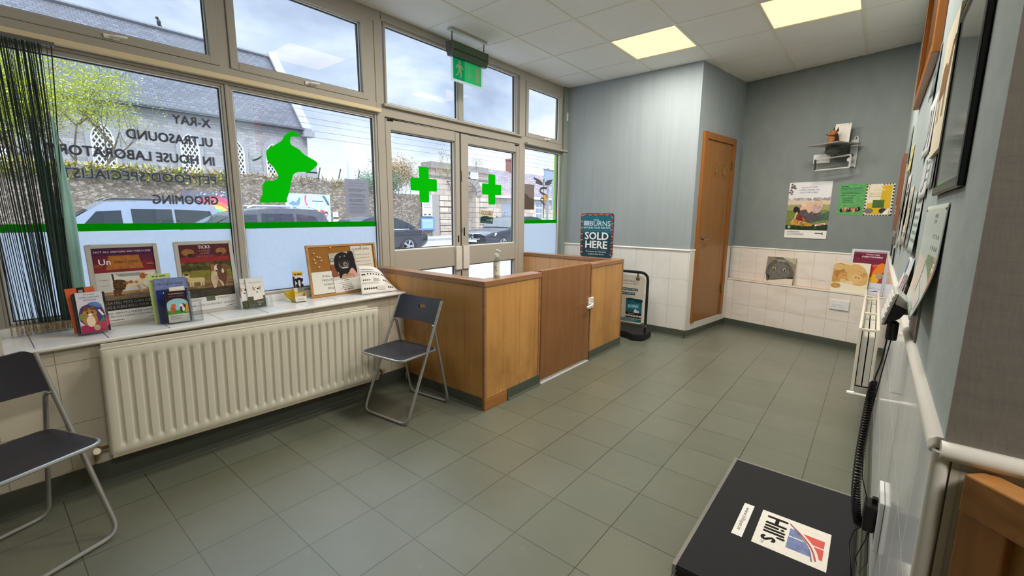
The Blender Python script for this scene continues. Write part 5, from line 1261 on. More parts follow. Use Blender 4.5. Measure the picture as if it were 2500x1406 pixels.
TK = [('r', -.132, .3, .132, .412, (120, 40, 62)), ('r', -.132, .12, .132, .3, (150, 60, 76)), ('p', [(-.132, .26), (.132, .31), (.132, .28), (-.132, .22)], (196, 110, 120)), ('t', 'TICKS ARE', .02, .385, .013, (226, 214, 220), 'c', .6, .11), ('t', 'EVERYWHERE', .02, .362, .014, (236, 226, 230), 'c', .8, .165), ('e', -.09, .375, .03, .02, (90, 40, 44)), ('e', -.08, .27, .04, .03, (110, 100, 92)), ('e', -.07, .285, .012, .01, (230, 224, 214)), ('e', -.095, .285, .012, .01, (230, 224, 214)),
      ('p', smooth_poly([(-.06, .12), (-.02, .23), (.05, .28), (.1, .29), (.12, .22), (.08, .16), (.04, .12)], 4), (206, 56, 44)), ('p', smooth_poly([(.04, .2), (.08, .3), (.125, .31), (.13, .24), (.09, .2)], 4), (226, 130, 40)), ('p', smooth_poly([(.0, .12), (.04, .2), (.08, .19), (.1, .14), (.06, .11)], 4), (226, 170, 50)), ('e', .1, .19, .03, .03, (170, 150, 120)), ('e', .02, .19, .02, .024, (176, 40, 40)), ('r', -.132, .02, .132, .12, (206, 208, 222)), ('r', .0, .09, .03, .11, (120, 90, 110))] + lines(-.1, .12, [.075, .062], .0035, (150, 150, 170)) + [('p', [(.04, .03), (.09, .036), (.125, .04), (.09, .044)], (70, 80, 100))]
framed('silver framed poster headed TICKS ARE EVERYWHERE behind the kitten canvas', onback(1.376, .5895, .04, 0, -6), .305, .44, .02, TK, (206, 200, 206), fm=plain('bright_silver_frame', rgb(216, 218, 222), .25, .3))

# ------------------------------------------------------------------ signs by the enclosure
TEAL = (22, 106, 124); TEALD = (24, 62, 76)
bs = thing('shop_sign', 'teal BURNS natural food sign reading SOLD HERE, standing on the enclosure capping', 'sign', frameM((0.005, 4.012, .9065), (1, 0, 0), (0, 0, 1)))
X = .19
BL = [('p', rrect(-X, .0, X, .455, .03), TEALD), ('p', rrect(-X + .008, .25, X - .008, .448, .026), TEAL)]
for k in range(26):
    t = k / 25; x = (-X + .014 if k % 2 else X - .014) + rn.uniform(-.006, .006); y = .03 + .4 * t
    BL.append(('e', x, y, .018, .008, ((196, 104, 66), (206, 128, 84), (150, 66, 56), (120, 80, 60))[k % 4], rn.uniform(-1, 1)))
for k in range(10): BL.append(('e', -.15 + .033 * k, .44 + rn.uniform(-.006, .006), .018, .008, ((196, 104, 66), (150, 70, 60))[k % 2], rn.uniform(-.6, .6)))
BL += [('r', -.155, .325, -.087, .377, (150, 184, 200)), ('r', -.15, .33, -.092, .372, (176, 206, 216)), ('t', 'BURNS', .037, .325, .052, (226, 234, 236), 'c', .1, .235), ('t', 'John', -.01, .378, .022, (210, 226, 230), 'c', .1, .06), ('t', 'NATURAL FOOD FOR PETS', .0, .297, .018, (232, 240, 242), 'c', .7, .31), ('r', -.13, .278, .13, .28, (110, 160, 170)),
       ('t', 'SOLD', 0, .185, .075, (240, 242, 240), 'c', 1.6, .27), ('t', 'HERE', 0, .095, .075, (240, 242, 240), 'c', 1.6, .25), ('r', -.13, .076, .13, .079, (100, 140, 150)), ('t', 'Developed by Veterinary', 0, .052, .0135, (220, 228, 228), 'c', .6, .235), ('t', 'Surgeon John Burns', 0, .026, .0135, (220, 228, 228), 'c', .6, .185)]
art('sign_board', BL, bs, base=(rrect(-X, 0, X, .455, .03), TEALD), thick=.004)
m = MB(); m.box(-.05, .05, 0, .012, -.05, .03); m.build('sign_foot', m_clear(), bs)
# free-standing pavement sign
ps = thing('pavement_sign', 'black framed free-standing pet food sign on the floor behind the enclosure', 'sign', frameM((.13, 4.42, 0), (1, .0, 0), (0, 0, 1)))
PX = .29
fr = corner_path([(-PX, .06, 0), (-PX, .735, 0), (PX, .735, 0), (PX, .06, 0)], .09, 8)
m = MB(); m.tube(fr, .0155, 10); m.build('sign_frame', plain('black_powder_coat', rgb(24, 24, 26), .4), ps, smooth=True)
m = MB(); m.tube([(-PX, .155, 0), (PX + .012, .155, 0)], .011, 8); m.lathe([(0, 0), (.017, 0), (.017, .012), (0, .014)], 12, Matrix.Translation((PX, .155, .012))); m.build('cross_bar', STEEL, ps, smooth=True)
m = MB()
for x in (-.2, .18): m.box(x - .009, x + .009, .66, .725, .004, .012); m.box(x - .022, x + .022, .655, .672, .004, .016)
m.build('hanger_clip', STEEL, ps, bevel=.002)
prof = [(-.3, -.2), (-.24, .02), (-.18, .08), (-.08, .035), (.0, .02), (.08, .035), (.18, .08), (.24, .02), (.3, -.2)]
m = MB(); m.prism([(-.3, -.16), (.3, -.16), (.31, .02), (.29, .08), (.2, .13), (.12, .08), (0, .05), (-.12, .08), (-.2, .13), (-.29, .08), (-.31, .02)], 0, .075, Matrix(((1, 0, 0, 0), (0, 0, 1, 0), (0, 1, 0, 0), (0, 0, 0, 1)))); m.build('base', plain('black_rubber_base', rgb(26, 26, 28), .6), ps, bevel=.012)
PB_ = [('p', rrect(-.255, .175, .255, .69, .05), (196, 190, 176)), ('t', 'BURNS', -.05, .622, .03, (40, 66, 76), 'c', .1, .12), ('t', 'NATURAL', .085, .622, .02, (80, 86, 86), 'c', .4, .13), ('t', 'FOOD FOR PETS', .085, .595, .013, (96, 100, 98), 'c', .4, .17),
       ('r', -.21, .525, .185, .553, (28, 62, 72)), ('t', 'FOR EXCELLENT HEALTH', .175, .533, .013, (206, 214, 212), 'r', .6, .2), ('t', 'in', -.0, .512, .009, (90, 90, 90), 'c', .3), ('r', -.21, .478, .155, .506, (28, 62, 72)), ('t', 'DOGS PRONE TO', .145, .486, .013, (206, 214, 212), 'r', .6, .16)]
PB_ += [('r', -.12, y, -.12 + w, y + .009, (120, 122, 120)) for w, y in ((.1, .43), (.06, .4), (.11, .365), (.06, .27))] + [('r', -.2, .19, -.02, .26, (28, 62, 72)), ('r', .055, .285, .24, .44, (28, 96, 108)), ('e', .11, .43, .05, .015, (20, 60, 70)), ('e', .2, .42, .05, .02, (16, 54, 62)), ('p', [(.07, .365), (.21, .385), (.21, .34), (.07, .322)], (60, 140, 156)), ('t', 'BURNS', .14, .343, .026, (190, 214, 220), 'c', .2, .11), ('e', .17, .295, .018, .03, (206, 210, 210)), ('e', .2, .29, .014, .024, (190, 196, 196)), ('r', .055, .255, .24, .285, (30, 26, 28)), ('t', 'ORIGINAL', .085, .265, .011, (200, 196, 190), 'l', .5), ('r', .055, .238, .24, .256, (200, 196, 186))]
for k in range(5): PB_.append(('e', .08 + .032 * k, .247, .006, .006, (40, 36, 36)))
PB_ += [('r', .055, .222, .24, .238, (52, 40, 38)), ('r', -.25, .182, .24, .214, (28, 96, 104)), ('t', 'Developed by Veterinary', .1, .2, .0085, (206, 220, 222), 'c', .3, .18), ('t', 'Surgeon John Burns', .09, .187, .0085, (206, 220, 222), 'c', .3, .15)]
art('sign_panel', PB_, ps, base=(rrect(-.268, .165, .268, .7, .055), (222, 222, 218)), thick=.006, zoff=.004)

# ------------------------------------------------------------------ right wall
RM = lambda y, z, x=RX - .0005, rot=0: frameM((x, y, z), (0, -1, 0), (0, 0, 1)) @ Matrix.Rotation(R(rot), 4, 'Z')     # local x towards the viewer end (-y), faces the room
ht = thing('wall_hatch', 'orange pine framed hatch high on the right wall', 'hatch', (RX, 3.1, 2.38))
m = MB(); ring(m, -.65, .63, -.373, .373, .06, -.03, -.0005); m.build('hatch_frame', WD_FRAME, ht, bevel=.003)
m = MB(); ring(m, -.59, .57, -.313, .313, .02, -.022, -.0005); m.build('hatch_lining', m_wood('dark_pine_lining', rgb(110, 62, 20), rgb(136, 84, 32), 'z'), ht)
m = MB(); m.box(-.008, -.0005, -.57, .55, -.293, .293); m.build('hatch_panel', plain('dark_brown_panel', rgb(96, 58, 22), .3), ht)
tvp = thing('picture_frame', 'large black framed picture with reflecting glass on the right wall, nearest the viewer', 'picture frame', (RX, 1.36, 1.405))
m = MB(); ring(m, -.265, .26, 0, .465, .022, -.0125, -.0005); m.build('frame', plain('gloss_black_frame', rgb(18, 17, 18), .3), tvp, bevel=.003)
def m_darkglass():
    t = NT('grey_reflective_glass'); v = t.coords()
    return t.done(t.pbsdf(t.mix(t.noise(v, 4, 4), rgb(84, 92, 90), rgb(124, 128, 122)), .08, 0, .8))
m = MB(); m.box(-.009, -.001, -.245, .24, .02, .445); m.build('picture_glass', m_darkglass(), tvp)
cv = thing('canvas_print', 'cream canvas with a brown horse picture on the right wall behind the black frame', 'canvas print', RM(1.965, 1.54, RX - .0125))
m = MB(); m.box(0, .325, 0, .38, -.0115, -.0014); m.build('canvas_edge', plain('beige_canvas_edge', rgb(176, 160, 130), .7), cv)
art('picture', [('p', smooth_poly([(.03, .18), (.06, .26), (.14, .27), (.2, .25), (.26, .3), (.3, .28), (.28, .22), (.24, .18), (.2, .17), (.1, .17)], 4), (140, 104, 66))] + [('r', x, .1, x + .02, .2, (120, 86, 52)) for x in (.06, .1, .2, .23)] + [('e', .3, .29, .03, .015, (96, 66, 40))], cv, base=(0, 0, .325, .38, (222, 212, 186)))
# assorted papers pinned on the right wall: (y, z, w, h, base, label)
def paper(lab, y, z, w, h, base, layers, lift=.0, rot=0, name='pinned_paper', seed=0, cat='pinned paper'):
    """sheet that stands off the wall towards its lower far corner"""
    r = thing(name, lab, cat, RM(y, z, RX - .002, rot), 'papers pinned on the right wall')
    def wp(x, yy, zz): return (x, yy, zz + .0012 + lift * (1 - yy / h) ** 1.5 * (1 + .4 * math.sin(seed + 5 * x / w)))
    m = MB(); m.grid(lambda u, v: wp(u * w, v * h, 0), 8, 8); o = m.build('sheet', ink(base), r, smooth=True); so = o.modifiers.new('t', 'SOLIDIFY'); so.thickness = .0008
    def sub(L):
        return L
    if layers: art('sheet_print', layers, r, warp=lambda x, yy, zz: wp(x, yy, zz + .0008), cell=.03)
    return r
def bits(w, h, cols, n, seed):
    q = random.Random(seed); o = []
    for k in range(n):
        x, y = q.uniform(.05, .75) * w, q.uniform(.05, .85) * h; o.append(('r', x, y, min(w * .97, x + q.uniform(.1, .4) * w), min(h * .97, y + q.uniform(.03, .14) * h), cols[k % len(cols)]))
    return o
C4 = [(150, 156, 158), (110, 116, 116), (190, 192, 190), (96, 104, 100)]
paper('narrow grey strip of paper below the hatch, highest paper on the right wall', 2.55, 1.83, .16, .2, (120, 128, 128), bits(.16, .2, C4, 4, 1), .008)
paper('white paper with grey clock shape left of the cream canvas on the right wall', 2.5, 1.58, .34, .22, (206, 208, 206), [('e', .12, .11, .07, .08, (96, 100, 104)), ('e', .12, .11, .058, .066, (170, 174, 176)), ('r', .24, .03, .26, .18, (90, 94, 96))], .006)
paper('white notice under the clock paper on the right wall', 2.32, 1.41, .32, .17, (200, 204, 202), [('e', .15, .085, .06, .06, (110, 114, 118)), ('e', .15, .085, .05, .05, (190, 194, 196))] + lines(.22, .3, [.12, .09, .06], .008, (120, 124, 124)), .006, 1)
paper('pale card with a dark curved edge beside the black frame', 1.98, 1.44, .16, .15, (176, 184, 182), [('e', .12, .06, .02, .06, (90, 92, 92))], .003)
paper('pale green printed sheet below the clock papers on the right wall', 2.4, 1.2, .3, .24, (186, 198, 192), lines(.03, .27, [.2, .17, .14, .11, .08, .05], .012, (140, 156, 150)), .008, 0, seed=2)
paper('grey printed sheet left of the pale green sheet on the right wall', 2.75, 1.2, .24, .26, (150, 158, 156), bits(.24, .26, C4, 8, 4), .006, 0, seed=3)
paper('beige information sheet in the crowded group on the right wall', 3.1, 1.2, .26, .3, (178, 172, 152), bits(.26, .3, [(96, 92, 84), (206, 200, 186), (140, 132, 110)], 8, 5), .01, 0, seed=1)
paper('black and white flyer near the orange folder on the right wall', 3.6, 1.17, .3, .42, (188, 184, 178), bits(.3, .42, [(40, 38, 40), (90, 84, 84), (220, 216, 210)], 10, 6), .014, 0, seed=4)
paper('dark photo flyer near the orange folder on the right wall', 4.1, 1.16, .3, .5, (110, 100, 92), bits(.3, .5, [(46, 40, 38), (190, 170, 150), (80, 70, 66)], 10, 7), .018, 0, seed=5)
paper('yellow and white flyer behind the black and white flyer on the right wall', 3.75, 1.62, .25, .16, (200, 186, 120), bits(.25, .16, [(120, 110, 60), (226, 220, 190)], 5, 8), .01, 0, seed=6)
paper('greenish leaflet above the orange folder on the right wall', 4.3, 1.72, .22, .25, (110, 122, 108), bits(.22, .25, [(80, 92, 80), (160, 160, 140)], 5, 9), .008)
of = thing('leaflet_rack', 'orange edged wall leaflet rack at the far end of the right wall', 'leaflet rack', (RX, 4.65, 1.24))
m = MB(); m.box(-.024, -.001, -.14, -.128, 0, .59); m.box(-.024, -.001, .128, .14, 0, .59); m.box(-.008, -.001, -.128, .128, 0, .59); m.build('rack_body', m_wood('orange_wood_rack', rgb(120, 76, 56), rgb(146, 98, 74), 'z'), of)
m = MB(); m.box(-.024, -.021, -.128, .128, 0, .2); m.build('rack_front', m_clear(), of)
for k, (lb, c) in enumerate((('white leaflets in the orange wall rack', (206, 206, 204)), ('pink leaflets fanned out in the orange wall rack', (196, 150, 150)))):
    r = thing('leaflet', lb, 'leaflet', RM(4.76 - .12 * k, 1.245, RX - .012 - .006 * k), 'leaflets in the wall rack'); art('cover', bits(.1, .21, [(120, 100, 100), (226, 224, 220), (70, 66, 70)], 5, 30 + k), r, base=(0, 0, .1, .21, c), thick=.003)
paper('small blue and white price card on the right wall above the display unit', 2.35, .985 + .03, .3, .17, (204, 208, 210), [('e', .04, .13, .03, .03, (70, 110, 150))] + [('r', .06 + .035 * k, .02 + .01 * (k % 2), .075 + .035 * k, .1, ((176, 90, 90), (120, 126, 136))[k % 2]) for k in range(6)], .03, 2, seed=2)
paper('small price card lower on the right wall beside the display unit', 2.3, .985, .2, .1, (198, 196, 196), [('r', .03 + .05 * k, .02, .05 + .05 * k, .08, ((176, 96, 90), (110, 150, 120), (130, 130, 150))[k]) for k in range(3)], .02, 0, seed=5)
for (y, z, h, lb) in ((4.2, 1.0, .12, 'black magnet strip low on the right wall near the back corner'), (4.9, 1.02, .16, 'black clip strip on the right wall above the framed ticks poster')):
    r = thing('clip_strip', lb, 'clip', RM(y, z)); m = MB(); m.box(0, .06, 0, h, 0, .008); m.build('strip', BLACKP, r, bevel=.002)
# big planner sheet curling off the wall
pl = thing('wall_planner', 'large pale planner sheet curling off the right wall above the dado rail', 'wall planner', None)
PW, PHH = .55, .29
def pw_(x, y, z):
    """x 0..PW from far edge to near edge, y 0..PHH up"""
    v = 1 - y / PHH; u = x / PW
    out = .002 + .008 * v + .08 * max(0, v - .5) ** 1.5 * (.45 + .55 * u) + z
    return (RX - out, 1.82 - x - .03 * v * (1 - u), 1.378 - PHH * v * (1 - .05 * u))
m = MB(); m.grid(lambda u, v: pw_(u * PW, v * PHH, 0), 16, 26); o = m.build('sheet', plain('pale_glossy_sheet', rgb(196, 206, 200), .25, var=.05), pl, smooth=True); so = o.modifiers.new('t', 'SOLIDIFY'); so.thickness = .0012
PLL = lines(.3, .39, [.24, .255], .01, (130, 136, 136)) + [('r', .33 + .045 * k, .2 - .03 * j, .343 + .045 * k, .211 - .03 * j, (120, 130, 130)) for k in range(4) for j in range(2)] + [('p', [(.3, .155), (.53, .155), (.53, .09), (.42, .11), (.3, .13)], (116, 142, 104)), ('p', [(.47, .155), (.545, .155), (.545, .06), (.52, .08)], (206, 150, 136)), ('e', .5, .13, .02, .014, (230, 224, 206)), ('p', [(.02, .15), (.28, .14), (.28, .05), (.02, .04)], (206, 194, 182)), ('p', [(.3, .08), (.5, .05), (.5, .02), (.3, .03)], (210, 204, 196)), ('r', .38, .006, .45, .02, (160, 196, 136))]
art('planner_print', PLL, pl, warp=lambda x, y, z: pw_(x, y, z + .0012), cell=.016)
for y, lb in ((1.29, 'grey pin at the near top corner of the planner sheet'), (1.8, 'grey pin at the far top corner of the planner sheet')):
    r = thing('push_pin', lb, 'push pin', RM(y, 1.365)); m = MB(); m.lathe([(0, .002), (.0032, .0025), (.0028, .005), (0, .0055)], 10); m.build('pin_head', STEEL, r, smooth=True)

# ------------------------------------------------------------------ weighing scale, its display and cables
ws = thing('weighing_scale', 'low black pet weighing platform on the floor by the right wall', 'scale', (1.8, 1.4, 0))
m = MB(); m.box(0, .53, 0, .956, .012, .046); m.build('platform', plain('dark_steel_platform', rgb(40, 40, 40), .4, .3), ws, bevel=.003)
m = MB(); m.box(.012, .522, .004, .944, .046, .051); m.build('rubber_mat', plain('black_rubber_mat', rgb(34, 35, 37), .55, bump=.4, var=.1, scale=20), ws)
m = MB(); m.box(-.003, .012, -.003, .959, .014, .0535); m.box(.012, .53, .944, .959, .02, .052); m.build('edge_trim', plain('aluminium_edge', rgb(176, 174, 168), .35, .7), ws, bevel=.002)
for x, y in ((.03, .03), (.5, .03), (.03, .92), (.5, .92)):
    m = MB(); m.lathe([(0, 0), (.022, 0), (.018, .012), (0, .012)], 14, Matrix.Translation((x, y, 0))); m.build('foot', BLACKP, ws)
m = MB()
for x in (.012, .07): m.lathe([(0, 0), (.004, 0), (.004, .004), (0, .004)], 8, Matrix.Translation((x, .0, .034)) @ Matrix.Rotation(R(90), 4, 'X'))
m.build('screw', STEEL, ws)
HL = [('t', 'Hill\'s', 0, 0, .07, (24, 22, 24), 'l', .8, .2)]
st = thing('scale_sticker', 'white Hill\'s logo sticker on the black weighing platform', 'sticker', Matrix.Translation((2.001, 1.972, .0514)) @ Matrix.Rotation(R(-90), 4, 'Z'))
RED, BLUE = (206, 88, 80), (112, 124, 160)
def arc(x0, y0, x1, y1, bulge, n=14): return [(x0 + (x1 - x0) * k / n + bulge * math.sin(math.pi * k / n) * (y1 - y0), y0 + (y1 - y0) * k / n - bulge * math.sin(math.pi * k / n) * (x1 - x0)) for k in range(n + 1)]
# local: x runs toward the viewer (-y world), y runs +x world; sheet 0.25 x 0.25
A1 = [(.045, .105), (.08, .135), (.12, .165), (.16, .19), (.2, .205), (.235, .212)]
S1 = [('p', [(.055, .118), (.085, .145), (.125, .172), (.158, .19), (.158, .107), (.055, .107)], BLUE), ('p', [(.075, .16), (.12, .19), (.155, .206), (.155, .236), (.03 + .03, .236)], RED)]
HLS = [('t', 'Hill\'s', .03, .026, .075, (26, 24, 26), 'l', 1.6, .175), ('t', 'TM', .212, .028, .011, (60, 60, 60), 'l', .2),
       ('p', [(.062, .112), (.062, .128), (.085, .145), (.115, .163), (.115, .112)], BLUE), ('p', [(.122, .112), (.122, .168), (.16, .185), (.2, .198), (.2, .112)], BLUE),
       ('p', [(.068, .158), (.1, .183), (.118, .195), (.118, .232), (.068, .232)], RED), ('p', [(.126, .199), (.16, .213), (.196, .222), (.196, .232), (.126, .232)], RED)]
HLS += [(k, p, (176, 90, 88)) for k, p, _ in ribbon(fine([(.035, .11), (.075, .148), (.12, .18), (.165, .2), (.215, .212)]), .0035, False)] + [(k, p, (110, 112, 130)) for k, p, _ in ribbon(fine([(.03, .108), (.075, .14), (.12, .17), (.17, .19), (.225, .2)]), .0022, False)]
art('sticker_print', HLS, st, base=(0, 0, .252, .249, (222, 216, 202)), thick=.0003)
st2 = thing('scale_sticker', 'narrow white web address sticker on the weighing platform', 'sticker', Matrix.Translation((1.9265, 1.971, .0514)) @ Matrix.Rotation(R(-90), 4, 'Z'))
art('sticker_print', [('t', 'www.hillspet.ie', .03, .013, .016, (40, 38, 38), 'l', .2, .18)], st2, base=(0, 0, .25, .04, (224, 220, 210)), thick=.0003)
du = thing('scale_display', 'grey and black scale display unit on a wall bracket above the dado rail', 'scale display', (2.33, 1.6, 1.07))
def slab(name, Q, y0, y1, mt, bv=0.0):
    n = len(Q); m = MB(); m.add([(x, y0, z) for x, z in Q] + [(x, y1, z) for x, z in Q], [tuple(range(n)), tuple(range(2 * n - 1, n - 1, -1))] + [(i, n + i, n + (i + 1) % n, (i + 1) % n) for i in range(n)])
    return m.build(name, mt, du, world=True, bevel=bv)
slab('display_case', [(2.327, 1.119), (2.322, 1.088), (2.354, 1.0735), (2.358, 1.088)], 1.6, 1.8, plain('light_grey_case', rgb(190, 188, 180), .4), .002)
slab('display_face', [(2.3265, 1.119), (2.320, 1.119), (2.297, 1.022), (2.3025, 1.02)], 1.602, 1.798, plain('light_grey_case', rgb(190, 188, 180), .4))
slab('black_base', [(2.3215, 1.0875), (2.303, 1.02), (2.337, 1.045), (2.353, 1.073)], 1.603, 1.797, BLACKP)
m = MB(); k0, k1 = Vector((2.3196, 0, 1.119)), Vector((2.2966, 0, 1.022)); nrm = Vector((-.97, 0, .23)) * .0022
for j in range(5):
    a, b = k0.lerp(k1, .1 + .17 * j), k0.lerp(k1, .1 + .17 * j + .11); Qk = [a, b, b + nrm, a + nrm]
    m.add([(q.x, 1.615, q.z) for q in Qk] + [(q.x, 1.785, q.z) for q in Qk], [(0, 1, 2, 3), (7, 6, 5, 4), (0, 4, 5, 1), (1, 5, 6, 2), (2, 6, 7, 3), (3, 7, 4, 0)])
m.build('keypad', WHITEP, du, world=True)
m = MB(); m.add([(2.3765, 1.545, .975), (2.3765, 1.545, 1.135), (2.3765, 1.82, 1.135), (2.3765, 1.82, .975), (2.372, 1.545, .975), (2.372, 1.545, 1.135), (2.372, 1.82, 1.135), (2.372, 1.82, .975)], [(0, 1, 2, 3), (7, 6, 5, 4), (0, 4, 5, 1), (1, 5, 6, 2), (2, 6, 7, 3), (3, 7, 4, 0)]); m.box(2.345, 2.374, 1.66, 1.74, 1.05, 1.06); m.build('wall_bracket', plain('taupe_bracket', rgb(128, 122, 110), .45, .3), du, world=True)
m = MB(); m.lathe([(0, -.03), (.0135, -.03), (.0145, -.02), (.0145, .024), (.008, .03), (0, .03)], 16, Matrix.Translation((2.326, 1.645, 1.0))); m.build('plug', BLACKP, du, world=True, smooth=True)
cc = thing('coiled_cable', 'black coiled cable hanging from the scale display down to the floor platform', 'cable', None)
spine = [(2.318, 1.65, .985), (2.313, 1.65, .9), (2.303, 1.65, .835), (2.2985, 1.65, .76), (2.296, 1.65, .66), (2.294, 1.65, .56), (2.297, 1.65, .45), (2.306, 1.65, .37), (2.318, 1.65, .32)]
sp_ = [Vector((a, 0, b)) for a, b in [(p[0], p[2]) for p in spine]]
def along(t):
    f = t * (len(spine) - 1); i = min(int(f), len(spine) - 2); f -= i
    P = [Vector(spine[max(min(i + k, len(spine) - 1), 0)]) for k in (-1, 0, 1, 2)]
    return .5 * ((2 * P[1]) + (P[2] - P[0]) * f + (2 * P[0] - 5 * P[1] + 4 * P[2] - P[3]) * f * f + (3 * P[1] - P[0] - 3 * P[2] + P[3]) * f ** 3)
pts = [tuple(along(t / 20 * .27)) for t in range(20)]
turns, npt = 62, 62 * 10
for k in range(npt + 1):
    t = .27 + .71 * k / npt; c = along(t); a = 2 * math.pi * turns * (k / npt) ** .8; rr_ = .0115 if t > .45 else .009 + .0025 * (t - .27) / .18
    pts.append((c.x + rr_ * math.cos(a), c.y + rr_ * math.sin(a), c.z))
pts += [(2.31, 1.65, .3), (2.3, 1.66, .24), (2.31, 1.68, .17), (2.32, 1.7, .1), (2.318, 1.72, .06), (2.30, 1.74, .056)]
m = MB(); m.tube(pts, .0026, 6); m.build('cable', BLACKP, cc, smooth=True)
tc = thing('power_cable', 'thin black power cable hanging from the display plug down to the adapter', 'cable', None)
m = MB(); m.tube([(2.327, 1.64, .975), (2.32, 1.64, .9), (2.312, 1.64, .8), (2.304, 1.65, .7), (2.3, 1.64, .6), (2.308, 1.64, .5), (2.325, 1.64, .44), (2.332, 1.63, .41), (2.345, 1.62, .36), (2.34, 1.62, .3), (2.32, 1.62, .22), (2.335, 1.62, .17), (2.352, 1.62, .22), (2.345, 1.63, .3), (2.345, 1.63, .33)], .0018, 6); m.build('cable', BLACKP, tc, smooth=True)
socket('white double socket low on the right wall holding the black adapter', RM(1.72, .3, RX - .0085), .16, .17)
ad = thing('power_adapter', 'black plug-in power adapter in the low socket on the right wall', 'adapter', (2.345, 1.635, .38))
m = MB(); m.box(-.022, .0105, -.035, .035, -.045, .045); m.build('adapter_body', BLACKP, ad, bevel=.006)
m = MB(); m.box(-.004, .012, .0, .02, .045, .06); m.build('adapter_plug', BLACKP, ad, bevel=.003)
socket('white socket on the right wall tiles nearest the corner edge', RM(1.1, .26, RX - .0085), .12, .1)
# low wooden gate leaf standing open at the near corner
gl = thing('low_gate', 'brown pine half-height gate leaf standing open at the near right corner', 'gate', frameM((2.400, .795, 0), (.72, -.694, 0), (0, 0, 1)))
GW, GHt = .62, .958
PINE = m_wood('dark_grained_pine', rgb(132, 82, 40), rgb(188, 128, 70), 'z', .55, rough=.4)
PINEX = m_wood('dark_grained_pine_rail', rgb(150, 98, 50), rgb(200, 144, 84), 'x', .8, rough=.42)
m = MB(); m.box(0, GW, GHt - .062, GHt, -.045, 0); m.build('top_rail', PINEX, gl, bevel=.003)
m = MB(); m.box(0, .062, .05, GHt - .062, -.042, -.003); m.build('stile', PINE, gl, bevel=.003)
m = MB(); m.box(GW - .062, GW, .05, GHt - .062, -.042, -.003); m.build('stile', PINE, gl, bevel=.003)
m = MB(); m.box(.062, GW - .062, .05, .13, -.042, -.003); m.build('bottom_rail', PINEX, gl, bevel=.003)
m = MB(); m.box(.062, GW - .062, .13, GHt - .062, -.03, -.018); m.build('panel', m_wood('honey_plywood_panel', rgb(170, 124, 58), rgb(190, 142, 72), 'z', .5), gl)
for z in (.08, .8):
    m = MB(); m.box(-.012, .002, z, z + .08, -.05, -.04); m.build('hinge', BRS, gl)
# ------------------------------------------------------------------ street outside
GZ = -.22
def m_ground(name, c0, c1, sc_=3, rough=.8):
    t = NT(name); p = t.pos()
    return t.done(t.pbsdf(t.mix(t.noise(p, sc_, 6, .65), c0, c1), rough, 0, .3, t.bump(t.noise(p, 60, 3), .3, .01)))
ROAD = m_ground('pale_asphalt', rgb(138, 142, 148), rgb(168, 172, 178)); PAVE = m_ground('concrete_footpath', rgb(150, 150, 150), rgb(178, 178, 176), 6)
m = MB(); m.box(-60, -1.02, -40, 70, GZ - .2, GZ); struct(m.build('road', ROAD))
m = MB(); m.box(-3.2, -1.02, -40, 70, GZ - .05, -.06); struct(m.build('pavement', PAVE))
m = MB(); m.box(-20, -17.6, -40, 70, GZ, GZ + .13); struct(m.build('pavement_far', PAVE))
m = MB()
for y in range(-10, 60, 4): m.box(-8.05, -7.93, y, y + 2, GZ, GZ + .004)
m.box(-12.9, -12.8, 10.5, 30, GZ, GZ + .004); struct(m.build('road_markings', plain('white_road_paint', rgb(230, 230, 228), .6)))
def m_stone(name, c0, c1, mortar, sx=.45, sz=.22, rubble=True):
    t = NT(name); p = t.pos(); X = t.sep(p)
    if rubble:
        v = t.new('ShaderNodeTexVoronoi', feature='DISTANCE_TO_EDGE'); t.link(t.comb(X[0], t.math('DIVIDE', X[1], sx), t.math('DIVIDE', X[2], sz)), v.inputs['Vector']); v.inputs['Scale'].default_value = 1.0
        v2 = t.new('ShaderNodeTexVoronoi'); t.link(t.comb(X[0], t.math('DIVIDE', X[1], sx), t.math('DIVIDE', X[2], sz)), v2.inputs['Vector']); v2.inputs['Scale'].default_value = 1.0
        line = t.math('LESS_THAN', v.outputs['Distance'], .06); val = t.sep(v2.outputs['Color'])[0]
    else:
        b = t.new('ShaderNodeTexBrick'); t.link(t.comb(t.math('ADD', X[0], X[1]), X[2], 0.0), b.inputs['Vector'])
        b.inputs['Scale'].default_value = 1.0; b.inputs['Brick Width'].default_value = sx; b.inputs['Row Height'].default_value = sz; b.inputs['Mortar Size'].default_value = .012
        b.inputs['Color1'].default_value = (0, 0, 0, 1); b.inputs['Color2'].default_value = (1, 1, 1, 1); b.inputs['Mortar'].default_value = (.5, .5, .5, 1)
        line = b.outputs['Fac']; val = t.sep(b.outputs['Color'])[0]
    k = t.mix(val, c0, c1); k = t.mix(t.math('MULTIPLY', t.noise(p, 2.2, 6, .7), .55), k, scl(c0, .62)); k = t.mix(line, k, mortar)
    return t.done(t.pbsdf(k, .85, 0, .2, t.bump(t.math('SUBTRACT', t.noise(p, 9, 4), line), .5, .03)))
RUB = m_stone('rubble_stone', rgb(116, 106, 96), rgb(186, 174, 158), rgb(110, 98, 86), .15, .085)
CHS = m_stone('church_limestone', rgb(158, 158, 160), rgb(190, 190, 192), rgb(150, 149, 150), .42, .17, False)
ASH = m_stone('pinkish_ashlar', rgb(192, 176, 162), rgb(230, 212, 194), rgb(112, 104, 98), .75, .36, False)
DRS = plain('dressed_stone', rgb(158, 160, 164), .8, var=.15)
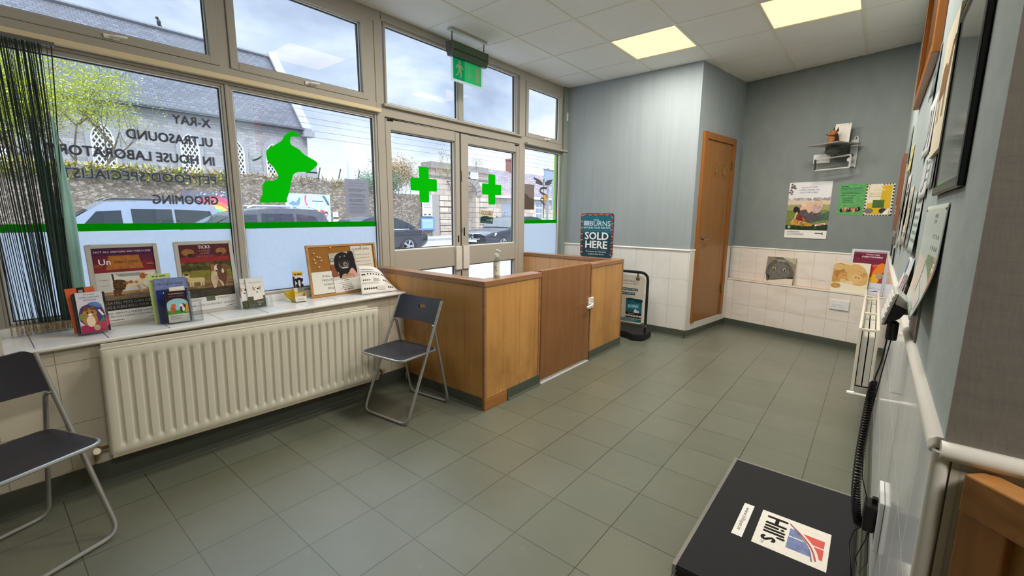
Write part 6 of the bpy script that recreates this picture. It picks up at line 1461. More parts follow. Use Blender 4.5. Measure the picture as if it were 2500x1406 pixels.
def m_slate(name, c0, c1, c2, row=.26, w=.42):
    t = NT(name); p = t.pos(); X = t.sep(p)
    b = t.new('ShaderNodeTexBrick'); t.link(t.comb(X[1], t.math('MULTIPLY', X[2], 1.35), 0.0), b.inputs['Vector']); b.offset = .5
    b.inputs['Scale'].default_value = 1.0; b.inputs['Brick Width'].default_value = w; b.inputs['Row Height'].default_value = row; b.inputs['Mortar Size'].default_value = .02; b.inputs['Mortar Smooth'].default_value = .3
    b.inputs['Color1'].default_value = (0, 0, 0, 1); b.inputs['Color2'].default_value = (1, 1, 1, 1)
    k = t.mix(t.sep(b.outputs['Color'])[0], c0, c1); k = t.mix(t.ramp(t.noise(t.mapping(p, (.6, .6, .9)), 1.0, 5, .6), [(.5, (0, 0, 0, 1)), (.68, (1, 1, 1, 1))]), k, c2); k = t.mix(t.math('MULTIPLY', b.outputs['Fac'], .8), k, scl(c0, .45))
    return t.done(t.pbsdf(k, .55, 0, .4))
SLATE = m_slate('grey_slate', rgb(78, 81, 89), rgb(104, 107, 116), rgb(88, 88, 95), .19, .3)
# church
ch_ = thing('church', 'grey stone church with slate roof and lattice windows across the street', 'church', (-28, 8, GZ))
XW, YE, EZ, RXc, RZ = -28.0, 15.05, 6.75, -32.0, 12.0
m = MB(); m.box(-36, XW, -14, YE, GZ, EZ); m.build('wall', CHS, ch_, world=True)
m = MB(); m.add([(XW - .02, YE - .02, EZ), (-36, YE - .02, EZ), (RXc, YE - .02, RZ - .1), (XW - .02, YE - .4, EZ), (-36, YE - .4, EZ), (RXc, YE - .4, RZ - .1)], [(0, 1, 2), (5, 4, 3), (0, 3, 4, 1), (1, 4, 5, 2), (2, 5, 3, 0)]); m.build('gable', CHS, ch_, world=True)
m = MB(); m.add([(XW + .25, -14, EZ - .05), (XW + .25, YE - .3, EZ - .05), (RXc, YE - .3, RZ), (RXc, -14, RZ), (-36.25, YE - .3, EZ - .05), (-36.25, -14, EZ - .05)], [(0, 1, 2, 3), (3, 2, 4, 5)])
o = m.build('roof', SLATE, ch_, world=True); so = o.modifiers.new('t', 'SOLIDIFY'); so.thickness = .1
m = MB(); m.tube([(RXc, -14, RZ + .05), (RXc, YE, RZ + .05)], .12, 6); m.build('ridge', plain('ridge_tile', rgb(110, 112, 120), .7), ch_, world=True)
m = MB(); m.tube([(XW + .32, -14, EZ - .02), (XW + .32, YE - .3, EZ - .02)], .09, 8); m.build('gutter', plain('dark_gutter', rgb(58, 64, 70), .5), ch_, world=True)
m = MB()
for s in range(2):
    a, b = (Vector((XW + .35, YE, EZ - .12)), Vector((RXc, YE, RZ + .2))) if s == 0 else (Vector((-36.35, YE, EZ - .12)), Vector((RXc, YE, RZ + .2)))
    d = Vector((0, .2, 0)); e = Vector((0, -.4, 0)); u = Vector((0, 0, .22))
    m.add([a + d, b + d, b + e, a + e, a + d + u, b + d + u, b + e + u, a + e + u], [(0, 1, 2, 3), (4, 5, 6, 7), (0, 1, 5, 4), (1, 2, 6, 5), (2, 3, 7, 6), (3, 0, 4, 7)])
m.box(XW - .2, XW + .5, YE - .4, YE + .3, EZ - .45, EZ - .1); m.build('gable_coping', DRS, ch_, world=True)
m = MB(); m.box(XW - .1, XW + .03, -14, YE, EZ - .35, EZ - .1); m.build('eaves_course', DRS, ch_, world=True)
m = MB()
for k, (dz, w) in enumerate(((4.6, .35), (4.2, .5), (3.8, .65), (3.4, .8), (0, .95))): m.box(XW - .5, XW + .1 + .0 * k, YE - .2, YE + w, GZ + (0 if k == 4 else dz), GZ + (3.6 if k == 4 else dz + .5))
m.build('corner_buttress', DRS, ch_, world=True)
def lancet(cy, zb, w, h):
    def pts(W, H):
        sh = H * .62; k = (H - sh) / (1.732 * W); arc_ = [(-W + 2 * W * math.cos(R(a)), sh + k * 2 * W * math.sin(R(a))) for a in range(0, 61, 10)]
        return [(-W, 0), (W, 0)] + arc_ + [(-x, y) for x, y in arc_[-2::-1]]
    Mx = frameM((XW + .02, cy, zb), (0, 1, 0), (0, 0, 1))
    out, inn = pts(w * 1.5, h * 1.17), pts(w, h)
    m = MB(); n = len(out); vs = [(x, y, .09) for x, y in out] + [(x, y, .09) for x, y in inn] + [(x, y, 0) for x, y in out]
    m.add(vs, [(i, (i + 1) % n, n + (i + 1) % n, n + i) for i in range(n)] + [(2 * n + i, 2 * n + (i + 1) % n, (i + 1) % n, i) for i in range(n)], Mx); f = m.build('lancet_window', DRS, ch_, world=True)
    def kid(mb, nm, mt):
        o = mb.build(nm, mt, None); o.parent = f; o.matrix_parent_inverse = MATS[ch_.name] if False else Matrix.Identity(4); return o
    m = MB(); m.add([(x, y, .012) for x, y in inn], [list(range(n))], Mx); kid(m, 'window_glass', plain('dark_leaded_glass', rgb(62, 66, 74), .3))
    m = MB(); m.tube([(x, y, .05) for x, y in inn], .05, 5, closed=True, M=Mx)
    hw = lambda y: w if y < h * .62 else w * max(0, (1 - ((y - h * .62) / (h * .38)) ** 1.5))
    for s in (-1, 1):
        for k in range(-8, 14):
            seg = []
            for j in range(41):
                y = h * j / 40; x = s * (y * .62 - k * w * .5 + w * .2)
                if abs(x) <= hw(y) + .001: seg.append((x, y, .05))
                else:
                    if len(seg) > 1: m.tube([seg[0], seg[-1]], .034, 4, M=Mx)
                    seg = []
            if len(seg) > 1: m.tube([seg[0], seg[-1]], .034, 4, M=Mx)
    kid(m, 'white_lattice', plain('white_lattice', rgb(232, 232, 230), .6))
for cy, zb in ((1.0, 3.5), (4.66, 3.5), (8.3, 3.5), (10.62, 3.5), (12.75, 3.5)): lancet(cy, zb, .43, 2.1)
# bird on the ridge
bd = thing('bird', 'small dark bird perched on the church ridge', 'bird', (-32, 8.55, 12.17))
m = MB(); m.sphere((0, 0, .2), .13, 12, 8, (1, .8, 1.5)); m.sphere((0, -.06, .43), .085, 10, 8); m.add([(-.02, -.12, .44), (.02, -.12, .44), (0, -.22, .42), (0, -.12, .47)], [(0, 1, 2), (0, 2, 3), (1, 3, 2)]); m.tube([(0, .06, .12), (0, .16, -.1)], .04, 6); m.tube([(0, 0, .05), (0, 0, -.08)], .018, 5); m.build('body', plain('dark_feathers', rgb(38, 42, 46), .6), bd, smooth=True)
# churchyard wall with wild growth on top
cw = thing('churchyard_wall', 'old rubble stone wall running along the far side of the street', 'stone wall', (-20, 4, GZ))
m = MB(); n = 40; prof = []
for k in range(n + 1):
    y = -14 + 29 * k / n; prof.append((y, 2.78 + (.22 if y > 7 else .22 * max(0, (y - 4) / 3) if y > 4 else 0) + .05 * math.sin(k * 1.7)))
m.add([(-20, y, GZ) for y, z in prof] + [(-20, y, z) for y, z in prof] + [(-20.5, y, z) for y, z in prof], [(i, i + 1, n + 2 + i, n + 1 + i) for i in range(n)] + [(n + 1 + i, n + 2 + i, 2 * n + 3 + i, 2 * n + 2 + i) for i in range(n)]); m.build('wall_face', RUB, cw, world=True)
m = MB(); m.box(-20.45, -20.0, 15, 18.9, GZ, 2.5); m.build('lower_wall', RUB, cw, world=True)
rv = random.Random(21)
def blades(box, n, ln, wd, droop=.5):
    m = MB()
    for k in range(n):
        x, y, z = (rv.uniform(*box[i]) for i in range(3)); a = rv.uniform(0, 6.28); l = ln * rv.uniform(.5, 1.3); w = wd * rv.uniform(.6, 1.2)
        d = Vector((math.cos(a) * droop, math.sin(a) * droop, rv.uniform(-.3, 1))).normalized() * l; s = Vector((-math.sin(a), math.cos(a), 0)) * w
        p = Vector((x, y, z)); m.add([p - s, p + s, p + d * .6 + s * .8, p + d], [(0, 1, 2, 3)])
    return m
m = blades(((-20.3, -19.93), (-10, 15), (2.7, 3.05)), 2600, .22, .03); o = m.build('wall_grass', plain('dry_grass', rgb(170, 148, 104), .8, var=.4, scale=3), None, clean=False); o['kind'] = 'stuff'; tag(o, 'dry brown grass and weeds along the top of the stone wall', 'grass')
m = blades(((-20.1, -19.85), (-3, 7.5), (2.45, 3.0)), 1500, .22, .05); o = m.build('wall_creeper', plain('olive_creeper', rgb(158, 160, 70), .8, var=.4, scale=3), None, clean=False); o['kind'] = 'stuff'; tag(o, 'olive creeper trailing over the stone wall below the tree', 'creeper')
for (y, z, dy, lb) in ((11.56, 3.0, .16, 'left leaning post on top of the stone wall'), (12.66, 3.02, .2, 'middle leaning post on top of the stone wall'), (13.79, 3.02, .2, 'right leaning post on top of the stone wall')):
    p = thing('fence_post', lb, 'post', (-20.2, y, z), 'leaning posts on the stone wall'); m = MB(); m.tube([(0, 0, -.1), (0, dy, .62)], .035, 6); m.build('post', plain('dark_post', rgb(60, 58, 60), .7), p)
# murals on the wall
m1 = thing('mural_board', 'dark mural board with rainbow arch on the stone wall', 'mural', frameM((-19.96, 5.62, .7), (0, 1, 0), (0, 0, 1)), 'murals on the stone wall')
RB = [('r', 0, 0, 2.3, 1.52, (112, 112, 124))]
for r_, c in ((.95, (232, 84, 120)), (.74, (240, 130, 96)), (.56, (246, 226, 110)), (.42, (120, 200, 160)), (.3, (96, 130, 210))): RB.append(('p', [(1.15 + r_ * math.cos(R(a)), .35 + r_ * 1.02 * math.sin(R(a))) for a in range(0, 181, 10)] + [(1.15 - r_, 0), (1.15 + r_, 0)], c))
RB.append(('p', [(1.15 + .18 * math.cos(R(a)), .35 + .18 * math.sin(R(a))) for a in range(0, 181, 20)], (112, 112, 124)))
for k in range(40): a = R(20 + 140 * rn.random()); q = rn.uniform(1.0, 1.2); RB.append(('e', 1.15 + q * math.cos(a), .35 + q * math.sin(a), .03, .03, ((206, 226, 240), (150, 176, 214))[k % 2]))
art('mural', RB, m1, base=(0, 0, 2.3, 1.52, (112, 112, 124)), thick=.03, step=.002)
m2 = thing('mural_board', 'pale blue mural board with a bird and pink flowers on the stone wall', 'mural', frameM((-19.96, 9.75, .7), (0, 1, 0), (0, 0, 1)), 'murals on the stone wall')
FB = [('p', smooth_poly([(.15, 1.05), (.35, 1.2), (.5, 1.15), (.72, 1.4), (.68, 1.05), (.5, .9), (.6, .75), (.35, .8), (.3, 1.0)], 4), (112, 150, 170)), ('p', smooth_poly([(.95, 1.45), (1.05, 1.5), (1.0, 1.2), (1.15, .9), (1.08, .88), (.95, 1.15)], 4), (220, 84, 130)), ('r', 1.3, 1.2, 1.9, 1.23, (60, 80, 90)), ('p', [(1.85, 1.5), (2.0, 1.5), (2.25, 1.05), (2.15, 1.0)], (80, 110, 120))]
for k in range(46): FB.append(('e', rn.uniform(.9, 2.2), rn.uniform(.25, .85), rn.uniform(.05, .12), rn.uniform(.05, .11), ((228, 96, 150), (206, 70, 110), (110, 84, 90), (240, 190, 210), (90, 70, 80), (236, 226, 236), (240, 200, 120))[k % 7]))
art('mural', FB, m2, base=(0, 0, 2.28, 1.56, (190, 220, 230)), thick=.03, step=.002)
for z, lb in ((1.12, 'upper small white notice on the stone wall right of the bird mural'), (.74, 'lower small white notice on the stone wall right of the bird mural')):
    p = thing('street_notice', lb, 'notice', frameM((-19.96, 12.15, z), (0, 1, 0), (0, 0, 1)), 'small notices on the stone wall'); art('board', [('e', .15, .13, .07, .07, (176, 190, 206))], p, base=(0, 0, .3, .26, (232, 234, 236)), thick=.02, step=.002)
# tree in front of the church, shrub on the wall
LEAFY = plain('spring_leaf', rgb(196, 206, 78), .6, var=.25, scale=4)
BARK = plain('grey_bark', rgb(120, 108, 92), .8, var=.3)
def branchy(root, base, top_r, n, seed, spread, hgt, leafn, leafs, leafm, leaf_lo=.35, bark=BARK):
    q = random.Random(seed); m = MB(); tips = []
    def grow(p, d, l, r, lev):
        pts = [p]; dd = d
        for k in range(4):
            dd = (dd + Vector((q.uniform(-.25, .25), q.uniform(-.25, .25), q.uniform(-.05, .22)))).normalized(); pts.append(pts[-1] + dd * l / 4)
        m.tube(pts, [r * (1 - .16 * k) for k in range(5)], 5)
        tips.extend(pts[2:] if lev else [])
        if lev < 3:
            for k in range(n[lev]):
                a = q.uniform(0, 6.28); f = q.choice((2, 3, 4)); nd = (dd + Vector((math.cos(a) * .7 * spread * .5, math.sin(a) * .8 * spread, q.uniform(-.1, .5)))).normalized(); grow(pts[f], nd, l * q.uniform(.5, .75), r * .5, lev + 1)
    for k in range(n[3]): grow(Vector(base) + Vector((q.uniform(-.2, .2), q.uniform(-.8, .8) * spread, 0)), Vector((q.uniform(-.2, .2), q.uniform(-.5, .5) * spread, 1)).normalized(), hgt, top_r, 0)
    m.build('branches', bark, root, world=True, smooth=True, clean=False)
    f = MB(); lo = base[2] + hgt * leaf_lo
    for k in range(leafn):
        t = q.choice(tips)
        if t.z < lo and q.random() < .6: continue
        p = t + Vector((q.gauss(0, .22), q.gauss(0, .26), q.gauss(0, .22))); a = q.uniform(0, 6.28); b = q.uniform(-1, 1); s = leafs * q.uniform(.6, 1.3)
        u = Vector((math.cos(a), math.sin(a), b)).normalized() * s; v = u.orthogonal().normalized() * s * .6
        f.add([p - u, p + v, p + u, p - v], [(0, 1, 2, 3)])
    f.build('foliage', leafm, root, world=True, clean=False)
tr = thing('tree', 'sparse yellow-green spring tree in front of the church, left side', 'tree', (-22, 3.2, 0))
branchy(tr, (-22, 2.6, 2.0), .07, (4, 4, 3, 6), 4, 1.35, 2.6, 22000, .036, LEAFY)
tr2 = thing('tree', 'yellow-green leafy tree behind the string curtain at far left', 'tree', (-22, -1.2, 0))
branchy(tr2, (-22.4, -1.0, 2.0), .08, (4, 4, 3, 5), 9, 1.3, 2.4, 14000, .04, LEAFY, .0)
sh = thing('shrub', 'tall brown seeding shrub on the wall left of the gateway', 'shrub', (-20.3, 16.6, 2.2))
branchy(sh, (-20.5, 16.7, 2.1), .02, (5, 4, 2, 10), 12, 1.0, 1.15, 7000, .042, plain('brown_seed_heads', rgb(176, 152, 116), .8, var=.35, scale=3), 0, plain('brown_stem', rgb(120, 96, 70), .8))
sh2 = thing('shrub', 'grey-green bush at the left of the door glass below the brown shrub', 'shrub', (-20.2, 15.3, 2.0))
branchy(sh2, (-20.3, 15.3, 1.9), .02, (5, 4, 2, 8), 15, .8, .8, 6000, .042, plain('grey_green_leaf', rgb(120, 148, 118), .7, var=.3, scale=3), 0)
# stone gateway
gw = thing('stone_gateway', 'tall pinkish stone gateway with arched opening across the street', 'gateway', (-20, 21.5, GZ))
arch = [(21.2 + .0, GZ), (21.2, 2.6)] + [(22.1 - .9 * math.cos(R(a)), 2.6 + .9 * math.sin(R(a))) for a in range(15, 180, 15)] + [(23.0, 2.6), (23.0, GZ)]
YZ = Matrix(((0, 0, 1, 0), (1, 0, 0, 0), (0, 1, 0, 0), (0, 0, 0, 1)))
m = MB(); m.prism([(18.9, GZ)] + [(18.9, 4.3), (24.3, 4.3), (24.3, GZ)][0:0] + arch + [(24.3, GZ), (24.3, 4.3), (18.9, 4.3)], -21.0, -20.0, YZ); m.build('gate_wall', ASH, gw, world=True)
m = MB(); m.box(-21.1, -19.85, 18.8, 24.4, 4.2, 4.36); m.box(-21.05, -19.9, 18.85, 24.35, 3.72, 3.82); m.box(-21, -19.95, 18.95, 24.25, 4.36, 4.6); m.build('cornice', plain('weathered_stone', rgb(150, 142, 136), .85, var=.25), gw, world=True)
m = MB()
for y0, y1 in ((19.55, 20.75), (23.35, 24.2)):
    z = GZ
    while z < 2.5: m.box(-20.02, -19.88, y0, y1, z + .02, z + .36); z += .4
m.build('rusticated_blocks', ASH, gw, world=True)
m = MB(); m.box(-20.02, -19.94, 18.9, 19.5, GZ, 2.55); m.build('rendered_panel', plain('grey_render', rgb(156, 150, 146), .8), gw, world=True)
m = MB()
for k in range(12): a0, a1 = R(15 * k + 1), R(15 * k + 14); m.prism([(22.1 - .92 * math.cos(a0), 2.6 + .92 * math.sin(a0)), (22.1 - 1.5 * math.cos(a0), 2.6 + 1.4 * math.sin(a0)), (22.1 - 1.5 * math.cos(a1), 2.6 + 1.4 * math.sin(a1)), (22.1 - .92 * math.cos(a1), 2.6 + .92 * math.sin(a1))], -20.02, -19.9, YZ)
m.build('arch_stones', plain('weathered_stone', rgb(150, 142, 136), .85), gw, world=True)
m = MB()
for k in range(9): m.box(-20.5, -20.46, 21.25 + .2 * k, 21.3 + .2 * k, GZ + .1, 2.7)
m.box(-20.52, -20.44, 21.2, 23, .9, 1.0); m.box(-20.5, -20.47, 21.2, 23.0, GZ, .9); m.build('metal_gate', plain('grey_gate', rgb(168, 166, 162), .5), gw, world=True)
def street_board(name, lb, y, z, w, h, layers, base, g=None):
    p = thing(name, lb, 'notice', frameM((-19.86, y, z), (0, 1, 0), (0, 0, 1)), g); art('board', layers, p, base=(0, 0, w, h, base), thick=.03, step=.002)
street_board('street_notice', 'white notice board on the gate pier above the blue board', 18.05, 1.16, .8, 1.35, lines(.1, .7, [1.0, .85, .7, .55], .05, (150, 160, 170)) + [('r', .1, .08, .3, .16, (90, 96, 110)), ('r', .45, .08, .65, .16, (90, 96, 110))], (224, 232, 238))
street_board('street_notice', 'pale blue notice board low on the gate pier', 17.9, .3, 1.1, .8, [('r', .1, .1, 1.0, .7, (150, 184, 220))] + lines(.15, .9, [.58, .48], .04, (190, 210, 230)), (96, 134, 186))
street_board('street_notice', 'small white plaque high on the stone gateway', 22.35, 3.75, .75, .6, lines(.1, .65, [.42, .3, .18], .04, (160, 164, 170)), (230, 234, 238))
for y, lb in ((20.5, 'iron scroll lamp bracket on the left gate pier'), (24.1, 'iron scroll lamp bracket on the right gate pier')):
    p = thing('lamp_bracket', lb, 'bracket', (-19.9, y, 3.0), 'iron brackets on the gateway'); m = MB(); m.tube([(0, -.3, .45), (0, .1, .45), (.2, .15, .4), (.2, .0, .1), (0, 0, -.1)], .025, 5); m.tube([(0, -.3, .45), (.1, -.15, .1), (0, 0, -.1)], .02, 5); m.build('scroll', plain('black_iron', rgb(48, 46, 48), .6), p)
# lodge
lo = thing('stone_lodge', 'low stone lodge with mottled slate roof right of the gateway', 'house', (-20, 28, GZ))
m = MB(); m.box(-24, -20.05, 24.4, 36, GZ, 2.75); m.build('wall', ASH, lo, world=True)
LS = m_slate('mottled_lodge_slate', rgb(120, 112, 118), rgb(148, 140, 146), rgb(176, 130, 124), .2, .34)
m = MB(); m.add([(-19.8, 24.5, 2.72), (-19.8, 36, 2.72), (-22, 36, 4.85), (-22, 25.6, 4.85), (-24.2, 24.5, 2.72), (-24.2, 36, 2.72)], [(0, 1, 2, 3), (3, 2, 5, 4), (0, 3, 4)]); o = m.build('roof', LS, lo, world=True); so = o.modifiers.new('t', 'SOLIDIFY'); so.thickness = .06
m = MB(); m.box(-19.85, -19.75, 24.5, 36, 2.55, 2.74); m.build('fascia', plain('pale_fascia', rgb(214, 214, 216), .6), lo, world=True)
m = MB(); m.box(-22.4, -21.8, 29.1, 29.65, 4.4, 5.9); m.box(-22.45, -21.75, 29.05, 29.7, 5.75, 5.85); m.build('chimney', plain('red_brick_chimney', rgb(150, 96, 86), .8, var=.2), lo, world=True)
m = MB(); m.box(-20.2, -20.02, 25.9, 27.1, GZ, 2.2); m.build('door', plain('grey_lodge_door', rgb(150, 156, 166), .5), lo, world=True)
for y in (30.2, 33.0):
    m = MB(); m.box(-20.1, -20.03, y, y + 1.0, .9, 2.4); o = m.build('window', plain('white_sash', rgb(220, 222, 226), .5), lo, world=True)
    m = MB()
    for i in range(2):
        for j in range(3): m.box(-20.04, -20.02, y + .08 + .45 * i, y + .47 + .45 * i, .98 + .48 * j, 1.36 + .48 * j)
    pn = m.build('pane', plain('grey_pane', rgb(140, 150, 164), .2), None); pn.parent = o
for (y, lb) in ((25.3, 'small dark shrub beside the lodge doorway'),):
    p = thing('shrub', lb, 'shrub', (-19.5, y, GZ)); branchy(p, (-19.4, y, GZ + .1), .015, (4, 3, 2, 6), 31, .7, .5, 1500, .045, plain('dark_leaf', rgb(54, 60, 66), .7, var=.3), 0)
# small plants growing on the gateway top
for (y, z, s_, lb, c) in ((20.0, 4.55, .6, 'wispy sapling growing on top of the gateway', rgb(128, 132, 112)), (19.7, 3.6, .5, 'yellow flowering weed hanging on the left gate pier', rgb(206, 190, 90)), (22.9, 4.5, .4, 'dark tuft of weeds on the gateway top right of centre', rgb(100, 100, 92))):
    p = thing('wild_plant', lb, 'plant', (-20, y, z)); branchy(p, (-19.9, y, z), .012, (3, 2, 1, 5), int(z * 100 + y), .7, s_ * .7, 380, .028, plain('wild_leaf_%d' % int(y), c, .7, var=.3), 0)
# street sign on a pole, far mast, overhead wires
sg = thing('street_sign', 'grey backed street sign on a tall pole seen through the narrow side window', 'street sign', (-6, 11.75, GZ))
m = MB(); m.tube([(0, 0, 0), (0, 0, 3.0)], .035, 8); m.build('pole', plain('galvanised_pole', rgb(150, 156, 162), .45, .5), sg, smooth=True)
m = MB(); m.box(.03, .05, -.28, .3, 2.55, 2.93); m.box(.03, .055, .18, .36, 1.7, 2.5); m.build('sign_board', plain('blue_grey_sign_back', rgb(146, 160, 176), .5), sg)
m = MB(); m.box(.025, .058, -.3, .32, 2.93, 2.96); m.build('sign_rim', plain('grey_sign_rim', rgb(110, 120, 124), .5), sg)
ms = thing('distant_mast', 'thin pale mast far behind the stone wall', 'mast', (-40, 25.1, GZ)); m = MB(); m.lathe([(0, 0), (.45, 0), (.05, 6.9), (0, 7)], 8); m.build('mast', plain('hazy_mast', rgb(170, 186, 206), .8), ms)
WIRE = plain('overhead_wire', rgb(110, 120, 134), .6)
for k, z in enumerate((5.05, 4.8, 4.6, 4.36, 4.14)):
    lb = ('highest overhead wire crossing the sky', 'second overhead wire from the top', 'middle overhead wire crossing the sky', 'second lowest overhead wire', 'lowest overhead wire crossing the sky')[k]
    p = thing('overhead_wire', lb, 'wire', (-14, 20, z), 'overhead wires'); m = MB(); m.tube([(0, -40 + 8 * j, -.12 * math.sin(math.pi * ((j % 5) / 5))) for j in range(11)], .007, 5); m.build('wire', WIRE, p)
# green pilaster of the shopfront outside
m = MB(); m.box(-1.3, -1.03, 5.13, 5.29, GZ, 3.4); struct(m.build('column', plain('lime_green_pilaster', rgb(150, 200, 50), .5, var=.05)))

# ------------------------------------------------------------------ parked cars
TYRE = plain('tyre_rubber', rgb(34, 34, 36), .7); RIM = plain('alloy_rim', rgb(176, 178, 182), .3, .7); CARGL = plain('car_glass', rgb(42, 52, 58), .06, 0, .5, var=.2, scale=1.5); CHROME = plain('car_chrome', rgb(206, 208, 212), .15, 1.0)
def lerpk(K, x):
    for (a, b), (c, d) in zip(K, K[1:]):
        if x <= c: return b + (d - b) * max(0, min(1, (x - a) / (c - a)))
    return K[-1][1]
def car(label, cx, y_front, L, Wd, paint, top, cab, wheels, wr, belt_in=.05, flip=False, rails=False, roofc=None, wins=(), zb=.22, front=None, rear=None, group='parked cars across the street'):
    """local x = distance back from the nose (-y end unless flip), y = across, z up. top: hood/deck height keys, cab: cabin outline [(x,z)...]"""
    M = Matrix.Translation((cx, y_front, GZ)) @ Matrix.Rotation(R(90), 4, 'Z')
    r = thing('car', label, 'car', M, group)
    PT = plain(label.split()[0] + '_' + 'car_paint_%d' % int(L * 100), paint, .25, .3, .5, var=.06, coat=.5)
    hw0 = Wd / 2; N = 36
    hw = lambda x: hw0 * (1 - .16 * max(0, 1 - x / .55) ** 2 - .12 * max(0, 1 - (L - x) / .45) ** 2)
    m = MB(); rings = []
    for k in range(N + 1):
        x = L * k / N; zt = lerpk(top, x); w = hw(x); b = zb + .12 * max(0, 1 - x / .3) + .14 * max(0, 1 - (L - x) / .4)
        half = [(0, b), (w * .86, b), (w * .97, b + .1), (w, b + (zt - b) * .45), (w * .985, zt - .14), (w * .93, zt - .03), (w * .7, zt + .005), (0, zt + .02)]
        ringp = [(x, -y, z) for y, z in half[1:]][::-1][0:0] + [(x, y, z) for y, z in half] + [(x, -y, z) for y, z in half[-2:0:-1]]
        rings.append(ringp)
    n = len(rings[0]); vs = [p for q in rings for p in q]; fs = [list(range(n)), [N * n + i for i in range(n)][::-1]]
    for k in range(N):
        for i in range(n): j = (i + 1) % n; fs.append((k * n + i, k * n + j, (k + 1) * n + j, (k + 1) * n + i))
    m.add(vs, fs); m.build('body', PT, r, smooth=True)
    zB = min(z for x, z in cab); zR = max(z for x, z in cab)
    side = lambda x, z: (hw0 - belt_in) * (.97 - .19 * ((z - zB) / (zR - zB)) ** 1.3) - .10 * max(0, 1 - (x - cab[0][0]) / .9) * ((z - zB) / (zR - zB)) * 0
    m = MB(); n = len(cab)
    Lf = [(x, side(x, z), z) for x, z in cab]; Rt = [(x, -side(x, z), z) for x, z in cab]; C = [(x, 0, z + (.03 if z > zB + .02 else 0)) for x, z in cab]
    m.add(Lf + C + Rt, [list(range(n)), [2 * n + i for i in range(n)][::-1]] + [(i, i + 1, n + i + 1, n + i) for i in range(n - 1)] + [(n + i, n + i + 1, 2 * n + i + 1, 2 * n + i) for i in range(n - 1)]); m.build('cabin', roofc or PT, r, smooth=True)
    for W_ in wins:
        m = MB()
        for s in (-1, 1): m.add([(x, s * (side(x, z) + .006), z) for x, z in W_], [list(range(len(W_)))])
        m.build('side_window', CARGL, r)
    # windscreen and rear screen from the first and last cabin slopes
    for nm, (a, b) in (('windscreen', (cab[0], cab[1])), ('rear_screen', (cab[-1], cab[-2]))):
        p = lambda q, t: (q[0], q[1])
        m = MB(); A = (a[0] + (b[0] - a[0]) * .08, a[1] + (b[1] - a[1]) * .08); B = (a[0] + (b[0] - a[0]) * .93, a[1] + (b[1] - a[1]) * .93)
        o_ = -.012 if nm == 'windscreen' else .012
        ya, yb = side(*A) * .93, side(*B) * .9
        m.add([(A[0] + o_, -ya, A[1] + .012), (A[0] + o_, 0, A[1] + .03), (A[0] + o_, ya, A[1] + .012), (B[0] + o_, yb, B[1] + .012), (B[0] + o_, 0, B[1] + .04), (B[0] + o_, -yb, B[1] + .012)], [(0, 1, 4, 5), (1, 2, 3, 4)]); m.build(nm, CARGL, r)
    m = MB()
    wl_ = wins and [w for W_ in wins for w in W_]
    if wl_:
        for s in (-1, 1):
            zlo = min(z for x, z in wl_); x0 = min(x for x, z in wl_); x1 = max(x for x, z in wl_)
            m.tube([(x0, s * (side(x0, zlo) + .012), zlo - .012), (x1, s * (side(x1, zlo) + .012), zlo - .012)], .012, 5)
        m.build('chrome_strip', CHROME, r)
    for x in wheels:
        for s in (-1, 1):
            Mw = Matrix.Translation((x, s * (hw0 - .11), wr)) @ Matrix.Rotation(R(-90 * s), 4, 'X')
            m = MB(); m.lathe([(0, -.1), (wr + .05, -.1), (wr + .05, .098), (0, .098)], 24, Mw); m.build('wheel_arch', plain('black_wheel_arch', rgb(20, 20, 22), .8), r)
            m = MB(); m.lathe([(wr * .66, .02), (wr * .7, .12), (wr * .96, .12), (wr, .09), (wr, -.08), (wr * .66, -.08)], 28, Mw); t_ = m.build('tyre', TYRE, r, smooth=True)
            m = MB(); m.lathe([(wr * .6, .1), (wr * .7, .122), (wr * .7, .1)], 28, Mw); m.lathe([(0, .1), (.06, .1), (.05, .115), (0, .118)], 14, Mw)
            for k in range(5):
                a = 2 * math.pi * k / 5; Mr = Mw @ Matrix.Rotation(a, 4, 'Z'); m.add([(.03, -.03, .11), (wr * .66, -.05, .115), (wr * .66, .05, .115), (.03, .03, .11)], [(0, 1, 2, 3)], Mr)
            o = m.build('rim', RIM, None); o.parent = t_
    for s in (-1, 1):
        x = cab[0][0] + .42; m = MB(); m.sphere((x, s * (hw0 + .06), zB + .06), .1, 10, 8, (.6, 1.1, .7)); m.build('wing_mirror', PT, r, smooth=True)
    if rails:
        m = MB()
        for s in (-1, 1):
            xs = [cab[2][0], cab[2][0] + .15, cab[-3][0] - .1, cab[-3][0] + .1]; y = s * (side(xs[1], zR) - .02); m.tube([(xs[0], y, zR), (xs[1], y, zR + .06), (xs[2], y, zR + .06), (xs[3], y, zR - .02)], .022, 6)
        m.build('roof_rail', CHROME if rails == 2 else plain('dark_roof_rail', rgb(70, 74, 80), .4, .5), r)
    if front: front(r, hw0)
    if rear: rear(r, hw0, L)
    m = MB(); w = .26
    m.box(-.012 if front else -.01, .03, -w, w, .42, .53); m.box(L - .03, L + .004, -w, w, .62, .73); m.build('number_plate', plain('number_plate', rgb(226, 226, 220), .4), r)
    return r
def lamps_rear(r, w, L):
    for s in (-1, 1):
        m = MB(); m.add([(L - .3, s * (w - .05), .93), (L - .05, s * (w - .24), .93), (L + .01, s * (w - .36), .9), (L + .01, s * (w - .36), .76), (L - .05, s * (w - .17), .76), (L - .32, s * (w + .0), .78)], [list(range(6))]); o = m.build('tail_lamp', plain('red_tail_lamp', rgb(214, 50, 60), .25), r); so = o.modifiers.new('t', 'SOLIDIFY'); so.thickness = .04
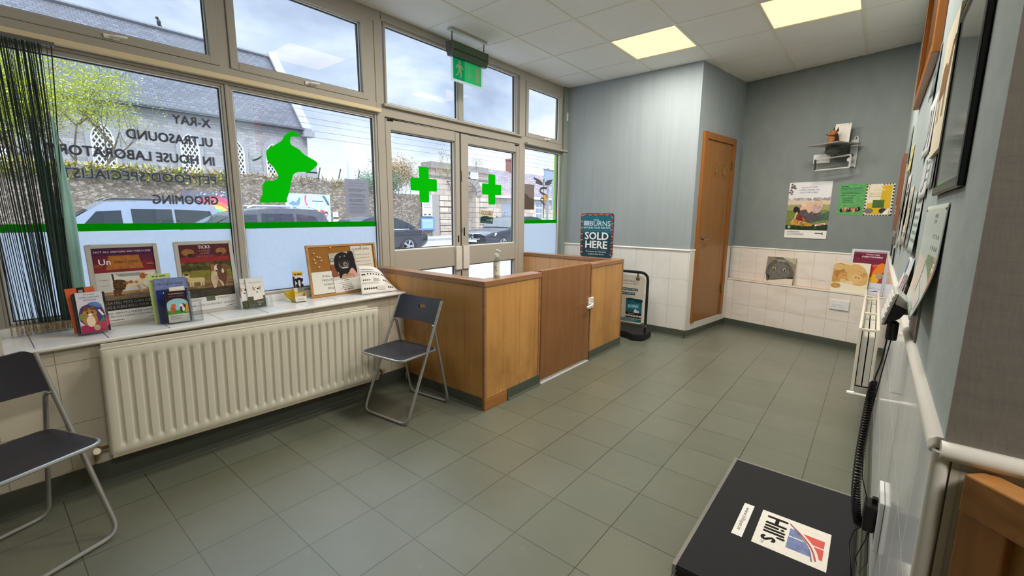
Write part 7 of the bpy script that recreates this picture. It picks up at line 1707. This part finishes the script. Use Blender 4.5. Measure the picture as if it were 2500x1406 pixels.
def front_saloon(r, w):
    m = MB(); m.prism([(-.42, .55), (.42, .55), (.5, .76), (-.5, .76)], .0, .03, Matrix(((0, 0, -1, .02), (1, 0, 0, 0), (0, 1, 0, 0), (0, 0, 0, 1)))); g = m.build('grille', plain('black_grille', rgb(30, 30, 34), .4), r)
    m = MB()
    for z in (.6, .655, .71): m.box(-.035, -.01, -.44, .44, z - .012, z + .012)
    m.tube([(-.03, .1 * math.cos(a * .5236), .655 + .1 * math.sin(a * .5236)) for a in range(12)], .014, 6, closed=True)
    for a in (90, 210, 330): m.tube([(-.032, 0, .655), (-.032, .1 * math.cos(R(a)), .655 + .1 * math.sin(R(a)))], .011, 5)
    m.tube([(-.02, -.44, .55), (-.02, .44, .55), (-.02, .52, .77), (-.02, -.52, .77)], .014, 6, closed=True); m.build('grille_badge', CHROME, r)
    for s in (-1, 1):
        m = MB(); m.add([(.06, s * .5, .6), (.02, s * .56, .72), (.2, s * (w - .12), .78), (.5, s * (w - .02), .82), (.45, s * (w - .0), .72), (.18, s * (w - .09), .6)], [list(range(6))]); o = m.build('headlamp', plain('clear_headlamp', rgb(216, 222, 230), .1), r); so = o.modifiers.new('t', 'SOLIDIFY'); so.thickness = .05
        m = MB(); m.tube([(.03, s * .45, .36), (.04, s * .7, .34), (.18, s * (w - .1), .42)], .016, 6); m.build('bumper_trim', CHROME, r)
# silver van (far lane)
car('silver high-roofed van parked behind the dark estate car, left window', -13.7, .35, 4.4, 1.84, rgb(150, 162, 180), [(0, .78), (.35, .95), (.95, 1.08), (4.1, 1.1), (4.4, .95)], [(.72, 1.05), (1.55, 1.62), (1.8, 1.78), (2.6, 1.83), (3.9, 1.82), (4.25, 1.72), (4.38, 1.05)], (.85, 3.5), .32, rails=1,
    wins=([(1.25, 1.1), (2.1, 1.1), (2.1, 1.58), (1.62, 1.55)], [(2.3, 1.1), (3.18, 1.1), (3.18, 1.62), (2.3, 1.62)], [(3.24, 1.1), (4.2, 1.1), (4.1, 1.58), (3.24, 1.62)]))
# dark estate car (nearer lane)
car('dark grey estate car with silver roof rails seen above the green stripe', -10.6, 1.95, 4.63, 1.8, rgb(84, 86, 96), [(0, .72), (.3, .86), (1.25, 1.0), (4.3, 1.06), (4.63, .95)], [(1.1, .98), (2.05, 1.48), (2.4, 1.6), (3.2, 1.665), (4.1, 1.64), (4.35, 1.55), (4.6, 1.03)], (.88, 3.62), .34, rails=2,
    wins=([(1.65, 1.05), (2.55, 1.05), (2.6, 1.5), (2.3, 1.5)], [(2.65, 1.05), (3.5, 1.06), (3.5, 1.52), (2.7, 1.53)], [(3.58, 1.08), (4.22, 1.15), (4.1, 1.45), (3.58, 1.52)]))
# black saloon seen from behind (left door)
car('black saloon car seen from the rear through the left entrance door', -12.3, 6.62, 4.78, 1.83, rgb(48, 50, 60), [(0, .66), (.3, .8), (1.35, .93), (3.9, 1.0), (4.5, .97), (4.72, .86)], [(1.2, .92), (2.0, 1.32), (2.3, 1.41), (2.9, 1.44), (3.4, 1.38), (3.75, 1.26), (4.25, 1.0)], (.9, 3.76), .34,
    wins=([(1.75, .98), (2.65, 1.0), (2.65, 1.33), (2.3, 1.33)], [(2.72, 1.0), (3.4, 1.02), (3.42, 1.28), (2.72, 1.34)], [(3.47, 1.03), (3.85, 1.05), (3.5, 1.25)]), rear=lamps_rear)
# black saloon facing the viewer (right door)
car('black executive saloon facing left through the right entrance door, with chrome grille and round badge', -10.6, 13.0, 4.9, 1.86, rgb(50, 54, 62), [(0, .72), (.25, .84), (1.5, .98), (4.0, 1.03), (4.9, .9)], [(1.4, .96), (2.15, 1.33), (2.5, 1.44), (3.1, 1.47), (3.6, 1.42), (4.0, 1.28), (4.5, 1.03)], (.88, 3.8), .34,
    wins=([(1.95, 1.02), (2.85, 1.04), (2.85, 1.37), (2.45, 1.37)], [(2.92, 1.04), (3.65, 1.06), (3.65, 1.33), (2.92, 1.38)], [(3.72, 1.08), (4.05, 1.1), (3.75, 1.29)]), front=front_saloon)
# ------------------------------------------------------------------ sky, light, camera
w = bpy.data.worlds.new('overcast_sky'); sc.world = w; w.use_nodes = True
nt = w.node_tree; nt.nodes.clear()
o = nt.nodes.new('ShaderNodeOutputWorld'); bg = nt.nodes.new('ShaderNodeBackground'); tc_ = nt.nodes.new('ShaderNodeTexCoord')
mp = nt.nodes.new('ShaderNodeMapping'); mp.inputs['Scale'].default_value = (1, 1, 2.6); mp.inputs['Location'].default_value = (.35, .1, .2)
nz = nt.nodes.new('ShaderNodeTexNoise'); nz.inputs['Scale'].default_value = 2.1; nz.inputs['Detail'].default_value = 6; nz.inputs['Roughness'].default_value = .55; nz.inputs['Distortion'].default_value = .4
cr = nt.nodes.new('ShaderNodeValToRGB'); e = cr.color_ramp.elements
e[0].position = .34; e[0].color = rgb(146, 163, 192); e[1].position = .66; e[1].color = rgb(236, 243, 252)
k = e.new(.5); k.color = rgb(190, 206, 230)
sx = nt.nodes.new('ShaderNodeSeparateXYZ')
mr = nt.nodes.new('ShaderNodeMapRange'); mr.inputs[1].default_value = .38; mr.inputs[2].default_value = .85; mr.inputs[3].default_value = SKY_LOW; mr.inputs[4].default_value = SKY_ZENITH
hz = nt.nodes.new('ShaderNodeMapRange'); hz.inputs[1].default_value = 0.0; hz.inputs[2].default_value = .2; hz.inputs[3].default_value = .55; hz.inputs[4].default_value = 0.0
mx = nt.nodes.new('ShaderNodeMix'); mx.data_type = 'RGBA'; mx.inputs[7].default_value = rgb(244, 248, 252)
for a, b in ((tc_.outputs['Generated'], mp.inputs[0]), (mp.outputs[0], nz.inputs['Vector']), (nz.outputs['Fac'], cr.inputs[0]), (tc_.outputs['Generated'], sx.inputs[0]), (sx.outputs[2], mr.inputs[0]), (sx.outputs[2], hz.inputs[0]), (hz.outputs[0], mx.inputs[0]), (cr.outputs[0], mx.inputs[6]), (mx.outputs[2], bg.inputs[0]), (mr.outputs[0], bg.inputs[1]), (bg.outputs[0], o.inputs[0])): nt.links.new(a, b)
S = bpy.data.lights.new('hazy_sun', 'SUN'); S.energy = SUN_E; S.angle = R(25); S.color = (1.0, .97, .92)
so = bpy.data.objects.new('hazy_sun', S); col.objects.link(so); so.rotation_euler = Vector((-.55, .35, -.85)).to_track_quat('-Z', 'Y').to_euler()
cam = bpy.data.cameras.new('camera'); co = bpy.data.objects.new('camera', cam); col.objects.link(co)
yaw, pitch, roll = R(39.22249594), R(-9.48207119), R(0.46812127)
fw = Vector((-math.sin(yaw) * math.cos(pitch), math.cos(yaw) * math.cos(pitch), math.sin(pitch))); rt = Vector((math.cos(yaw), math.sin(yaw), 0)); up = rt.cross(fw)
r2 = math.cos(roll) * rt + math.sin(roll) * up; u2 = -math.sin(roll) * rt + math.cos(roll) * up
Mcam = Matrix.Identity(4)
for i, a in enumerate((r2, u2, -fw)):
    for q in range(3): Mcam[q][i] = a[q]
Mcam.translation = (2.25458552, -.12844591, 1.34446606)
co.matrix_world = Mcam
cam.sensor_width = 36; cam.lens = 1079.31176 * 36 / 2500; cam.clip_start = .02; cam.clip_end = 300
sc.camera = co
sc.view_settings.view_transform = 'Standard'; sc.view_settings.look = 'None'; sc.view_settings.exposure = EXPO; sc.view_settings.gamma = 1.0
cy = sc.cycles
cy.use_denoising = True; cy.max_bounces = 10; cy.diffuse_bounces = 5; cy.glossy_bounces = 4; cy.transmission_bounces = 6; cy.transparent_max_bounces = 24
cy.sample_clamp_indirect = 6.0; cy.caustics_reflective = False; cy.caustics_refractive = False
bpy.context.view_layer.update()
